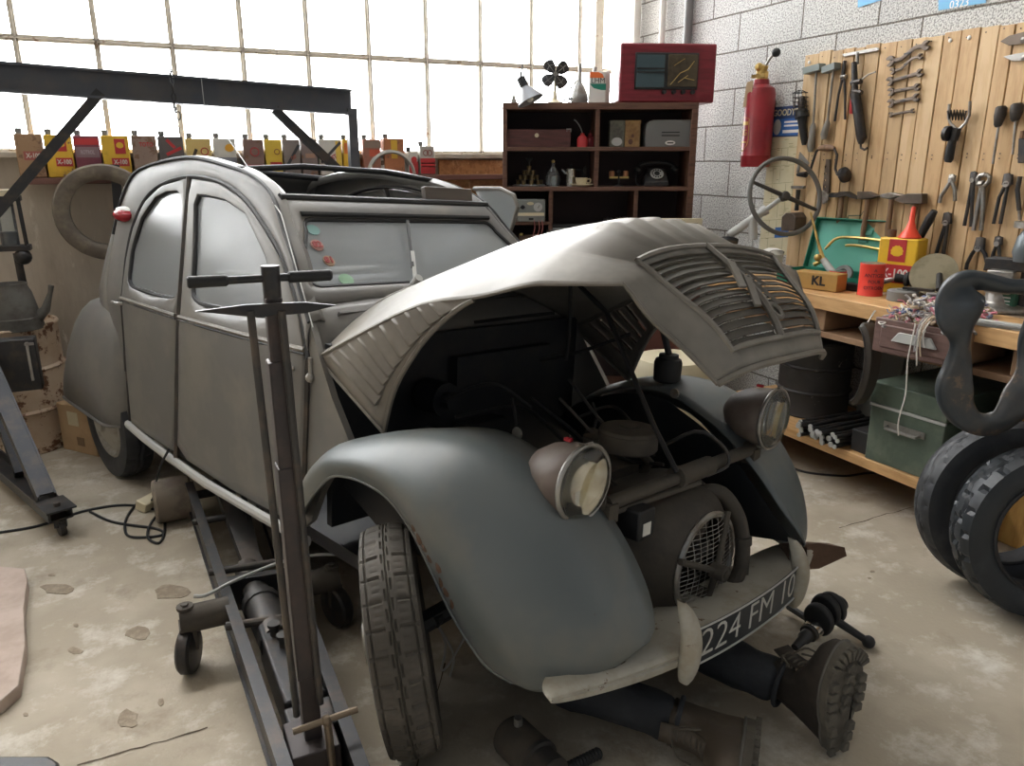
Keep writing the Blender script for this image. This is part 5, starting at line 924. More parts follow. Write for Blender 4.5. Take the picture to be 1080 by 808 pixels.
m = MB(); m.tube([tip, tip + Vector((0.01, 0.05, 0)), tip + Vector((0.018, 0.2, 0)), tip + Vector((0.02, 0.26, 0))], [0.007, 0.004, 0.003, 0.003], 6); m.tube([tip + Vector((0.012, -0.02, 0.03)), tip + Vector((-0.006, 0.04, 0.02))], 0.004, 6); m.build('hanging_wire', M['gun'], t)
m = MB(); m.ball(tip + dr * 0.135, 0.022, 12); m.build('bulb', M['white'], t)
t = on('funnel', 'tiny upturned metal cone at the left end of bookcase top', 'funnel', 542, ZT, -0.10); m = MB(); m.lathe([(0.021, 0), (0.022, 0.004), (0.005, 0.055), (0.003, 0.08), (0.0, 0.08)], (0, 0, 0), UP, 18); m.build('cone', M['steel'], t); m = MB(); m.tube([(0.022 * math.cos(2 * PI * k / 18), 0.002, 0.022 * math.sin(2 * PI * k / 18)) for k in range(18)], 0.002, 5, closed=True); m.build('rim', M['steel'], t)
# --- upper row
t = on('knobbed_box', 'dark wooden drawer box with white knob in the upper left bay', 'drawer', 567, Z1, -0.14)
w_, h_ = wpx(65), wpx(17); m = MB(); m.box((0, h_ / 2, 0), (w_, h_, 0.22)); m.build('box', mat('worn_walnut', (0.115, 0.04, 0.035), 0.5, 0, (0.07, 0.028, 0.024), 8, 0.5, stretch=(1, 8, 8)), t, bevel=0.003); m = MB(); m.lathe([(0, 0), (0.006, 0), (0.006, 0.01), (0.013, 0.016), (0.013, 0.024), (0, 0.028)], (-w_ * 0.03, h_ * 0.66, 0.11), (0, 0, 1), 16); m.build('knob', M['cream'], t)
m = MB(); m.box((w_ * 0.47, h_ * 0.95, 0.10), (0.03, 0.02, 0.02)); m.build('corner_clip', M['steel'], t)
for k, (px, lab, g) in enumerate(((613, 'small red oil can with thin bent spout, in front of another', M['red']), (621, 'darker red oil can half hidden behind the spouted one', mat('dark_red_paint', (0.25, 0.02, 0.03), 0.45)))):
    t = on('oiler', lab, 'oil can', px, Z1, -0.06 if k == 0 else -0.13); m = MB(); m.lathe([(0, 0), (0.034, 0), (0.034, 0.045), (0.028, 0.06), (0.014, 0.07), (0.012, 0.085), (0, 0.085)], (0, 0, 0), UP, 22); m.build('body', g, t); m = MB(); m.tube(cr([(0, 0.08, 0), (-0.015, 0.12, 0), (-0.04, 0.155, 0), (-0.055, 0.165, 0)] if k == 0 else [(0, 0.08, 0), (0.0, 0.10, 0.0), (0.0, 0.105, 0)], 10), 0.004, 6); m.build('spout', M['steel'] if k == 0 else g, t)
TG, TO = mat('olive_tin', (0.16, 0.155, 0.12), 0.45, 0.2, (0.09, 0.085, 0.07), 14, 0.5), mat('ochre_tin', (0.36, 0.22, 0.09), 0.45, 0.1, (0.24, 0.13, 0.05), 14, 0.5)
for px, g, lab in ((648, TG, 'olive tin box with round pale emblem, left of an ochre one'), (664, TO, 'ochre tin box with dark figure in the upper right bay')):
    t = on('tin_box', lab, 'tin', px, Z1, -0.10); w_, h_ = wpx(15.5), wpx(26); m = MB(); m.box((0, h_ * 0.44, 0), (w_, h_ * 0.88, 0.08)); m.build('box', g, t, bevel=0.004); m = MB(); m.box((0, h_ * 0.93, 0), (w_ * 1.03, h_ * 0.14, 0.083)); m.build('lid', g, t, bevel=0.003)
    m = MB()
    if g is TG: m.lathe([(0, 0), (0.034, 0), (0.034, 0.001), (0, 0.001)], (0, h_ * 0.2, 0.0405), (0, 0, 1), 20, sy=0.75); m.build('emblem', M['lightgrey'], t, smooth=0)
    else: m.ball((-0.012, h_ * 0.2, 0.041), 0.016, 10, 1, 1.1, 0.15); m.ball((0.0, h_ * 0.42, 0.041), 0.010, 8, 1, 1.2, 0.15); m.build('printed_figure', M['darkwood'], t)
t = on('bread_box', 'dark grey metal box with rounded top and white oval plate', 'box', 701, Z1, -0.13); w_, h_ = wpx(50), wpx(26); m = MB(); pr_ = [(-w_ / 2, 0), (w_ / 2, 0), (w_ / 2, h_ * 0.82), (w_ * 0.46, h_ * 0.95), (w_ * 0.36, h_), (-w_ * 0.36, h_), (-w_ * 0.46, h_ * 0.92), (-w_ / 2, h_ * 0.7)]; m.prism(pr_, -0.10, 0.10); m.build('body', M['grey'], t, bevel=0.008)
for k in (0.42, 0.54): m = MB(); m.box((0, h_ * k, 0.102), (w_ * 0.36, 0.006, 0.006)); m.build('vent_slot', M['black'], t)
m = MB(); m.lathe([(0, 0), (0.032, 0), (0.032, 0.004), (0, 0.004)], (0, h_ * 0.15, 0.10), (0, 0, 1), 20, sy=0.42); pt = m.build('name_plate', M['white'], t); m = MB(); m.box((0, h_ * 0.15, 0.1045), (0.04, 0.008, 0.001)); m.build('plate_mark', M['darksteel'], pt)
# --- middle row
CUPB = mat('aged_brass', (0.30, 0.22, 0.11), 0.3, 0.8, (0.16, 0.12, 0.07), 20, 0.5)
t = on('cup_pyramid', 'pyramid of small brass cups on a round grey tray', 'cup tower', 558, Z2, -0.13); m = MB(); m.lathe([(0, 0), (0.105, 0), (0.11, 0.006), (0.10, 0.012), (0, 0.012)], (0, 0, 0), UP, 30); m.build('tray', M['grey'], t)
for li, (n, r_, y) in enumerate(((9, 0.075, 0.012), (7, 0.052, 0.042), (5, 0.030, 0.072), (1, 0.0, 0.10))):
    for k in range(n):
        a = 2 * PI * k / n + 0.3 * li; m = MB(); m.lathe([(0, 0), (0.013, 0), (0.015, 0.024), (0.016, 0.028), (0, 0.028)], (r_ * math.cos(a), y, r_ * math.sin(a)), UP, 12); m.build('cup', CUPB, t)
    if li < 3: m = MB(); m.lathe([(0, 0), (r_ + 0.012, 0), (r_ + 0.012, 0.002), (0, 0.002)], (0, y + 0.028, 0), UP, 20); m.build('plate', M['darksteel'], t)
m = MB(); m.lathe([(0, 0), (0.006, 0), (0.007, 0.02), (0.022, 0.045), (0.02, 0.05), (0.004, 0.05), (0, 0.05)], (0, 0.128, 0), UP, 16); m.build('finial', M['gun'], t)
t = on('glass_carafe', 'clear glass carafe with brass stopper on the middle shelf', 'carafe', 583, Z2, -0.14); m = MB(); m.lathe([(0, 0), (0.04, 0), (0.05, 0.03), (0.048, 0.06), (0.03, 0.10), (0.012, 0.12), (0.012, 0.145), (0, 0.145)], (0, 0, 0), UP, 24); m.build('bottle', M['bottle'], t); m = MB(); m.ball((0, 0.155, 0), 0.012, 10); m.build('stopper', M['brass'], t)
t = on('drinking_glass', 'small clear tumbler in front of the carafe', 'glass', 584, Z2, -0.05); m = MB(); m.lathe([(0, 0), (0.02, 0), (0.026, 0.065), (0.024, 0.065), (0.018, 0.004), (0, 0.004)], (0, 0, 0), UP, 18); m.build('tumbler', M['bottle'], t); m = MB(); m.tube([(0.025 * math.cos(2 * PI * k / 18), 0.065, 0.025 * math.sin(2 * PI * k / 18)) for k in range(18)], 0.0015, 5, closed=True); m.build('rim', M['chrome'], t)
t = on('coffee_pot', 'shiny metal coffee pot behind the white cup', 'pot', 602, Z2, -0.14); m = MB(); m.lathe([(0, 0), (0.038, 0), (0.036, 0.10), (0.038, 0.11), (0.0, 0.125)], (0, 0, 0), UP, 24); m.build('body', M['chrome'], t); m = MB(); m.tube(cr([(0.036, 0.10, 0), (0.07, 0.10, 0), (0.075, 0.06, 0), (0.04, 0.03, 0)], 12), 0.006, 8); m.build('handle', M['black'], t); m = MB(); m.tube([(-0.035, 0.08, 0), (-0.06, 0.105, 0)], [0.012, 0.006], 10); m.build('spout', M['chrome'], t); m = MB(); m.ball((0, 0.13, 0), 0.009, 8); m.build('lid_knob', M['black'], t)
t = on('saucer', 'cream saucer under the cup on the middle shelf', 'saucer', 613, Z2, -0.06); m = MB(); m.lathe([(0, 0), (0.035, 0), (0.075, 0.012), (0.074, 0.015), (0.035, 0.004), (0, 0.004)], (0, 0, 0), UP, 28); m.build('dish', M['cream'], t); m = MB(); m.tube([(0.0745 * math.cos(2 * PI * k / 28), 0.0135, 0.0745 * math.sin(2 * PI * k / 28)) for k in range(28)], 0.002, 5, closed=True); m.build('rim', M['cream'], t)
t = on('coffee_cup', 'cream coffee cup standing on its saucer', 'cup', 613, Z2 + 0.0045, -0.06); m = MB(); m.lathe([(0, 0), (0.022, 0), (0.035, 0.022), (0.04, 0.05), (0.037, 0.05), (0.032, 0.022), (0.018, 0.005), (0, 0.005)], (0, 0, 0), UP, 26); m.build('bowl', M['cream'], t); m = MB(); m.tube(cr([(0.037, 0.042, 0), (0.058, 0.04, 0), (0.055, 0.02, 0), (0.034, 0.018, 0)], 10), 0.004, 6); m.build('handle', M['cream'], t)
t = on('spatula', 'dark upright spatula blade behind the cup', 'spatula', 616, Z2, -0.20); m = MB(); m.prism([(-0.012, 0.05), (0.012, 0.05), (0.014, 0.10), (0.008, 0.13), (-0.004, 0.12), (-0.012, 0.09)], -0.002, 0.002); m.build('blade', M['darksteel'], t); m = MB(); m.cyl((0, 0, 0), (0, 0.06, 0), 0.008, 8); m.build('handle', M['black'], t)
t = on('balance_scale', 'small balance scale with two copper coloured weights', 'scale', 652, Z2, -0.10); m = MB(); m.lathe([(0, 0), (0.035, 0), (0.03, 0.008), (0.008, 0.012), (0.006, 0.085), (0, 0.09)], (0, 0, 0), UP, 18); m.ball((0, 0.09, 0), 0.012, 10); m.build('stand', M['gun'], t); m = MB(); m.bar((-0.06, 0.055, 0), (0.065, 0.055, 0), 0.008, 0.012, up=UP); m.build('beam', M['brass'], t)
for x in (-0.045, 0.045): m = MB(); m.lathe([(0, 0), (0.018, 0), (0.018, 0.03), (0.010, 0.036), (0, 0.036)], (x, 0.062, 0), UP, 16); m.build('weight', mat('copper', (0.45, 0.22, 0.12), 0.4, 0.7), t)
t = on('telephone', 'black rotary dial telephone on the middle shelf', 'telephone', 691, Z2, -0.11)
m = MB(); m.add([(-0.085, 0, 0.07), (0.075, 0, 0.07), (0.075, 0, -0.08), (-0.085, 0, -0.08), (-0.08, 0.03, 0.07), (0.07, 0.03, 0.07), (0.06, 0.11, -0.01), (-0.05, 0.11, -0.01), (0.06, 0.11, -0.07), (-0.05, 0.11, -0.07)], [(0, 1, 5, 4), (4, 5, 6, 7), (7, 6, 8, 9), (3, 9, 8, 2), (0, 4, 7, 9, 3), (1, 2, 8, 6, 5), (0, 3, 2, 1)]); bo = m.build('body', M['gun'], t, bevel=0.006)
nz_ = Vector((0, 0.7, 0.7)).normalized(); c_ = Vector((0.0, 0.075, 0.033)); m = MB(); m.lathe([(0, 0), (0.042, 0), (0.042, 0.008), (0, 0.008)], c_, nz_, 26); dl = m.build('dial', M['lightgrey'], bo); m = MB(); m.lathe([(0, 0.008), (0.018, 0.008), (0.017, 0.011), (0, 0.011)], c_, nz_, 18); m.build('dial_centre', M['black'], dl)
for k in range(10):
    a = math.radians(40 + 30 * k); u = Vector((1, 0, 0)); v = nz_.cross(u); m = MB(); q = c_ + u * 0.030 * math.cos(a) + v * 0.030 * math.sin(a); m.lathe([(0, 0.0075), (0.006, 0.0075), (0.006, 0.0095), (0, 0.0095)], q, nz_, 10); m.build('finger_hole', M['gun'], dl)
m = MB(); m.tube(cr([(-0.11, 0.10, -0.04), (-0.09, 0.135, -0.04), (-0.02, 0.145, -0.04), (0.06, 0.145, -0.04), (0.11, 0.13, -0.04), (0.125, 0.10, -0.04)], 16), [0.018] + [0.014] * 14 + [0.02], 10); m.ball((0.125, 0.105, -0.03), 0.026, 12); m.ball((-0.112, 0.10, -0.03), 0.026, 12); m.build('handset', M['black'], t)
m = MB(); m.tube(cr([(-0.112, 0.09, -0.03), (-0.13, 0.05, 0), (-0.12, 0.01, 0.02), (-0.08, 0.008, 0.03)], 14), 0.004, 6); m.build('cord', M['black'], t)
# --- lower row
t = on('test_meter', 'grey electrical tester with cream band in the lower left bay', 'meter', 560, ZS3, -0.06)
w_, h_ = wpx(29), wpx(22.5); m = MB(); m.box((0, h_ / 2, 0), (w_, h_, 0.14)); m.build('case', mat('grey_hammer_paint', (0.21, 0.215, 0.20), 0.45), t, bevel=0.006); m = MB(); m.box((0, h_ * 0.34, 0.071), (w_ * 0.94, h_ * 0.14, 0.003)); m.build('cream_band', M['cream'], t); m = MB(); m.lathe([(0, 0), (0.028, 0), (0.028, 0.006), (0, 0.006)], (w_ * 0.24, h_ * 0.66, 0.07), (0, 0, 1), 22); dl = m.build('gauge', M['lightgrey'], t); m = MB(); m.bar((w_ * 0.24, h_ * 0.62, 0.0775), (w_ * 0.30, h_ * 0.76, 0.0775), 0.003, 0.001, up=(0, 0, 1)); m.build('needle', M['black'], dl)
m = MB(); m.lathe([(0, 0), (0.014, 0), (0.012, 0.018), (0, 0.018)], (-w_ * 0.30, h_ * 0.66, 0.07), (0, 0, 1), 12); m.box((-w_ * 0.30, h_ * 0.66, 0.085), (0.03, 0.008, 0.01)); m.build('knob', M['black'], t); m = MB(); m.lathe([(0, 0), (0.022, 0), (0.022, 0.002), (0, 0.002)], (-0.005, h_ * 0.82, 0.0705), (0, 0, 1), 18, sy=0.45); m.build('maker_plate', M['paper'], t); m = MB(); m.box((0, h_ * 0.13, 0.0705), (0.03, 0.012, 0.002)); m.build('model_plate', M['black'], t)
m = MB()
for x in (0.02, 0.05, 0.07): m.tube(cr([(x, 0.01, 0.075), (x + 0.004, -0.04, 0.09), (x - 0.01, -0.10, 0.10), (x + 0.006, -0.13, 0.10)], 10), 0.002, 5)
m.build('test_leads', mat('pink_wire', (0.4, 0.12, 0.1), 0.5), t)
zb = sl(560, 262)[1] - 0.06; board('shelf', SX0 + T_, xa, zb, SD - 0.02, 0.02)
t = on('rusty_frame', 'rusty square metal housing under the electrical tester', 'housing', 558, zb, -0.06); m = MB(); m.prism([(-0.065, 0), (0.065, 0), (0.065, 0.14), (-0.065, 0.14)], -0.05, 0.05, holes=[[(-0.035, 0.0005), (0.035, 0.0005), (0.035, 0.09), (-0.035, 0.09)]]); m.build('frame', M['rust'], t, bevel=0.004); m = MB(); m.cyl((-0.05, 0.141, 0.04), (-0.05, 0.155, 0.04), 0.012, 10); m.build('stud', M['brass'], t)
TYZ = sl(604, 237)[1] - 0.135
t = on('typewriter', 'grey portable typewriter in the lower middle bay', 'typewriter', 604, TYZ, -0.02); tz = 0.0
m = MB(); m.add([(-0.16, 0, 0.14), (0.16, 0, 0.14), (0.16, 0, -0.14), (-0.16, 0, -0.14), (-0.155, 0.03, 0.14), (0.155, 0.03, 0.14), (0.14, 0.09, 0.0), (-0.14, 0.09, 0.0), (0.14, 0.10, -0.12), (-0.14, 0.10, -0.12)], [(0, 1, 5, 4), (4, 5, 6, 7), (7, 6, 8, 9), (3, 9, 8, 2), (0, 4, 7, 9, 3), (1, 2, 8, 6, 5), (0, 3, 2, 1)]); m.build('body', M['lightgrey'], t, bevel=0.012); m = MB(); m.cyl((-0.165, 0.115, -0.06), (0.165, 0.115, -0.06), 0.02, 16); m.build('platen', M['black'], t); m = MB(); m.box((0, 0.095, -0.03), (0.30, 0.03, 0.08)); m.build('carriage', M['grey'], t, bevel=0.006); m = MB(); m.box((0.0, 0.066, 0.056), (0.06, 0.003, 0.02), (0.55, 0, 0)); m.build('badge', M['cream'], t)
for k in range(3):
    for j in range(9): m = MB(); m.cyl((-0.10 + 0.025 * j, 0.04 + 0.014 * k, 0.125 - 0.03 * k), (-0.10 + 0.025 * j, 0.052 + 0.014 * k, 0.125 - 0.03 * k), 0.009, 8); m.build('key', M['gun'], t)
m = MB(); m.box((sl(627, 240)[0], TYZ - 0.0125, -0.15), (xb - xa, 0.025, SD - 0.03)); m.build('shelf', M['darkwood'], case)
zz_ = TYZ
t = on('card_crate', 'small wooden crate full of upright cards beside the typewriter', 'crate', 654, zz_, -0.10); m = MB(); m.prism([(-0.13, 0), (0.13, 0), (0.13, 0.10), (-0.13, 0.10)], -0.09, 0.09); m.build('box', M['wood'], t, bevel=0.003)
for k in range(16): m = MB(); m.box((-0.10 + 0.014 * k, 0.12, 0.0), (0.006, 0.09 + 0.02 * random.random(), 0.13), (0, 0, random.uniform(-0.25, 0.1))); m.build('card', random.choice([M['lightgrey'], M['darksteel'], M['grey'], M['paper']]), t)
t = on('brass_tap', 'small brass tap standing in the lower right bay', 'tap', 691, zz_, -0.10); m = MB(); m.lathe([(0, 0), (0.025, 0), (0.02, 0.02), (0.01, 0.05), (0.012, 0.11), (0, 0.11)], (0, 0, 0), UP, 14); m.build('body', M['brass'], t); m = MB(); m.bar((-0.025, 0.115, 0), (0.025, 0.115, 0), 0.01, 0.01, up=UP); m.build('lever', M['brass'], t)
t = on('picture_frame', 'cream wooden frame standing before the lower right bay', 'frame', 712, zz_ - 0.03, 0.12); w_, h_ = wpx(58), wpx(34); m = MB(); m.prism([(-w_ / 2, 0), (w_ / 2, 0), (w_ / 2, h_), (-w_ / 2, h_)], -0.012, 0.012, holes=[[(-w_ / 2 + 0.025, 0.025), (w_ / 2 - 0.025, 0.025), (w_ / 2 - 0.025, h_ - 0.03), (-w_ / 2 + 0.025, h_ - 0.03)]]); m.build('frame', M['cream'], t, bevel=0.003); m = MB(); m.box((0, h_ / 2, -0.004), (w_ - 0.04, h_ - 0.04, 0.004)); m.build('panel', M['darksteel'], t, smooth=0)
pf = MB(); pf.box((0, -(zz_ - 0.03) / 2 - 0.0006, 0), (0.35, zz_ - 0.03, 0.20)); pf.build('stand_box', M['maroon'], case).matrix_local = Matrix.Translation((SH.loc(712, 200, 0.12, s0)[0], zz_ - 0.03, 0.12))
# ---------------------------------------------------------------- right wall: pipes, extinguisher, sign, chart, tool board
def rw_thing(name, lab, cat, px, py, d, group=None):
    p = RW.P(px, py, d); o = thing(name, lab, cat, RW.mat(p), group=group); o_ = p; return o, (lambda x, y: RW.loc(x, y, d, o_))
for px, r, m_, lab in ((671, 0.030, M['white'], 'thick white pipe nearest the window frame on block wall'), (698, 0.022, M['white'], 'white pipe in the middle of three on block wall'), (725, 0.030, M['grey'], 'grey pipe running down the block wall behind the radio')):
    p = RW.P(px, 40, 0.035); m = MB(); m.cyl((0, 0, 0), (0, 0, 2.6), r, 14); o = tag(m.build('wall_pipe', m_), lab, 'pipe', 'vertical pipes in the corner'); o.location = (p.x, p.y, 1.3)
# fire extinguisher
FX, f_ = rw_thing('fire_extinguisher', 'dark red fire extinguisher with gold shield hung on block wall', 'fire extinguisher', 796, 176, 0.10)
r_ = 0.088; hx = f_(800, 90)[1]
m = MB(); m.lathe([(0, 0), (r_ * 0.95, 0), (r_, 0.012), (r_, 0.06), (r_ * 1.03, 0.066), (r_, 0.072), (r_, hx - 0.055), (r_ * 0.9, hx - 0.02), (r_ * 0.55, hx), (r_ * 0.5, hx + 0.03), (0, hx + 0.03)], (0, 0, 0), UP, 32); bod = m.build('cylinder', mat('extinguisher_red', (0.33, 0.022, 0.03), 0.35, 0, (0.24, 0.018, 0.024), 6, 0.5), FX)
m = MB(); m.cyl((0, hx + 0.02, 0), (0, hx + 0.075, 0), 0.036, 14); m.box((0, hx + 0.05, 0.02), (0.11, 0.02, 0.03)); m.cyl((0, hx + 0.07, 0), (0.015, hx + 0.11, 0.0), 0.024, 12); m.ball((-0.01, hx + 0.10, 0.02), 0.026, 10); m.build('valve', M['brass'], FX)
m = MB(); m.tube([(0.01, hx + 0.09, 0.0), (0.05, hx + 0.14, 0.0), (0.085, hx + 0.165, 0)], 0.007, 8); lv = m.build('strike_lever', M['steel'], FX); m = MB(); m.ball((0.10, hx + 0.17, 0), 0.026, 14); m.build('lever_knob', M['black'], lv)
m = MB(); m.prism([(-0.055, hx - 0.13), (0.012, hx - 0.11), (0.02, hx + 0.02), (-0.035, hx + 0.015)], r_ * 0.93, r_ * 0.96); m.build('paper_tag', mat('brown_tag', (0.42, 0.29, 0.17), 0.8), FX, smooth=0)
def onr(x, y, o=0.0015): 
    a = x / r_; return Vector(((r_ + o) * math.sin(a), y, (r_ + o) * math.cos(a)))
gold = mat('gold_print', (0.62, 0.36, 0.09), 0.45); m = MB(); m.tube([onr(x, y) for x, y in ((-0.085, 0.28), (-0.03, 0.29), (0.015, 0.28), (0.02, 0.16), (0.012, 0.13), (-0.03, 0.09), (-0.07, 0.13), (-0.085, 0.16))], 0.0018, 5, closed=True); m.build('shield_outline', gold, bod)
m = MB(); m.grid([[onr(-0.07 + 0.016 * k, y) for k in range(6)] for y in (0.265, 0.245)]); m.grid([[onr(-0.06 + 0.013 * k, y) for k in range(6)] for y in (0.15, 0.142)]); m.build('gold_bands', gold, bod, smooth=0)
l_ = lettering('1.G', 0.05, gold, bod, Matrix.Identity(4))
for v in l_.data.vertices: q = onr(v.co.x - 0.03, v.co.y + 0.20, 0.001 + max(0, v.co.z)); v.co = q
m = MB(); m.box((0, hx * 0.5, -0.095), (0.06, 0.30, 0.012)); m.build('wall_hook', M['darksteel'], FX)
# enamel tyre sign
SG, f_ = rw_thing('tyre_sign', 'small dark blue enamel tyre sign beside the extinguisher', 'sign', 832, 128, 0.006)
a, b = f_(815, 113), f_(850, 143); w_, h_ = abs(b[0] - a[0]), abs(a[1] - b[1])
m = MB(); m.box((0, 0, 0), (w_, h_, 0.006)); m.build('plate', mat('navy_enamel', (0.02, 0.05, 0.14), 0.35), SG)
m = MB(); m.box((0, -h_ * 0.18, 0.0035), (w_ * 0.94, h_ * 0.55, 0.001)); m.build('blue_panel', M['blue'], SG, smooth=0)
lettering('GOODYEAR', 0.052, M['paper'], SG, TR(0, h_ * 0.29, 0.0035), squeeze=0.92, bold=0.001)
m = MB(); m.lathe([(0.020, 0), (0.045, 0), (0.045, 0.002), (0.020, 0.002)], (-w_ * 0.30, -h_ * 0.17, 0.004), (0, 0, 1), 24, sx=0.7); m.build('tyre_picture', M['lightgrey'], SG)
for y in (-0.02, -0.14): m = MB(); m.box((w_ * 0.12, h_ * y, 0.0043), (w_ * 0.46, h_ * 0.06, 0.0008)); m.build('pale_line', M['white'], SG, smooth=0)
m = MB(); m.box((w_ * 0.14, -h_ * 0.33, 0.0043), (w_ * 0.55, h_ * 0.1, 0.0008)); m.build('pale_strip', M['white'], SG, smooth=0)
# chart with ruled boxes
CT, f_ = rw_thing('wall_chart', 'yellowed ruled paper chart between extinguisher and tool board', 'poster', 826, 205, 0.004)
pts = [f_(*p) for p in ((812, 142), (850, 138), (846, 268), (800, 270))]; m = MB(); m.prism(pts, 0, 0.002); m.build('sheet', M['paper'], CT, smooth=0)
m = MB(); ink = mat('chart_ink', (0.28, 0.26, 0.15), 0.8)
def q2(u, v): 
    a = Vector((*pts[0], 0)).lerp(Vector((*pts[1], 0)), u); b = Vector((*pts[3], 0)).lerp(Vector((*pts[2], 0)), u); p = a.lerp(b, v); p.z = 0.0025; return p
for v in (0.12, 0.26, 0.40, 0.55, 0.70, 0.85): m.bar(q2(0.03, v), q2(0.97, v), 0.002, 0.0008, up=(0, 0, 1))
for k, u in enumerate((0.2, 0.38, 0.55, 0.72, 0.88)):
    for j in range(6): 
        if (k + j) % 3: m.bar(q2(u, 0.12 + 0.145 * j), q2(u, 0.25 + 0.145 * j), 0.0018, 0.0008, up=(0, 0, 1))
for k in range(40): u, v = random.uniform(0.05, 0.85), random.uniform(0.05, 0.95); m.bar(q2(u, v), q2(u + random.uniform(0.05, 0.13), v), 0.003, 0.0008, up=(0, 0, 1))
m.build('ruled_lines', ink, CT, smooth=0)
m = MB(); m.prism([f_(*p) for p in ((818, 240), (834, 239), (833, 250), (817, 251))], 0.002, 0.003); m.build('blue_box', M['blue'], CT, smooth=0)
for x0, x1, y, lab in ((905, 930, 6, 'small pale blue poster cut by the top of the picture'), (990, 1040, 9, 'larger pale blue poster above the tool board')):
    P_, f_ = rw_thing('blue_poster', lab, 'poster', (x0 + x1) / 2, y - 20, 0.004); m = MB(); m.prism([f_(x0, y + 2), f_(x1, y - 6), f_(x1, -50), f_(x0, -45)], 0, 0.002); m.build('sheet', mat('sky_blue_print', (0.16, 0.42, 0.66), 0.6), P_, smooth=0)
    if x0 > 950: lettering('0323', 0.05, M['white'], P_, TR(*f_(1012, 4), 0.0022))
# tool board of vertical planks
TB, f_ = rw_thing('tool_board', 'tall pine plank board covered with hand tools on the right wall', 'board', 950, 160, 0.003)
pl_ = [mat('pine_plank', (0.56, 0.37, 0.19), 0.6, 0, (0.45, 0.28, 0.13), 4, 0.5, stretch=(8, 1, 8), c3=(0.35, 0.18, 0.07), sc3=5, th3=0.70), mat('pale_pine_plank', (0.62, 0.44, 0.25), 0.6, 0, (0.53, 0.35, 0.18), 4, 0.5, stretch=(8, 1, 8)), mat('weathered_plank', (0.50, 0.34, 0.18), 0.65, 0, (0.38, 0.25, 0.13), 4, 0.5, stretch=(8, 1, 8), c3=(0.28, 0.16, 0.08), sc3=6, th3=0.68)]
edges = [852, 867, 880, 893, 905, 916, 932, 950, 966, 981, 999, 1018, 1038, 1058, 1075, 1095, 1118, 1142, 1168, 1196]
m = MB(); tl = f_(852, 58)[1]; tr = f_(1060, 27)[1]; xs = [f_(x, 60 - (x - 852) * 0.15)[0] for x in edges]; x_a, x_b = f_(852, 58)[0], f_(1060, 27)[0]
for k in range(len(xs) - 1):
    top = lerp(tl, tr, (xs[k] - x_a) / (x_b - x_a)) + random.uniform(-0.006, 0.006); m.box(((xs[k] + xs[k + 1]) / 2, (top - 0.66) / 2, 0.011 + 0.002 * (k % 2)), (xs[k + 1] - xs[k] - 0.006, top + 0.66, 0.022), mi=random.choice((0, 0, 1, 2)))
m.build('planks', pl_, TB, bevel=0.002)
m = MB(); m.box(((xs[0] + xs[-1]) / 2, -0.2, 0.003), (xs[-1] - xs[0], 0.06, 0.006)); m.box(((xs[0] + xs[-1]) / 2, 0.25, 0.003), (xs[-1] - xs[0], 0.06, 0.006)); m.build('backing_battens', M['darkwood'], TB)
m = MB()
for k in range(len(xs) - 1):
    for y in (f_(950, 163)[1], f_(950, 168)[1], tl - 0.03):
        m.ball(((xs[k] * 0.7 + xs[k + 1] * 0.3), y + random.uniform(-0.01, 0.01), 0.0235), 0.004, 6, 1, 1, 0.4)
m.build('nail_heads', M['darksteel'], TB)
for px, py in ((857, 66), (1006, 43), (1026, 40)): m = MB(); x, y = f_(px, py); m.ball((x, y, 0.026), 0.010, 10, 1, 1, 0.5); m.build('white_screw_cap', M['white'], TB)
DT = 0.029
def tool(name, lab, cat, px, py, build, group=None):
    o, f = rw_thing(name, lab, cat, px, py, DT, group); build(o, f); return o
GUNM, STL, RUS = M['gun'], M['steel'], mat('brown_patina_steel', (0.14, 0.105, 0.08), 0.5, 0.4, (0.085, 0.065, 0.05), 10, 0.5)
HW = mat('old_tool_handle', (0.24, 0.14, 0.08), 0.6, 0, (0.15, 0.085, 0.05), 7, 0.5, stretch=(6, 1, 6)); GH_ = mat('grey_wood_handle', (0.26, 0.24, 0.21), 0.6)
def rod(o, f, name, m_, pts, r, z=0.012, n=8, sq=None):
    m = MB(); m.tube([Vector((*f(*p), z)) for p in pts], r, n, sq=sq); return m.build(name, m_, o)
def plate_(o, f, name, m_, pts, z0=0.004, z1=0.018, bevel=0.002, holes=()):
    m = MB(); m.prism([f(*p) for p in pts], z0, z1, holes=[[f(*q) for q in h] for h in holes]); return m.build(name, m_, o, bevel=bevel)
def scraper(a):
    def b(o, f):
        hx, hy, bx, by, hw, ex, ey = a
        plate_(o, f, 'head', mat('grey_green_head', (0.20, 0.23, 0.22), 0.5), [(hx - hw, hy + 2), (hx + hw, hy - 3), (hx + hw, hy + 4), (hx - hw, hy + 9)], 0.0, 0.05)
        rod(o, f, 'shaft', STL, [(hx + 2, hy + 5), (bx, by)], 0.0065, 0.022); rod(o, f, 'handle', GH_, [(bx, by), (bx - 0.5, by + 4), (ex, ey - 5), (ex, ey)], [0.010, 0.017, 0.020, 0.014], 0.022, 12)
    return b
tool('long_scraper', 'long scraper with grey block head and grey handle, board left edge', 'scraper', 863, 110, scraper((862, 70, 861, 130, 9, 858, 160)))
tool('short_scraper', 'shorter scraper with grey block head, second from left edge', 'scraper', 878, 105, scraper((880, 69, 876, 127, 7, 872, 147)))
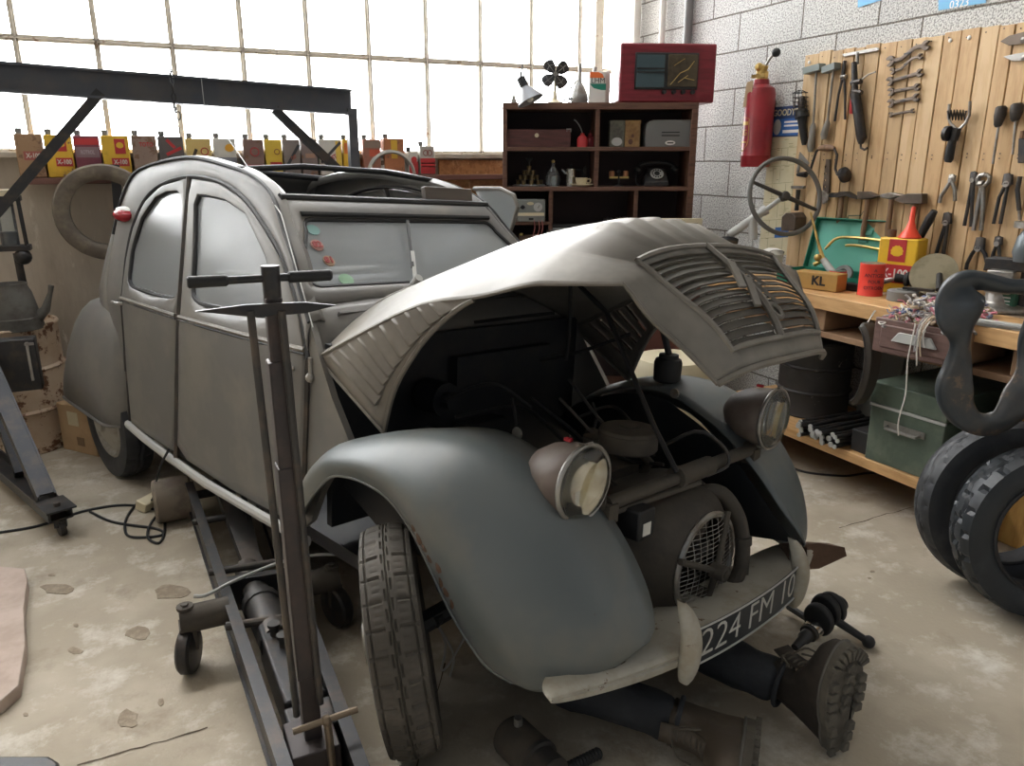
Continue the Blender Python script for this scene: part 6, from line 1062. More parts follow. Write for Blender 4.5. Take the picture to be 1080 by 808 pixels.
tool('blacksmith_tongs', 'thin dark tongs hanging head up in the board upper left', 'tongs', 889, 95, lambda o, f: (rod(o, f, 'jaw', GUNM, [(893, 64), (891, 76), (891, 84)], 0.010), rod(o, f, 'handle', GUNM, [(891, 80), (886, 100), (882, 128)], 0.0065), rod(o, f, 'handle', GUNM, [(892, 80), (893, 100), (893, 126)], 0.0065), rod(o, f, 'rivet', STL, [(889, 81), (894, 81)], 0.012)))
tool('tommy_bar', 'flat steel T bar nailed along the top of the board', 'bar', 908, 55, lambda o, f: (plate_(o, f, 'bar', STL, [(890, 57), (926, 50), (929, 52), (926, 54), (891, 60)], 0.0, 0.012), rod(o, f, 'peg', STL, [(906, 55), (906, 68)], 0.008)))
tool('grease_gun', 'black grease gun with long barrel under the T bar', 'grease gun', 909, 112, lambda o, f: (rod(o, f, 'barrel', GUNM, [(906, 98), (910, 125), (913, 146), (912, 152)], [0.026, 0.026, 0.026, 0.012], 0.03, 14), rod(o, f, 'neck', GUNM, [(905, 66), (906, 98)], [0.014, 0.018], 0.03, 10), rod(o, f, 'valve', GUNM, [(903, 88), (913, 86)], 0.014, 0.034), rod(o, f, 'valve', GUNM, [(904, 96), (914, 98)], 0.012, 0.036), rod(o, f, 'hose', STL, [(912, 85), (920, 79), (928, 76)], 0.004, 0.03), rod(o, f, 'red_handle', M['red'], [(902, 105), (901, 120)], 0.012, 0.02), rod(o, f, 'hook', GUNM, [(912, 151), (912, 156), (916, 158), (919, 156)], 0.006, 0.03)))
def spanner(x0, y0, x1, y1, s, bent=0.0):
    def b(o, f):
        A, B = Vector((*f(x0, y0), 0)), Vector((*f(x1, y1), 0)); d = (B - A).normalized(); n = Vector((-d.y, d.x, 0)); L = (B - A).length; R = 0.021 * s; W_ = 0.0075 * s + 0.002
        m = MB(); pts = [A.lerp(B, t) + n * (bent * L * (0.5 - 0.5 * math.cos(PI * max(0, min(1, (t - 0.25) / 0.5))) - 0.5)) + Vector((0, 0, 0.010)) for t in [k / 12 for k in range(13)]]; m.tube(pts, W_, 8, sq=0.5)
        for c, e, sc in ((pts[0], -1, 1.0), (pts[-1], 1, 0.9)):
            ang0 = math.atan2(d.y * e, d.x * e) + 0.26; r = R * sc; loop = []
            for k in range(15): a = ang0 + math.radians(38 + 284 * k / 14); loop.append((c.x + r * math.cos(a), c.y + r * math.sin(a)))
            ii = [(ang0 + math.radians(a), q) for a, q in ((-38 + 0, 0.62), (-150, 0.34), (150, 0.34), (38, 0.62))]
            loop += [(c.x + r * q * math.cos(a), c.y + r * q * math.sin(a)) for a, q in ii]; m.prism(loop, 0.003, 0.017)
        m.build('spanner_body', RUS, o, bevel=0.002)
        mk = MB(); c = pts[6]; mk.box((c.x, c.y, c.z + W_ * 0.5), (0.03 * s, 0.006 * s, 0.001), (0, 0, math.atan2(d.y, d.x))); mk.build('size_mark', GUNM, o, smooth=0)
    return b
for a, lab in (((941, 60, 978, 53, 1.25, 0.22), 'topmost and largest spanner, with a wavy shank'), ((943, 71, 972, 64, 0.75, 0.25), 'second spanner from the top, with a wavy slim shank'), ((940, 86, 972, 77, 1.05, 0), 'third spanner from the top, straight and wide jawed'), ((941, 97, 969, 92, 0.95, 0), 'fourth spanner from the top of the column'), ((941, 109, 968, 103, 1.05, 0), 'fifth spanner from the top, above the smallest one'), ((941, 121, 964, 117, 0.6, 0), 'smallest spanner at the bottom of the column')):
    tool('spanner', lab, 'spanner', (a[0] + a[2]) / 2, (a[1] + a[3]) / 2, spanner(*a), 'open ended spanners on the tool board')
tool('valve_spring_compressor', 'black puller with spring, two claws and round knob', 'puller', 1015, 140, lambda o, f: (rod(o, f, 'claw', STL, [(1005, 110), (1004, 124), (1006, 130), (1012, 136)], 0.007, 0.025), rod(o, f, 'claw', STL, [(1027, 107), (1026, 122), (1022, 130), (1016, 136)], 0.007, 0.025), rod(o, f, 'spring', GUNM, [(1004 + k * 1.6, 120 + (6 if k % 2 else -3)) for k in range(13)], 0.006, 0.028), rod(o, f, 'knob', GUNM, [(1004, 141), (1008, 141)], 0.035, 0.045, 14), rod(o, f, 'neck', GUNM, [(1014, 135), (1010, 148)], 0.020, 0.03), rod(o, f, 'handle', M['black'], [(1009, 148), (1007, 156), (1005, 168), (1004, 171)], [0.018, 0.021, 0.021, 0.015], 0.03, 12)))
def driver(pts, hw):
    def b(o, f):
        (x0, y0), (x1, y1), (x2, y2) = pts; rod(o, f, 'handle', GUNM, [(x0, y0), (x0 - 0.2, y0 + 2), ((x0 + x1) / 2, (y0 + y1) / 2), (x1, y1 - 2), (x1, y1)], [hw * 0.7, hw, hw, hw * 0.7, hw * 0.45], 0.024, 12); rod(o, f, 'blade', STL, [(x1, y1), (x2, y2)], 0.0055, 0.02)
    return b
tool('screwdriver', 'screwdriver with fat dark handle, left one of two', 'screwdriver', 1054, 140, driver(((1060, 112), (1056, 134), (1050, 173)), 0.024), 'screwdrivers at the right of the board')
tool('screwdriver', 'screwdriver with black handle, right one of two at frame edge', 'screwdriver', 1074, 135, driver(((1077, 109), (1074, 128), (1071, 163)), 0.026), 'screwdrivers at the right of the board')
tool('file', 'dark flat file hanging below the right screwdriver', 'file', 1077, 160, lambda o, f: (plate_(o, f, 'blade', GUNM, [(1076, 146), (1083, 146), (1082, 172), (1075, 172)], 0.002, 0.012), rod(o, f, 'tang', HW, [(1079, 146), (1080, 138)], 0.008)))
for (pts, lab) in ((((1057, 44), (1066, 38), (1085, 33), (1100, 34), (1085, 46), (1066, 48)), 'wide dark snips blade at the board top right corner'), (((1060, 60), (1072, 57), (1090, 54), (1100, 58), (1085, 64), (1070, 65)), 'narrow steel snips blade under the wider one')):
    tool('tin_snips', lab, 'snips', pts[0][0] + 10, pts[0][1], lambda o, f: (plate_(o, f, 'blade', RUS if pts[0][1] < 50 else STL, pts, 0.004, 0.016), rod(o, f, 'pivot', STL, [(1080, pts[1][1] + 4), (1083, pts[1][1] + 4)], 0.012)), 'tin snips at the board top')
tool('hand_brace', 'carpenter hand brace with cranked frame and round dark head', 'brace', 882, 172, lambda o, f: (rod(o, f, 'crank', GUNM, [(853, 184), (858, 183), (861, 172), (865, 160), (868, 157), (884, 157), (887, 163), (885, 178), (887, 184), (893, 186)], 0.007, 0.03), rod(o, f, 'grip', HW, [(868, 157), (872, 156), (880, 156), (884, 157)], [0.012, 0.018, 0.018, 0.012], 0.03, 12), rod(o, f, 'head', GUNM, [(892, 186), (894, 185), (897, 184), (900, 183)], [0.02, 0.042, 0.042, 0.02], 0.035, 16), rod(o, f, 'chuck', GUNM, [(845, 184), (854, 184)], [0.010, 0.018], 0.03, 12)))
tool('cutter_bar', 'rusty perforated bar with toothed wheel at its foot', 'cutter', 871, 190, lambda o, f: (plate_(o, f, 'bar', RUS, [(873, 168), (877, 168), (876, 205), (869, 205), (871, 185)], 0.004, 0.014, holes=[[(872.5 + k * -0.4 + 1.2 * math.cos(a), 176 + 7 * k + 1.2 * math.sin(a)) for a in [2 * PI * q / 8 for q in range(8)]] for k in range(4)]), plate_(o, f, 'toothed_wheel', STL, [(870.5 + (6.5 if k % 2 else 5) * math.cos(2 * PI * k / 20), 208 + (7.5 if k % 2 else 6) * math.sin(2 * PI * k / 20)) for k in range(20)], 0.010, 0.022)))
tool('set_square', 'small grey metal set square pinned at the board left edge', 'set square', 848, 174, lambda o, f: plate_(o, f, 'blade', STL, [(844, 160), (854, 172), (852, 175), (845, 168), (843, 182), (840, 182)], 0.0, 0.004))
def hammer(head, shaft, hm, r=0.013):
    def b(o, f): plate_(o, f, 'head', hm, head, 0.002, 0.045, 0.004); rod(o, f, 'handle', HW, shaft, [r, r, r * 1.15, r], 0.024, 10)
    return b
tool('claw_hammer', 'dark claw hammer hanging, leftmost of the four hammers', 'hammer', 890, 225, hammer([(880, 204), (884, 203), (887, 205), (891, 202), (897, 202), (904, 206), (909, 210), (902, 208), (896, 206), (891, 208), (884, 208), (880, 208)], [(891, 206), (890, 220), (887, 238), (886, 250)], GUNM), 'hammers in a row on the board')
tool('cross_pein_hammer', 'pale wooden handled hammer, second of the four hammers', 'hammer', 918, 225, hammer([(910, 202), (920, 202), (925, 204), (931, 207), (924, 209), (920, 210), (910, 210)], [(919, 208), (917, 225), (914, 242), (913, 252)], RUS), 'hammers in a row on the board')
tool('pein_hammer', 'dark handled hammer with pointed steel head, third of four', 'hammer', 944, 225, hammer([(934, 205), (943, 203), (951, 204), (958, 206), (950, 208), (944, 210), (934, 208)], [(944, 208), (942, 225), (940, 240), (939, 250)], STL), 'hammers in a row on the board')
tool('sledge_hammer', 'heavy brown block hammer, last and largest of four', 'hammer', 965, 225, hammer([(948, 210), (955, 207), (963, 204), (979, 204), (979, 215), (962, 215), (954, 213)], [(969, 214), (965, 230), (961, 250), (958, 270)], RUS, 0.015), 'hammers in a row on the board')
def plier(jaw, la, lb, m_=GUNM, r=0.009, jw=0.020):
    def b(o, f):
        rod(o, f, 'jaw', m_, [(jaw[0][0] - 1.5, jaw[0][1]), jaw[1]], [jw * 0.55, jw], 0.016, 10, sq=0.6); rod(o, f, 'jaw', m_, [(jaw[0][0] + 1.8, jaw[0][1] + 0.5), jaw[1]], [jw * 0.55, jw], 0.016, 10, sq=0.6)
        m = MB(); x, y = f(*jaw[1]); m.cyl((x, y, 0.008), (x, y, 0.03), jw * 0.55, 12); m.build('rivet', STL, o)
        rod(o, f, 'handle', m_, la, r, 0.014); rod(o, f, 'handle', m_, lb, r, 0.020)
    return b
tool('end_nippers', 'end nippers with curved steel handles, below the black puller', 'pliers', 1003, 198, plier([(1007, 184), (1006, 190)], [(1006, 189), (1001, 197), (994, 208), (993, 214)], [(1006, 189), (1010, 200), (1010, 212)], STL), 'pliers on the tool board')
tool('long_pliers', 'slim long handled pliers left of the big pincers', 'pliers', 1023, 210, plier([(1030, 181), (1029, 190)], [(1028, 190), (1024, 212), (1019, 238)], [(1030, 190), (1028, 215), (1027, 239)], GUNM, 0.008), 'pliers on the tool board')
tool('carpenter_pincers', 'big grey pincers with ring shaped jaws', 'pincers', 1037, 215, lambda o, f: (rod(o, f, 'jaw', STL, [(1035, 195), (1034, 189), (1037, 185), (1042, 184)], 0.011, 0.02), rod(o, f, 'jaw', STL, [(1041, 196), (1046, 192), (1047, 187), (1043, 184)], 0.011, 0.02), rod(o, f, 'pivot', STL, [(1036, 194), (1040, 194)], 0.016, 0.02), rod(o, f, 'handle', STL, [(1038, 195), (1034, 215), (1029, 243)], 0.010, 0.016), rod(o, f, 'handle', STL, [(1040, 195), (1040, 218), (1038, 243)], 0.010, 0.022)))
tool('slip_joint_pliers', 'slip joint pliers with bent jaws, right of the pincers', 'pliers', 1058, 210, plier([(1066, 183), (1065, 194)], [(1064, 192), (1056, 208), (1050, 236)], [(1066, 193), (1062, 215), (1058, 236)], GUNM, 0.008, 0.026), 'pliers on the tool board')
tool('water_pump_pliers', 'black pliers with open handles beside the bolt cutter', 'pliers', 998, 245, plier([(1002, 224), (1001, 235)], [(1000, 234), (994, 252), (988, 272)], [(1002, 235), (1000, 255), (997, 271)], GUNM, 0.009, 0.026), 'pliers on the tool board')
tool('battery_pliers', 'wide bowed black pliers low on the board', 'pliers', 1033, 267, plier([(1037, 250), (1035, 262)], [(1033, 260), (1027, 268), (1022, 278), (1021, 284)], [(1037, 260), (1042, 268), (1044, 278), (1042, 285)], GUNM, 0.009, 0.028), 'pliers on the tool board')
tool('combination_pliers', 'small combination pliers partly behind the vice', 'pliers', 1053, 262, plier([(1056, 249), (1055, 257)], [(1054, 256), (1050, 266), (1047, 278)], [(1056, 257), (1057, 268), (1057, 276)], GUNM, 0.008, 0.022), 'pliers on the tool board')
tool('pry_bar', 'thin dark pry rod at the right edge of the board', 'pry bar', 1078, 205, lambda o, f: (rod(o, f, 'shaft', GUNM, [(1079, 186), (1076, 200), (1078, 222)], 0.010, 0.02), rod(o, f, 'tip', STL, [(1078, 222), (1078.5, 232)], 0.007, 0.02)))
tool('bolt_cutter', 'black bolt cutter arm leaning from bench to board', 'bolt cutter', 975, 255, lambda o, f: (rod(o, f, 'arm', M['black'], [(993, 222), (988, 230), (976, 252), (968, 270)], [0.015, 0.022, 0.018, 0.016], 0.05, 10), rod(o, f, 'grip', GUNM, [(969, 268), (962, 284), (960, 290)], 0.017, 0.06, 10)))
tool('glue_scoop', 'dark square scoop hung on a long handle behind steering wheel', 'scoop', 842, 225, lambda o, f: (rod(o, f, 'handle', GUNM, [(846, 200), (844, 222)], 0.013, 0.03), plate_(o, f, 'cross_piece', STL, [(838, 196), (852, 196), (851, 199), (838, 199)], 0.01, 0.03), plate_(o, f, 'box', RUS, [(836, 228), (840, 224), (848, 224), (851, 229), (850, 243), (835, 243)], 0.0, 0.09, 0.006)))
IL, f_ = rw_thing('inspection_lamp', 'black hand lamp with wire cage hung beside the enamel sign', 'lamp', 843, 125, 0.05)
rod(IL, f_, 'handle', M['black'], [(846, 123), (846, 132), (848, 146), (848, 153)], [0.030, 0.022, 0.020, 0.012], 0, 14); rod(IL, f_, 'collar', GUNM, [(845, 116), (846, 124)], [0.034, 0.040], 0, 14)
m = MB(); a, b = Vector((*f_(844, 98), 0)), Vector((*f_(845, 117), 0))
for k in range(5): c = a.lerp(b, k / 4); m.tube([c + Vector((0.042 * math.cos(t), 0, 0.042 * math.sin(t))) for t in [2 * PI * q / 16 for q in range(16)]], 0.002, 5, closed=True)
for k in range(6): t = 2 * PI * k / 6; d = Vector((0.042 * math.cos(t), 0, 0.042 * math.sin(t))); m.tube([b + d, a + d, a + d * 0.2 + Vector((0, 0.015, 0))], 0.002, 5)
m.build('wire_cage', GUNM, IL); m = MB(); m.lathe([(0, 0), (0.018, 0), (0.022, 0.05), (0.012, 0.08), (0, 0.085)], b + Vector((0, 0.0, 0)), UP, 14); m.build('bulb', mat('dark_glass', (0.05, 0.04, 0.035), 0.15), IL)
# ---------------------------------------------------------------- workbench
BX, BZ = 2.985, 0.955
wb = thing('workbench', 'long workbench with thick pale plank top along the block wall', 'workbench', loc=((BX + XR) / 2, 2.2, 0))
WO = Vector(((BX + XR) / 2, 2.2, 0))
def Wb(name, m_, *bxs, bevel=0.004):
    m = MB(); [m.box(Vector(c) - WO, d) for c, d in bxs]; return m.build(name, m_, wb, bevel=bevel)
BENCHW = mat('bench_plank', (0.60, 0.36, 0.16), 0.55, 0, (0.46, 0.26, 0.10), 4, 0.5, stretch=(9, 1, 9), c3=(0.30, 0.20, 0.12), sc3=4, th3=0.66)
Wb('bench_top', BENCHW, ((BX + 0.15, 1.95, BZ - 0.035), (0.30, 3.3, 0.07))); Wb('bench_top', mat('grimy_bench_plank', (0.34, 0.25, 0.17), 0.7, 0, (0.22, 0.16, 0.11), 5, 0.5), ((BX + 0.455, 1.95, BZ - 0.035), (0.30, 3.3, 0.07)))
RAW = mat('rough_beam', (0.34, 0.21, 0.12), 0.75, 0, (0.24, 0.14, 0.08), 5, 0.5)
for y in (2.78, 1.72, 0.8): Wb('bearer', RAW, ((BX + 0.32, y, BZ - 0.125), (0.56, 0.13, 0.11)))
Wb('under_shelf', RAW, ((BX + 0.30, 1.95, BZ - 0.20), (0.52, 3.0, 0.03)))
for y in (3.3, 1.70, 0.55): Wb('leg', RAW, ((XR - 0.06, y, (BZ - 0.21) / 2), (0.09, 0.09, BZ - 0.21)))
Wb('lower_shelf', BENCHW, ((BX + 0.10, 2.67, 0.205), (0.20, 1.66, 0.05))); Wb('lower_shelf', BENCHW, ((BX + 0.41, 2.67, 0.205), (0.38, 1.66, 0.05)))
for y in (3.35, 1.95): Wb('shelf_foot', RAW, ((BX + 0.30, y, 0.09), (0.5, 0.09, 0.18)))
def bench_pt(px, py): return floor_at(px, py, BZ)
XMAX = 3.40
def bt(name, lab, cat, px, py, rz=0.0, group=None, dx=0.0):
    p = bench_pt(px, py)
    if p.x + dx > XMAX: p = hit(px, py, (1, 0, 0), XMAX); p.x = XMAX - dx
    return thing(name, lab, cat, loc=(p.x + dx, p.y, BZ + 0.0005), rz=rz, group=group)
FR = -PI / 2 + 0.25            # turn so that local -y faces the camera from the bench
# steering column with wheel, leaning
sw = thing('steering_column', 'old grey steering wheel on its column leaning over the bench', 'steering wheel', loc=RW.P(830, 215, 0.42))
so = RW.P(830, 215, 0.42); qv = Plane((0.80, -0.6, 0), 0); qv.c = so.dot(qv.ez)
c0 = qv.P(828, 207) - so; base = qv.P(772, 246, -0.02) - so; axd = (c0 - base); axd.normalize()
rim = []
wn = (Vector((-0.25, -0.93, 0.28))).normalized(); u = wn.cross(Vector((0, 0, 1))).normalized(); v_ = u.cross(wn)
Rw = 0.205
m = MB(); m.tube([c0 + u * Rw * math.cos(t) + v_ * Rw * math.sin(t) for t in [2 * PI * k / 48 for k in range(48)]], 0.0125, 10, closed=True); wr_ = m.build('rim', mat('grey_bakelite', (0.12, 0.115, 0.105), 0.45), sw)
m = MB(); ang = math.radians(203)
for s in (0, PI): m.tube([c0 + (u * math.cos(ang + s) + v_ * math.sin(ang + s)) * q for q in (0.02, Rw)], [0.013, 0.009], 8)
m.build('spoke', M['darksteel'], sw); m = MB(); m.lathe([(0, -0.03), (0.024, -0.025), (0.026, 0.01), (0.02, 0.018), (0, 0.02)], c0, wn, 18); m.build('hub', M['darksteel'], sw)
m = MB(); bb_ = c0 + (base - c0) * 1.05; m.tube([c0 - wn * 0.02, c0.lerp(bb_, 0.35)], 0.013, 10); m.tube([c0.lerp(bb_, 0.33), bb_], 0.023, 12); m.tube([c0.lerp(bb_, 0.32), c0.lerp(bb_, 0.40)], 0.028, 12); m.build('column_tube', M['lightgrey'], sw)
m = MB(); q = c0.lerp(bb_, 0.58); m.tube([q, q + Vector((0.0, -0.02, -0.11))], 0.025, 12); m.tube([q + Vector((0.01, 0, -0.1)), q + Vector((0.02, -0.01, -0.22))], 0.004, 6); m.build('lock_housing', M['lightgrey'], sw); m = MB(); m.lathe([(0, 0), (0.05, 0), (0.05, 0.02), (0, 0.02)], bb_ - Vector((0, 0, 0.04)), (0.3, 0.2, 1), 18); m.build('grommet', M['black'], sw)
m = MB(); m.tube([bb_, Vector((bb_.x + 0.02, bb_.y + 0.10, BZ - so.z + 0.03)), Vector((bb_.x + 0.05, bb_.y + 0.22, BZ - so.z + 0.002))], 0.014, 8); m.build('shaft', M['steel'], sw)
# paint pot 55
t = bt('paint_pot', 'small white pot with red number beside the green case', 'pot', 813, 286); m = MB(); m.lathe([(0, 0), (0.06, 0), (0.06, 0.10), (0.064, 0.104), (0.06, 0.11), (0.055, 0.125), (0.03, 0.135), (0, 0.135)], (0, 0, 0), (0, 0, 1), 22); m.build('body', M['white'], t); l_ = lettering('55', 0.06, M['red'], t, Matrix.Rotation(-0.55, 4, 'Z') @ TR(0, -0.0605, 0.055, PI / 2, 0, 0)); m = MB(); m.tube(cr([(-0.062, 0, 0.09), (-0.05, -0.05, 0.13), (0.03, -0.06, 0.12), (0.062, 0, 0.09)], 12), 0.003, 5); m.build('wire_handle', M['steel'], t)
# green welding case, lid open against the wall
t = bt('welding_case', 'open green metal case holding brass welding torches', 'case', 868, 300, -PI / 2 + 0.22, dx=0.06); cw = 0.50
m = MB(); m.prism([(-cw / 2, -0.13), (cw / 2, -0.13), (cw / 2, 0.13), (-cw / 2, 0.13)], 0, 0.06, holes=[[(-cw / 2 + 0.006, -0.124), (cw / 2 - 0.006, -0.124), (cw / 2 - 0.006, 0.124), (-cw / 2 + 0.006, 0.124)]]); m.box((0, 0, 0.004), (cw - 0.01, 0.25, 0.006)); m.build('tray', M['green'], t)
LM = Matrix.Translation((0, 0.13, 0.06)) @ Matrix.Rotation(math.radians(-18), 4, 'X')
def inlid(mb): mb.T = LM; return mb
TEAL = mat('pale_teal_inside', (0.10, 0.42, 0.32), 0.5)
m = inlid(MB()); m.box((0, 0.035, 0.14), (cw, 0.004, 0.28)); 
for x in (-cw / 2, cw / 2): m.box((x, 0.015, 0.14), (0.005, 0.045, 0.28))
m.box((0, 0.015, 0.28), (cw, 0.045, 0.005)); ld = m.build('lid', M['green'], t); m = inlid(MB()); m.box((0, 0.031, 0.14), (cw - 0.012, 0.003, 0.265)); m.build('lid_lining', TEAL, ld, smooth=0); m = inlid(MB()); m.tube([(-0.08, 0.02, 0.285), (-0.08, 0.02, 0.305), (-0.01, 0.02, 0.31), (0.0, 0.02, 0.335), (0.01, 0.02, 0.31), (0.07, 0.02, 0.305), (0.07, 0.02, 0.285)], 0.003, 6); m.build('carry_handle', M['darkgreen'], ld)
m = inlid(MB()); m.box((0.06, 0.025, 0.22), (0.04, 0.01, 0.03)); m.box((0.04, 0.025, 0.17), (0.05, 0.01, 0.016)); m.build('clip', M['green'], ld)
for name, pts, lab in (('welding_torch', [(-0.14, -0.02, 0.10), (-0.10, 0.0, 0.17), (0.0, 0.012, 0.185), (0.16, 0.012, 0.18), (0.19, 0.012, 0.178)], 'upper brass torch tube with bent tip inside the green lid'), ('torch_nozzle', [(-0.03, -0.02, 0.13), (0.02, 0.0, 0.14), (0.12, 0.012, 0.135), (0.18, 0.012, 0.13)], 'lower brass torch tube inside the green lid')):
    o = thing(name, lab, 'torch', t.matrix_basis @ LM, group='brass torches in the green case'); m = MB(); m.tube(cr(pts, 16), [0.005] + [0.008] * 14 + [0.012], 8); m.build('tube', M['brass'], o); m = MB(); p = Vector(pts[-1]); m.tube([p + Vector((-0.03, 0, 0)), p + Vector((0.02, 0, 0))], 0.015, 10); m.build('nut', M['brass'], o)
o = thing('cutting_torch', 'brass torch with pale handle standing across the green case', 'torch', t.matrix_basis @ Matrix.Translation((-0.02, -0.02, 0.06))); m = MB(); m.tube([(-0.12, -0.02, 0.31), (-0.05, -0.03, 0.15), (0.0, -0.04, 0.06)], [0.005, 0.008, 0.012], 8); m.build('lance', M['brass'], o); m = MB(); m.tube([(-0.005, -0.04, 0.07), (0.07, -0.06, 0.005)], [0.018, 0.02], 12); m.build('grip', M['lightgrey'], o); m = MB(); m.ball((-0.03, -0.055, 0.08), 0.02, 10); m.tube([(-0.05, -0.05, 0.04), (-0.02, -0.045, 0.06)], 0.012, 8); m.build('valve', M['brass'], o)
def round_tin(name, lab, px, py, r, h, m_, lines, lid=M['steel'], rot=0.0, tm=None, dx=0.0):
    t = bt(name, lab, 'tin', px, py, dx=dx); m = MB(); m.lathe([(0, 0), (r * 1.02, 0), (r * 1.02, 0.004), (r, 0.007), (r, h - 0.007), (r * 1.02, h - 0.003), (r * 1.0, h), (r * 0.9, h - 0.004), (0, h - 0.004)], (0, 0, 0), (0, 0, 1), 32); b_ = m.build('body', m_, t); m = MB(); m.lathe([(0, h - 0.004), (r * 0.93, h - 0.004), (r * 0.93, h + 0.001), (0, h + 0.001)], (0, 0, 0), (0, 0, 1), 28); m.build('lid', lid, t)
    for s_, y, sz in lines:
        l_ = lettering(s_, sz, tm or M['black'], b_, Matrix.Identity(4))
        for v in l_.data.vertices: a = v.co.x / r - 2.2 + rot; rr_ = r + 0.0006 + max(0, v.co.z); v.co = Vector((rr_ * math.cos(a + 0.0), rr_ * math.sin(a + 0.0), y + v.co.y))
    return t
round_tin('small_red_tin', 'small red tin with pale lettering inside the green case front', 882, 303, 0.042, 0.085, M['brightred'], (), tm=M['white'])
for y_, h0, w0, c_ in ((0.068, 0.010, 1.1, 'black'), (0.056, 0.007, 1.0, 'white'), (0.046, 0.006, 0.9, 'white'), (0.032, 0.004, 0.4, 'white'), (0.024, 0.004, 0.6, 'white')):
    o = bpy.data.objects['small_red_tin']; m = MB(); m.grid([[Vector((0.0426 * math.cos(-2.2 + a * w0 - 0.5), 0.0426 * math.sin(-2.2 + a * w0 - 0.5), y_ + q)) for a in (0, 0.25, 0.5, 0.75, 1)] for q in (0, h0)]); m.build('label_line', M[c_], o, smooth=0)
round_tin('red_tin', 'bright red round tin with black lettering on the bench edge', 917, 311, 0.058, 0.155, M['brightred'], (('A', 0.125, 0.02), ('ANTIGEL', 0.10, 0.024), ('POUR', 0.07, 0.022), ('CITROEN', 0.04, 0.022)), tm=mat('dark_print', (0.06, 0.02, 0.04), 0.6))
t = bt('yellow_oil_can', 'tall yellow oil can with red badge and funnel on top', 'can', 947, 300, FR - 0.02, dx=0.0); w_, h_ = 0.19, 0.27
m = MB(); m.box((0, 0, h_ / 2), (w_, 0.11, h_)); m.build('body', M['yellow'], t, bevel=0.008); m = MB(); m.box((0.0, -0.0562, h_ * 0.78), (0.085, 0.002, h_ * 0.40)); m.build('red_badge', M['red'], t, smooth=0); m = MB(); m.T = TR(0, -0.0574, h_ * 0.76, PI / 2, 0, 0); pts = []
for k in range(15): an = math.radians(-20 + 220 * k / 14); q = 0.030 * (1 + 0.06 * math.cos(k * PI)); pts.append((q * math.cos(an), q * math.sin(an)))
m.prism(pts + [(-0.011, -0.022), (0.011, -0.022)], 0, 0.0015); m.build('emblem', M['yellow'], t, smooth=0)
m = MB(); m.T = TR(0, -0.0562, h_ * 0.36, PI / 2, 0, 0); m.prism([(-0.075, -0.045), (0.09, -0.045), (0.075, 0), (0.09, 0.045), (-0.075, 0.045)], -0.001, 0.001); m.build('red_ribbon', M['red'], t, smooth=0); lettering('X-100', 0.062, M['white'], t, TR(0.0, -0.0575, h_ * 0.36, PI / 2, 0, 0), squeeze=0.85, bold=0.001); m = MB(); m.cyl((-0.062, 0, h_), (-0.062, 0, h_ + 0.035), 0.02, 14); m.build('screw_cap', M['rust'], t)
fo = thing('red_funnel', 'orange-red plastic funnel upside down on the yellow can', 'funnel', t.matrix_basis @ Matrix.Translation((0.025, 0, h_ + 0.0005))); m = MB(); m.lathe([(0.050, 0), (0.052, 0.006), (0.024, 0.045), (0.013, 0.08), (0.009, 0.145), (0.006, 0.15), (0, 0.15)], (0, 0, 0), (0, 0, 1), 24); m.build('cone', mat('orange_red_plastic', (0.85, 0.07, 0.03), 0.35), fo); m = MB(); m.tube([(0.051 * math.cos(2 * PI * k / 24), 0.051 * math.sin(2 * PI * k / 24), 0.003) for k in range(24)], 0.0025, 5, closed=True); m.build('rim', M['brightred'], fo)
t = bt('wooden_box', 'small ochre wooden box with black letters on the bench edge', 'box', 858, 306, FR, dx=-0.0); m = MB(); m.box((0, 0.05, 0.045), (0.24, 0.10, 0.085)); m.build('box', mat('ochre_wood', (0.42, 0.25, 0.07), 0.6, 0, (0.3, 0.17, 0.05), 6, 0.5), t, bevel=0.003); lettering('KL', 0.065, M['black'], t, TR(0.02, -0.0012, 0.047, PI / 2, 0, 0), bold=0.002)
t = bt('bar_block', 'black flat bar block lying before the red tin', 'block', 896, 308, FR); m = MB(); m.box((-0.03, 0.05, 0.02), (0.24, 0.05, 0.038)); m.build('bar', M['black'], t, bevel=0.004); m = MB(); m.box((-0.18, 0.05, 0.022), (0.06, 0.05, 0.042)); m.build('end_block', M['darkgreen'], t, bevel=0.004)
t = bt('rubber_grommet', 'dark ribbed rubber disc leaning behind the black bar', 'disc', 888, 300, FR, dx=0.06); m = MB(); m.T = TR(0, 0, 0.045, math.radians(65), 0, 0); m.lathe([(0, -0.012), (0.05, -0.012), (0.055, 0), (0.05, 0.012), (0.03, 0.012), (0.026, 0.006), (0, 0.006)], (0, 0, 0), (0, 0, 1), 26); m.build('disc', M['grey'], t); m = MB(); m.T = TR(0, 0, 0.045, math.radians(65), 0, 0); m.cyl((0, 0, 0.006), (0, 0, 0.016), 0.012, 12); m.build('hub', M['steel'], t)
t = bt('rubber_bellows', 'black ribbed rubber bellows lying behind the grey puck', 'bellows', 966, 306, FR + 0.2, dx=-0.02); m = MB(); pr_ = [(0.0, -0.10), (0.022, -0.10), (0.025, -0.06)]
for k in range(6): pr_ += [(0.034 + 0.004 * k, -0.055 + 0.026 * k), (0.045 + 0.005 * k, -0.042 + 0.026 * k), (0.036 + 0.004 * k, -0.030 + 0.026 * k)]
pr_ += [(0.05, 0.11), (0, 0.11)]; m.lathe(pr_, (0, 0, 0.075), (1, 0.1, -0.05), 24); m.build('bellows', M['black'], t); m = MB(); m.tube([(-0.09, 0, 0.076), (-0.16, 0.0, 0.05)], 0.014, 10); m.build('stub', M['steel'], t)
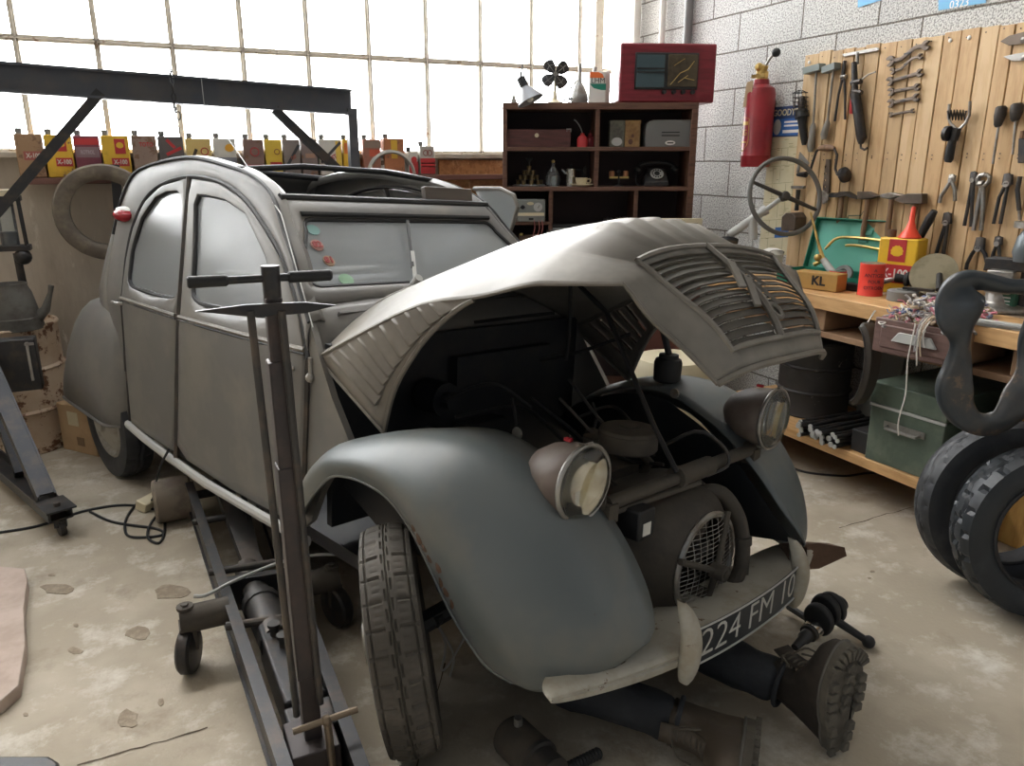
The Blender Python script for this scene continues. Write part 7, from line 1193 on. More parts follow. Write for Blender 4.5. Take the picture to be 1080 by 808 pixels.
t = bt('metal_puck', 'grey round metal housing on the bench front edge', 'housing', 951, 317); m = MB(); m.lathe([(0, 0), (0.065, 0), (0.068, 0.004), (0.068, 0.045), (0.06, 0.05), (0.03, 0.05), (0.028, 0.056), (0, 0.056)], (0, 0, 0), (0, 0, 1), 30); m.build('drum', M['grey'], t); m = MB(); m.bar((0, 0, 0.06), (0.05, -0.12, 0.06), 0.035, 0.012); m.build('lever', M['gun'], t)
t = bt('lamp_reflector', 'tarnished headlamp reflector bowl with black socket', 'reflector', 985, 300, FR, dx=0.10); m = MB(); ax_ = Vector((0.1, -0.85, 0.5)).normalized(); m.lathe([(0.105, 0.04), (0.10, 0.04), (0.085, 0.0), (0.05, -0.03), (0, -0.04)], (0, 0, 0.10), ax_, 32); m.build('bowl', mat('yellowed_reflector', (0.24, 0.21, 0.14), 0.3, 0.5, (0.16, 0.135, 0.08), 9, 0.5), t, solid=0.003); m = MB(); m.lathe([(0, 0), (0.05, 0), (0.05, 0.012), (0, 0.014)], (0.03, -0.02, 0.115), ax_, 22); m.tube([(0.03, -0.03, 0.118), (0.07, -0.12, 0.06)], 0.013, 10); m.build('bulb_socket', M['black'], t)
t = bt('gear_lever_plate', 'dull steel lever plate in front of the reflector bowl', 'lever', 1005, 318, FR - 0.4); m = MB(); m.prism([(-0.16, -0.02), (-0.05, -0.03), (0.05, -0.06), (0.12, 0.0), (0.10, 0.06), (0.03, 0.07), (-0.04, 0.02), (-0.15, 0.012)], 0.012, 0.028, holes=[[(0.055 + 0.025 * math.cos(2 * PI * k / 12), 0.01 + 0.025 * math.sin(2 * PI * k / 12)) for k in range(12)]]); m.build('plate', M['steel'], t, bevel=0.003); m = MB(); m.cyl((0.055, 0.01, 0), (0.055, 0.01, 0.05), 0.018, 14); m.build('pivot', M['darksteel'], t)
t = bt('steel_clevis', 'worn steel clevis ring lying at the bench edge', 'clevis', 1000, 330, 0.3); m = MB(); m.tube([(0.055 * math.cos(2 * PI * k / 24), 0.03 * math.sin(2 * PI * k / 24), 0.014) for k in range(24)], 0.012, 8, closed=True); m.build('ring', M['steel'], t); m = MB(); m.tube([(-0.07, 0, 0.014), (-0.15, 0.03, 0.014)], 0.014, 8); m.build('shank', M['steel'], t)
t = bt('green_bottle', 'dark green tin bottle behind the hanging inner tube', 'bottle', 1052, 330, FR, dx=0.05); m = MB(); m.box((0, 0, 0.07), (0.08, 0.05, 0.14)); m.build('body', mat('bottle_green', (0.02, 0.09, 0.055), 0.4), t, bevel=0.008); m = MB(); m.cyl((0, 0, 0.14), (0, 0, 0.165), 0.018, 14); m.build('cap', M['black'], t)
for y_ in (0.035, 0.05, 0.065, 0.09, 0.10): m = MB(); m.box((-0.005, -0.0255, y_), (0.05, 0.001, 0.006)); m.build('label_line', M['lightgrey'], t, smooth=0)
t = bt('bench_vice', 'grey bench vice at the right end of the bench', 'vice', 1062, 326, FR, dx=-0.05); m = MB(); m.lathe([(0, 0), (0.13, 0), (0.13, 0.02), (0.07, 0.035), (0.06, 0.09), (0, 0.09)], (0, 0, 0), (0, 0, 1), 28); m.box((0, 0, 0.13), (0.10, 0.16, 0.10)); vb = m.build('body', M['steel'], t, bevel=0.006); m = MB(); m.box((0, -0.02, 0.20), (0.16, 0.03, 0.05)); m.box((0, 0.05, 0.20), (0.16, 0.03, 0.05)); m.build('jaw', M['gun'], t, bevel=0.004); m = MB(); m.cyl((0, -0.2, 0.13), (0, 0.0, 0.13), 0.018, 12); m.tube([(-0.09, -0.19, 0.13), (0.09, -0.19, 0.13)], 0.008, 8); m.build('screw', M['steel'], t)
t = bt('drill_press_stand', 'dark upright drill stand head above the vice', 'drill stand', 1078, 312, FR, dx=0.16); m = MB(); m.cyl((0, 0, 0), (0, 0, 0.34), 0.018, 14); m.build('column', M['gun'], t); m = MB(); m.lathe([(0, 0), (0.05, 0), (0.06, 0.04), (0.05, 0.10), (0.03, 0.14), (0, 0.14)], (0, -0.02, 0.22), (0, 0, 1), 20); m.tube([(0.03, -0.04, 0.24), (0.08, -0.06, 0.20)], 0.02, 10); m.build('head', mat('blue_grey_casting', (0.12, 0.14, 0.15), 0.4, 0.4), t); m = MB(); m.lathe([(0, 0.36), (0.075, 0.36), (0.075, 0.385), (0, 0.385)], (0, 0, 0), (0, 0, 1), 22); m.build('cap', M['steel'], t)
t = bt('steel_rule', 'long flat steel rule stack at the bench right edge', 'rule', 1050, 345, 0.25); m = MB(); m.box((0, 0, 0.006), (0.05, 0.42, 0.01)); m.build('rule', M['steel'], t); m = MB(); m.box((0.01, 0.02, 0.016), (0.04, 0.36, 0.008)); m.build('upper_rule', M['lightgrey'], t)
# ---------------------------------------------------------------- under and before the bench
dr = thing('drawer_box', 'loose brown drawer full of cotton waste jutting from under the bench', 'drawer', loc=(BX - 0.09, 2.10, BZ - 0.165), rz=0.10); DW, DH, DDp = 0.37, 0.14, 0.34
m = MB(); m.box((DDp / 2, 0, 0.006), (DDp, DW, 0.012)); m.box((DDp / 2, DW / 2 - 0.006, DH / 2), (DDp, 0.012, DH)); m.box((DDp / 2, -DW / 2 + 0.006, DH / 2), (DDp, 0.012, DH)); m.box((DDp - 0.006, 0, DH / 2), (0.012, DW, DH)); m.build('box', RAW, dr); m = MB(); m.box((-0.008, 0, DH / 2), (0.02, DW + 0.02, DH + 0.01)); m.box((-0.020, 0, DH / 2), (0.012, DW - 0.05, DH - 0.04)); m.build('front', mat('purple_brown_wood', (0.17, 0.10, 0.085), 0.55, 0, (0.12, 0.07, 0.06), 6, 0.5, stretch=(8, 1, 8)), dr, bevel=0.005)
m = MB(); m.T = TR(-0.026, 0, DH * 0.55, 0, -PI / 2, 0); m.prism([(-0.02, -0.10), (0.022, -0.07), (0.022, 0.07), (-0.02, 0.10)], 0, 0.014); m.build('shell_pull', M['lightgrey'], dr, bevel=0.004)
ctn = [mat('cotton_white', (0.70, 0.66, 0.60), 0.95), mat('cotton_pink', (0.62, 0.24, 0.30), 0.95), mat('cotton_grey', (0.38, 0.36, 0.36), 0.95), mat('cotton_blue', (0.16, 0.18, 0.28), 0.95), mat('cotton_tan', (0.52, 0.40, 0.28), 0.95)]
m = MB(); rs = random.Random(3)
for k in range(420):
    c = Vector((rs.uniform(-0.01, 0.30), rs.uniform(-0.17, 0.17), 0.0)); hgt = DH * 0.7 + 0.12 * (1 - (c.y / 0.2) ** 2) * rs.uniform(0.3, 1); c.z = hgt + 0.015; pts = []; p = c.copy()
    for q in range(7): pts.append(p.copy()); p = p + Vector((rs.uniform(-0.022, 0.022), rs.uniform(-0.022, 0.022), rs.uniform(-0.014, 0.014)))
    m.tube(cr(pts, 12), rs.uniform(0.0025, 0.0065), 5, mi=rs.choice((0, 0, 0, 1, 1, 2, 2, 3, 4, 4)))
for k in range(4):
    y = -0.05 + 0.010 * k; m.tube(cr([(0.02, y, 0.19), (-0.045, y, 0.15), (-0.05, y + 0.004, 0.10 - 0.02 * k), (-0.048, y - 0.006, 0.06 - 0.04 * (k % 3))], 12), 0.0035, 5, mi=(0, 4, 0, 2, 0)[k])
m.tube(cr([(-0.04, 0.0, 0.15), (-0.05, 0.004, 0.0), (-0.045, -0.004, -0.15), (-0.05, 0.006, -0.27), (-0.046, 0.0, -0.34)], 24), 0.003, 5)
cw_ = tag(m.build('cotton_waste', ctn), 'tangle of pink and white cotton waste heaped in the drawer', 'cotton waste'); cw_['kind'] = 'stuff'; cw_.matrix_world = dr.matrix_basis.copy()
def lsh(px, py): return floor_at(px, py, 0.23)
p = lsh(915, 488); GB = thing('green_toolbox', 'large worn green metal trunk on the lower bench shelf', 'trunk', loc=(3.0, 2.18, 0.2305), rz=0.06); gw, gh, gl = 0.36, 0.40, 0.62
m = MB(); m.box((gl / 2, 0, 0.135), (gl, gw, 0.27)); m.build('body', M['darkgreen'], GB, bevel=0.006); m = MB(); m.box((gl / 2, 0, 0.33), (gl + 0.012, gw + 0.012, 0.10)); m.build('lid', M['darkgreen'], GB, bevel=0.006); m = MB(); m.box((-0.001, 0, 0.272), (0.012, gw + 0.006, 0.012)); m.build('rim_strip', M['lightgrey'], GB)
m = MB(); m.tube([(-0.004, 0.08, 0.19), (-0.03, 0.075, 0.185), (-0.03, -0.075, 0.185), (-0.004, -0.08, 0.19)], 0.008, 8); m.box((-0.004, 0, 0.195), (0.006, 0.20, 0.03)); m.build('handle', M['steel'], GB)
lf = thing('steel_flap', 'dark green hinged steel flap leaning by the green trunk', 'panel', loc=(3.07, 1.93, 0.2305)); m = MB(); m.bar((-0.08, 0.04, 0.0), (0.02, -0.12, 0.34), 0.02, 0.02); m.add([(-0.08, 0.04, 0.0), (0.02, -0.12, 0.34), (0.50, -0.10, 0.34), (0.42, 0.05, 0.0), (-0.07, 0.046, 0.0), (0.03, -0.112, 0.34), (0.51, -0.092, 0.34), (0.43, 0.058, 0.0)], [(0, 1, 2, 3), (7, 6, 5, 4), (0, 4, 5, 1), (1, 5, 6, 2), (2, 6, 7, 3), (3, 7, 4, 0)]); m.build('sheet', M['darkgreen'], lf, smooth=0); m = MB(); m.cyl((-0.01, -0.03, 0.16), (-0.02, -0.05, 0.17), 0.012, 10); m.build('stud', M['steel'], lf)
for k in range(24):
    i, j = k % 8, k // 8; y = 2.50 + 0.035 * i + 0.012 * (j % 2) + random.uniform(-0.006, 0.006); z = 0.2425 + 0.026 * j; x0 = BX - 0.05 + random.uniform(-0.02, 0.05); dy = random.uniform(-0.05, 0.06); L = random.uniform(0.40, 0.5); r_ = random.choice((0.011, 0.0125, 0.010))
    o = thing('steel_rod', 'dark steel rod in the bundle beside the green trunk', 'rod', loc=(x0, y, z), group='steel rods on the lower shelf'); m = MB(); m.tube([(0, 0, 0), (L, dy, 0)], r_, 10); m.build('shaft', GUNM, o); m = MB(); m.tube([(-0.004, 0, 0), (0.004, 0, 0)], r_ * 1.12, 10); m.build('sawn_end', M['lightgrey'], o)
t = thing('small_black_box', 'small black box between rods and green trunk', 'box', loc=(3.02, 2.42, 0.2305)); m = MB(); m.box((0.06, 0, 0.05), (0.12, 0.10, 0.10)); m.build('box', M['black'], t, bevel=0.004); m = MB(); m.box((0.06, 0, 0.103), (0.124, 0.104, 0.01)); m.build('lid', GUNM, t, bevel=0.003)
p = floor_at(850, 430); DR2 = drum('paint_drum', 'dark drum with pale splashes standing behind the lower shelf rods', (3.33, 3.02, 0.2305), 0.19, 0.42, mat('splashed_dark_paint', (0.045, 0.04, 0.038), 0.5, 0, (0.03, 0.028, 0.026), 6, 0.5, c3=(0.45, 0.42, 0.36), sc3=13, th3=0.66)); m = MB(); m.tube([(0.19 * math.cos(2 * PI * k / 32), 0.19 * math.sin(2 * PI * k / 32), 0.42) for k in range(32)], 0.008, 6, closed=True); m.build('rim', GUNM, DR2)
t = thing('mudguard_strip', 'curved dark mudguard strip hung beside the brown drawer', 'mudguard', loc=(2.93, 2.36, 0.52)); m = MB(); rows = []
for k in range(19):
    a = math.radians(-78 + 156 * k / 18); c = Vector((0, 0.05 - 0.09 * math.cos(a), 0.17 + 0.20 * math.sin(a))); n_ = Vector((0, -math.cos(a), math.sin(a))); rows.append([c + Vector((-0.045, 0, 0)) - n_ * 0.02, c + Vector((-0.03, 0, 0)), c + Vector((0.03, 0, 0)), c + Vector((0.045, 0, 0)) - n_ * 0.02])
m.grid(rows); m.build('blade', mat('brown_black_paint', (0.06, 0.05, 0.042), 0.5), t, solid=0.004); m = MB(); m.tube([r[0] for r in rows], 0.004, 6); m.build('rolled_edge', M['darksteel'], t); m = MB(); m.tube([(0.0, 0.03, 0.36), (0.05, 0.04, 0.41), (0.12, 0.04, 0.43)], 0.004, 6); m.build('hanging_hook', M['steel'], t)
m = MB(); m.box((3.50, 2.72, 0.42), (0.02, 0.22, 0.38), (0, 0.12, 0)); tag(m.build('grey_slab', mat('grey_board', (0.20, 0.20, 0.185), 0.8), origin=(3.5, 2.72, 0.23)), 'grey board leaning on the wall behind the rods', 'board')
# black cable on the floor
m = MB(); m.tube(cr([floor_at(*q) + Vector((0, 0, 0.006)) for q in ((825, 490), (850, 499), (890, 503), (920, 500), (950, 508), (985, 527))], 40), 0.006, 6); tag(m.build('floor_cable', M['black'], origin=floor_at(900, 502)), 'thin black cable on the floor before the lower bench shelf', 'cable')
# inner tube hanging
t = thing('inner_tube', 'limp grey rubber inner tube draped over the bench front corner', 'inner tube', loc=(2.80, 1.60, 0.92)); io = Vector((2.80, 1.60, 0.92)); ip = Plane((0.80, -0.6, 0), 0); ip.c = io.dot(ip.ez)
def IP(px, py, d=0.0): return ip.P(px, py, d) - io
path = [(1064, 302, .02), (1030, 296, .02), (1018, 302, .02), (1012, 320, .03), (1010, 340, .03), (1013, 360, .03), (1010, 385, .03), (1006, 410, .04), (1012, 432, .04), (1030, 447, .04), (1055, 444, .04), (1075, 420, .03), (1085, 392, .02), (1092, 360, .0), (1098, 330, .0), (1090, 305, 0.0)]
rad = [0.024, 0.034, 0.060, 0.070, 0.060, 0.034, 0.042, 0.056, 0.050, 0.038, 0.048, 0.058, 0.036, 0.05, 0.05, 0.03]
P = [IP(*q) for q in path]; m = MB(); pc = cr(P + [P[0]], 65)[:-1]; rc = [v.x for v in cr([(r, 0, 0) for r in rad + [rad[0]]], 65)][:-1]
rows = []
for i in range(len(pc)):
    tg = (pc[(i + 1) % len(pc)] - pc[i - 1]).normalized(); la = tg.cross(ip.ez).normalized(); no = la.cross(tg).normalized(); tw = 0.3 * math.sin(i * 0.42) ; r_ = rc[i] * 1.12; rr_ = []
    for k in range(20):
        a = 2 * PI * k / 20; x_, y_ = math.copysign(abs(math.cos(a)) ** 0.8, math.cos(a)) * r_, math.sin(a) * r_ * 0.48 * (1.0 - 0.35 * math.cos(a * 2 + i * 0.3)); rr_.append(pc[i] + la * (x_ * math.cos(tw) - y_ * math.sin(tw)) + no * (x_ * math.sin(tw) + y_ * math.cos(tw)))
    rows.append(rr_)
m.grid(rows, cu=True, cv=True); m.build('tube', mat('grey_rubber', (0.030, 0.037, 0.043), 0.35, 0, (0.065, 0.06, 0.055), 5, 0.45, c3=(0.15, 0.105, 0.07), sc3=5, th3=0.62), t, smooth=80, sub=1)
m = MB(); q = IP(1034, 318, 0.055); m.cyl(q - ip.ez * 0.05, q + ip.ez * 0.012, 0.008, 10); m.build('valve', M['chrome'], t)
# two tyres at the right edge, leaning on a log
lg = thing('wood_block', 'yellow cut timber block behind the two tyres', 'timber', loc=(2.90, 1.62, 0)); m = MB(); m.box((0.36, -0.12, 0.33), (0.12, 0.75, 0.66)); m.build('block', mat('cut_timber', (0.60, 0.36, 0.11), 0.7, 0, (0.46, 0.25, 0.07), 5, 0.5, stretch=(6, 6, 1), c3=(0.3, 0.16, 0.05), sc3=5, th3=0.68), lg, bevel=0.01); m = MB(); m.box((0.292, -0.12, 0.32), (0.014, 0.03, 0.5)); m.build('dark_strip', M['darkwood'], lg)
def blocks(i, w):
    if abs(w) > 0.62: return 1.0 if i % 6 == 0 else 0.0
    zz_ = 0.3 * math.sin(i * 0.5); return 1.0 if (abs(w - zz_) < 0.1 or i % 6 == 3 and abs(w) < 0.5) else 0.0
def loose_tyre(lab, px, py, R, Wd, az, lean, m_, pat, deep, yoff=0.0):
    p = floor_at(px, py); a = math.radians(az); ax_ = Vector((math.cos(a), math.sin(a), 0)); 
    t = thing('tyre', lab, 'tyre', loc=(p.x, p.y, 0.0), group='tyres stood at the right edge'); up = Vector((0, 0, 1)) * math.cos(lean) + ax_ * math.sin(lean); axl = ax_ * math.cos(lean) - Vector((0, 0, 1)) * math.sin(lean)
    c = up * R + Vector((0, 0, 0.5 * Wd * abs(math.sin(lean)))); m = MB(); tyre_mesh(m, R, Wd, R * 0.66, pat, 132, c, axl, deep); m.build('casing', m_, t, smooth=28); m = MB(); s_ = axl.cross(up); m.tube([c - axl * Wd * 0.40 + (up * math.cos(q) + s_ * math.sin(q)) * R * 0.665 for q in [2 * PI * k / 40 for k in range(40)]], 0.008, 6, closed=True); m.build('bead', M['black'], t); return t
loose_tyre('worn tyre with slit tread, behind the blacker one', 1050, 618, 0.325, 0.13, 61, 0.10, M['tyre_dark'], blocks, 0.006)
loose_tyre('blackest tyre with chunky shoulder tread at right frame edge', 1092, 650, 0.315, 0.15, 61, 0.10, mat('new_tyre_rubber', (0.014, 0.018, 0.022), 0.5, 0, (0.03, 0.034, 0.04), 9, 0.3), blocks, 0.010)
# pale drum and barrel-shaped thing seen past the engine
t = thing('pale_keg', 'pale cream keg with dark seam behind the far fender', 'keg', loc=(2.55, 3.30, 0)); m = MB(); m.lathe([(0, 0), (0.20, 0), (0.215, 0.1), (0.22, 0.3), (0.215, 0.5), (0.19, 0.56), (0.0, 0.58)], (0, 0, 0), (0, 0, 1), 30); m.build('shell', M['cream'], t); m = MB(); m.lathe([(0.221, 0.0), (0.224, 0.01), (0.221, 0.02)], (0, 0, 0.42), (0, 0, 1), 30); m.build('green_band', M['green'], t)
# ---------------------------------------------------------------- the mechanic lying under the car
def skin_mesh(name, pts, edges, rad, m_, parent, sub=2, root=0):
    me = bpy.data.meshes.new(name); me.from_pydata([tuple(p) for p in pts], edges, []); o = bpy.data.objects.new(name, me); COL.objects.link(o); o.parent = parent; me.materials.append(m_)
    md = o.modifiers.new('skin', 'SKIN')
    md.use_smooth_shade = True
    if not me.skin_vertices: me.attributes
    for i, r in enumerate(rad): sv = me.skin_vertices[0].data[i]; sv.radius = (r, r) if not isinstance(r, tuple) else r; sv.use_root = (i == root)
    s = o.modifiers.new('subsurf', 'SUBSURF'); s.levels = sub; s.render_levels = sub
    # bake the modifiers so that the body is one plain surface
    ev = o.evaluated_get(bpy.context.evaluated_depsgraph_get()); nm = bpy.data.meshes.new_from_object(ev); o.modifiers.clear(); o.data = nm; nm.name = name
    if not nm.materials: nm.materials.append(m_)
    nm.polygons.foreach_set('use_smooth', [True] * len(nm.polygons)); return o
PO = Vector((1.13, 2.04, 0.0))
man = thing('person', 'person in dark jeans and brown work boots lying on their back under the car', 'person', loc=PO)
def V(x, y, z): return Vector((x, y, z)) - PO
pel, chest, neck, head0, head1 = V(1.13, 2.04, 0.125), V(1.11, 2.42, 0.14), V(1.10, 2.60, 0.13), V(1.10, 2.70, 0.13), V(1.10, 2.82, 0.125)
hA, kA, aA = V(1.22, 1.98, 0.12), V(1.385, 1.74, 0.125), V(1.55, 1.40, 0.105)
hB, kB, aB = V(1.03, 1.98, 0.12), V(0.93, 1.70, 0.135), V(1.19, 1.42, 0.088)
sA, eA, wA = V(1.28, 2.53, 0.13), V(1.42, 2.32, 0.12), V(1.36, 2.12, 0.20)
sB, eB, wB = V(0.93, 2.53, 0.13), V(0.84, 2.30, 0.12), V(0.95, 2.14, 0.20)
SKINM = mat('skin', (0.42, 0.24, 0.16), 0.55); JEAN = mat('dark_denim', (0.024, 0.026, 0.030), 0.85, 0, (0.042, 0.044, 0.049), 7, 0.45, bump=0.2, bsc=50); JACK = mat('navy_overall', (0.03, 0.04, 0.07), 0.85)
pts = [pel, pel.lerp(chest, 0.5), chest, neck, head0, head1, hA, kA, aA, hB, kB, aB, sA, eA, wA, sB, eB, wB]; ed = [(0, 1), (1, 2), (2, 3), (3, 4), (4, 5), (0, 6), (6, 7), (7, 8), (0, 9), (9, 10), (10, 11), (2, 12), (12, 13), (13, 14), (2, 15), (15, 16), (16, 17)]
rad = [(0.12, 0.09), (0.12, 0.085), (0.13, 0.09), 0.05, 0.075, 0.085, 0.07, 0.05, 0.036, 0.07, 0.05, 0.036, 0.05, 0.037, 0.026, 0.05, 0.037, 0.026]
for w, e, s in ((14, 13, 1), (17, 16, -1)):                  # hands: palm, four fingers and a thumb
    d = (pts[w] - pts[e]).normalized(); side = d.cross(Vector((0, 0, 1))).normalized() * s; pi_ = len(pts); pts.append(pts[w] + d * 0.05); ed.append((w, pi_)); rad.append((0.034, 0.016))
    for k, L in enumerate((0.07, 0.08, 0.075, 0.06)):
        b = pts[w] + d * 0.09 + side * (0.030 - 0.02 * k); i = len(pts); pts += [b, b + d * L * 0.5 + Vector((0, 0, 0.012)), b + d * L + Vector((0, 0, 0.03))]; ed += [(pi_, i), (i, i + 1), (i + 1, i + 2)]; rad += [0.0095, 0.0085, 0.0075]
    b = pts[w] + d * 0.045 + side * 0.045; i = len(pts); pts += [b, b + d * 0.03 + side * 0.015 + Vector((0, 0, 0.015))]; ed += [(pi_, i), (i, i + 1)]; rad += [0.011, 0.009]
skin_mesh('body', pts, ed, rad, SKINM, man, 1)
m = MB(); hc = head0.lerp(head1, 0.55); m.ball(hc + Vector((0, 0.02, -0.02)), 0.098, 16, 0.92, 1.12, 0.9); m.build('hair', mat('dark_hair', (0.03, 0.022, 0.018), 0.7), man, smooth=80)
fc_ = MB(); fc_.ball(hc + Vector((0, -0.02, 0.085)), 0.016, 10, 0.8, 1.4, 1.1)
for s in (-1, 1): fc_.ball(hc + Vector((0.032 * s, 0.015, 0.075)), 0.011, 10); fc_.ball(hc + Vector((0.082 * s, 0.0, 0.0)), 0.026, 10, 0.35, 1, 0.8)
fc_.ball(hc + Vector((0, -0.055, 0.075)), 0.022, 10, 1.1, 0.3, 0.4); fc_.build('face_features', SKINM, man, smooth=80)
skin_mesh('overall_top', [pel.lerp(chest, 0.15), pel.lerp(chest, 0.6), chest, neck.lerp(chest, 0.3), sA, eA, wA.lerp(eA, 0.15), sB, eB, wB.lerp(eB, 0.15)], [(0, 1), (1, 2), (2, 3), (2, 4), (4, 5), (5, 6), (2, 7), (7, 8), (8, 9)], [(0.135, 0.10), (0.13, 0.095), (0.14, 0.10), 0.075, 0.062, 0.048, 0.042, 0.062, 0.048, 0.042], JACK, man)
jl = []
for hp_, k, a, kn in ((hA, kA, aA, 0.088), (hB, kB, aB, 0.092)): jl.append([hp_, hp_.lerp(k, 0.5), k, k.lerp(a, 0.35), k.lerp(a, 0.7), k.lerp(a, 0.9), k.lerp(a, 0.99)])
jp = [pel] + jl[0] + jl[1]; je = [(0, 1)] + [(i, i + 1) for i in range(1, 7)] + [(0, 8)] + [(i, i + 1) for i in range(8, 14)]
jeans = skin_mesh('jeans', jp, je, [(0.135, 0.10)] + [0.098, 0.092, 0.078, 0.080, 0.068, 0.066, 0.062] * 2, JEAN, man)
import mathutils.noise as mno
for v in jeans.data.vertices: v.co += v.normal * 0.010 * mno.noise(v.co * 14.0) + v.normal * 0.004 * math.sin(v.co.x * 55 + v.co.y * 40)
STIT = mat('seam_thread', (0.12, 0.11, 0.095), 0.8)
for k, a in ((kA, aA), (kB, aB)):
    d = (a - k).normalized(); c = k.lerp(a, 1.0); u = d.cross(Vector((0, 0, 1))).normalized(); w_ = u.cross(d); m = MB(); m.tube([c + (u * math.cos(t) + w_ * math.sin(t)) * 0.064 for t in [2 * PI * q / 30 for q in range(30)]], 0.008, 6, closed=True); m.build('hem', JEAN, jeans)
BOOT = mat('brown_boot_leather', (0.075, 0.058, 0.042), 0.65, 0, (0.12, 0.095, 0.07), 9, 0.4, bump=0.15); BOOTD = mat('dark_boot_leather', (0.035, 0.028, 0.023), 0.65, 0, (0.06, 0.048, 0.038), 9, 0.4, bump=0.15); SOLE = mat('grey_boot_sole', (0.085, 0.075, 0.06), 0.85, 0, (0.13, 0.115, 0.09), 14, 0.5)
def boot(M4, leather, lab):
    o = bpy.data.objects.new('boot', None); COL.objects.link(o); o.parent = man; o.matrix_local = M4; o.empty_display_size = 0.05; o['label'] = lab
    def outl(x): # half width of the foot at x
        t = (x + 0.085) / 0.305; return 0.036 + 0.016 * math.sin(PI * min(1, max(0, (t - 0.25) / 0.75)) ** 0.9)
    def loop(x0, x1, k, z, n=32):
        out = []
        for i in range(n):
            a = 2 * PI * i / n; cx, rx = (x0 + x1) / 2, (x1 - x0) / 2; c, s_ = math.cos(a), math.sin(a); x = cx + rx * math.copysign(abs(c) ** 0.75, c); out.append(Vector((x, k * outl(x) * math.copysign(abs(s_) ** 0.75, s_), z)))
        return out
    m = MB(); m.grid([loop(-0.082, 0.212, 1.0, 0.028), loop(-0.084, 0.212, 1.04, 0.045), loop(-0.082, 0.205, 1.02, 0.065), loop(-0.080, 0.185, 0.98, 0.083), loop(-0.078, 0.145, 0.95, 0.098), loop(-0.075, 0.10, 0.97, 0.115), loop(-0.070, 0.07, 1.02, 0.14), loop(-0.068, 0.058, 1.12, 0.175), loop(-0.070, 0.058, 1.2, 0.205), loop(-0.066, 0.054, 1.12, 0.207), loop(-0.06, 0.05, 1.05, 0.17)], cv=True)
    m.build('upper', leather, o, smooth=70)
    m = MB(); pr_ = [(p.x, p.y) for p in loop(-0.092, 0.222, 1.12, 0)]; m.prism(pr_, 0.008, 0.032); so = m.build('sole', SOLE, o, bevel=0.004)
    m = MB(); m.tube([Vector((p.x, p.y, 0.034)) for p in loop(-0.090, 0.220, 1.09, 0)], 0.004, 6, closed=True); m.build('welt', STIT, o)
    def lug(poly): m = MB(); m.prism(poly, -0.004, 0.010); m.build('tread_lug', SOLE, so, bevel=0.002)
    for i in range(9):
        a0, a1 = math.radians(-80 + 160 * i / 9 + 3), math.radians(-80 + 160 * (i + 1) / 9 - 3)
        lug([(0.155 + 0.064 * math.cos(a0), 0.056 * math.sin(a0)), (0.155 + 0.064 * math.cos(a1), 0.056 * math.sin(a1)), (0.155 + 0.034 * math.cos(a1), 0.030 * math.sin(a1)), (0.155 + 0.034 * math.cos(a0), 0.030 * math.sin(a0))])
    for s in (-1, 1):
        for i in range(4): x = 0.135 - 0.028 * i; w_ = outl(x) * 1.08; lug([(x, s * w_), (x - 0.021, s * w_), (x - 0.021, s * w_ * 0.62), (x - 0.010, s * w_ * 0.5), (x, s * w_ * 0.62)])
        for i in range(3): x = 0.0 - 0.03 * i; w_ = outl(x) * (1.0 if i < 2 else 0.85); lug([(x, s * w_), (x - 0.024, s * w_), (x - 0.024, s * w_ * 0.35), (x, s * w_ * 0.55)])
    for i in range(5): x = 0.17 - 0.03 * i; lug([(x, -0.010), (x + 0.010, 0.002), (x, 0.014), (x - 0.016, 0.014), (x - 0.010, 0.002), (x - 0.016, -0.010)])
    m = MB(); rows = [(0.100, 0.112), (0.088, 0.118), (0.078, 0.128), (0.071, 0.142), (0.066, 0.158), (0.064, 0.175), (0.063, 0.192)]
    for i, (x, z) in enumerate(rows): m.tube(cr([(x - 0.012, -0.028, z - 0.004), (x + 0.004, -0.012, z + 0.006), (x + 0.004, 0.012, z + 0.008), (x - 0.012, 0.028, z - 0.002)], 8), 0.0028, 6)
    m.tube(cr([(0.066, 0.01, 0.195), (0.095, 0.035, 0.17), (0.09, 0.045, 0.13), (0.072, 0.03, 0.18)], 12), 0.0028, 6); m.tube(cr([(0.066, -0.01, 0.195), (0.09, -0.04, 0.175), (0.085, -0.05, 0.14)], 10), 0.0028, 6); m.build('laces', mat('boot_lace', (0.10, 0.085, 0.065), 0.8), o)
    m = MB(); m.grid([[Vector((x + 0.003, y, z + 0.002)) for y in (-0.024, 0, 0.024)] for x, z in rows + [(0.068, 0.222)]]); m.build('tongue', leather, o, solid=0.004)
def bmat(org, toe, up):
    z = Vector(up).normalized(); x = (Vector(toe) - z * Vector(toe).dot(z)).normalized(); y = z.cross(x); m4 = Matrix.Identity(4)
    for i, a in enumerate((x, y, z)):
        for k in range(3): m4[k][i] = a[k]
    m4.translation = Vector(org) - PO; return m4 @ Matrix.Scale(1.12, 4)
boot(bmat((1.570, 1.195, 0.105), (-0.02, 0.0, 1), (0.04, 0.99, 0.03)), BOOTD, 'upright boot showing its lugged sole')
boot(bmat((1.335, 1.265, 0.075), (-0.72, -0.66, 0.20), (-0.68, 0.73, 0.05)), BOOT, 'boot fallen on its side with laces showing')
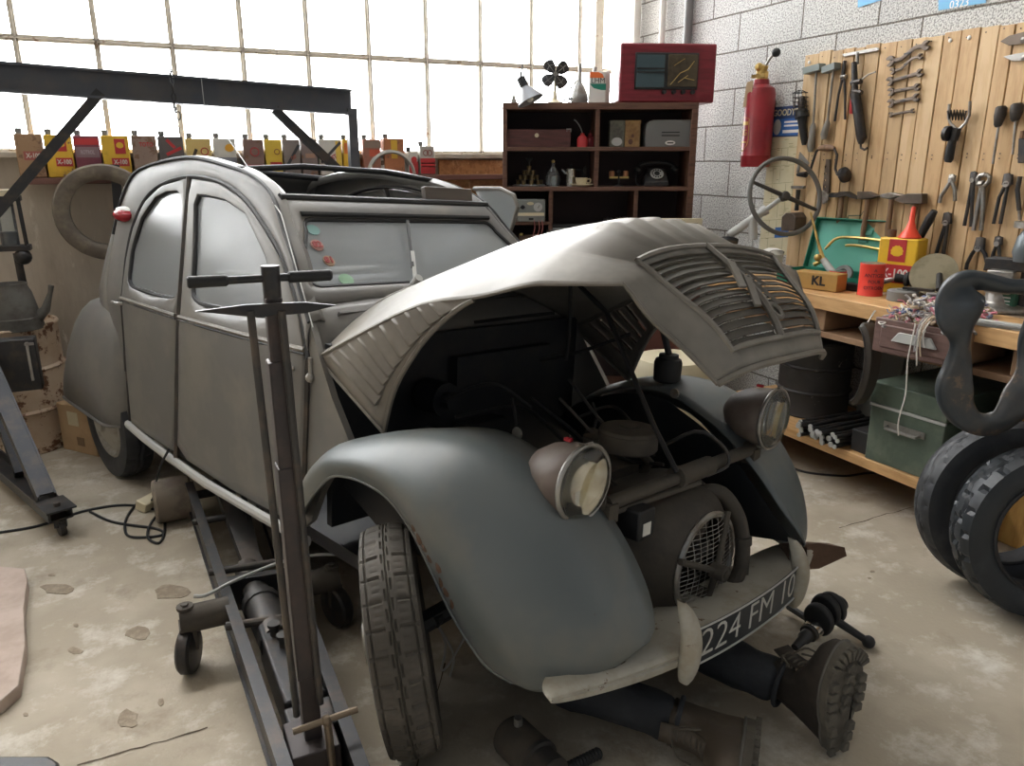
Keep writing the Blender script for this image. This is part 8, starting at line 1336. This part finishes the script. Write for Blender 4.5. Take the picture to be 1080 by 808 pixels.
# ---------------------------------------------------------------- parts on the floor
cs = thing('crankshaft', 'greasy black crankshaft lying beside the upright boot sole', 'crankshaft', loc=(2.0, 1.67, 0)); CS = Vector((2.0, 1.67, 0)); a, b = floor_at(838, 683, 0.045) - CS, floor_at(886, 636, 0.085) - CS; dx_ = (b - a).normalized(); L = (b - a).length
m = MB(); m.lathe([(0, 0), (0.012, 0), (0.016, 0.05), (0.022, 0.06), (0.022, 0.085), (0.030, 0.088), (0.030, 0.10), (0, 0.10)], a, dx_, 20); m.cyl(b - dx_ * 0.12, b, 0.03, 20); m.build('shaft', GUNM, cs); m = MB(); m.cyl(a + dx_ * 0.10, a + dx_ * 0.13, 0.033, 22); m.build('bearing_journal', M['chrome'], cs)
for t0, off in ((0.14, 0.0), (0.185, 0.012), (0.23, -0.005)):
    m = MB(); c = a + dx_ * t0 + Vector((0, 0, 0.02 + off)); m.lathe([(0, 0), (0.056, 0), (0.061, 0.006), (0.061, 0.022), (0.056, 0.028), (0, 0.028)], c, dx_, 28, sx=1.0, sy=0.85); m.build('web', M['black'], cs, bevel=0.003)
e = floor_at(916, 677, 0.022) - CS; m = MB(); m.tube([a + dx_ * 0.22, e], [0.016, 0.012], 10); m.ball(e, 0.022, 14); m.build('connecting_rod', M['black'], cs); m = MB(); e2 = floor_at(832, 640, 0.03) - CS; m.tube([a + dx_ * 0.15, e2], 0.012, 8); m.build('rear_rod', M['black'], cs)
sm = thing('starter_motor', 'grey starter motor with ribbed black handle at the picture bottom', 'starter motor', loc=(0.83, 1.58, 0)); SO_ = Vector((0.83, 1.58, 0)); a, b = floor_at(535, 772, 0.062) - SO_, floor_at(583, 818, 0.062) - SO_; d = (b - a).normalized()
m = MB(); m.lathe([(0, 0), (0.045, 0), (0.055, 0.01), (0.058, 0.02), (0.058, 0.13), (0, 0.13)], a, d, 28); m.build('housing', M['engine'], sm); m = MB(); m.lathe([(0.0, 0.13), (0.06, 0.13), (0.06, 0.142), (0.05, 0.145), (0.05, 0.20), (0, 0.20)], a, d, 28); m.build('end_ring', M['darksteel'], sm)
p0, p1 = floor_at(596, 812, 0.05) - SO_, floor_at(632, 794, 0.04) - SO_; m = MB(); n_ = 22; m.tube([p0.lerp(p1, k / n_) for k in range(n_ + 1)], [0.014 + (0.003 if k % 2 else 0) for k in range(n_ + 1)], 12); m.build('ribbed_handle', M['black'], sm); m = MB(); q = a + d * 0.05 + Vector((0, 0, 0.05)); m.cyl(q, q + Vector((0, 0, 0.03)), 0.012, 10); m.build('terminal', M['steel'], sm)
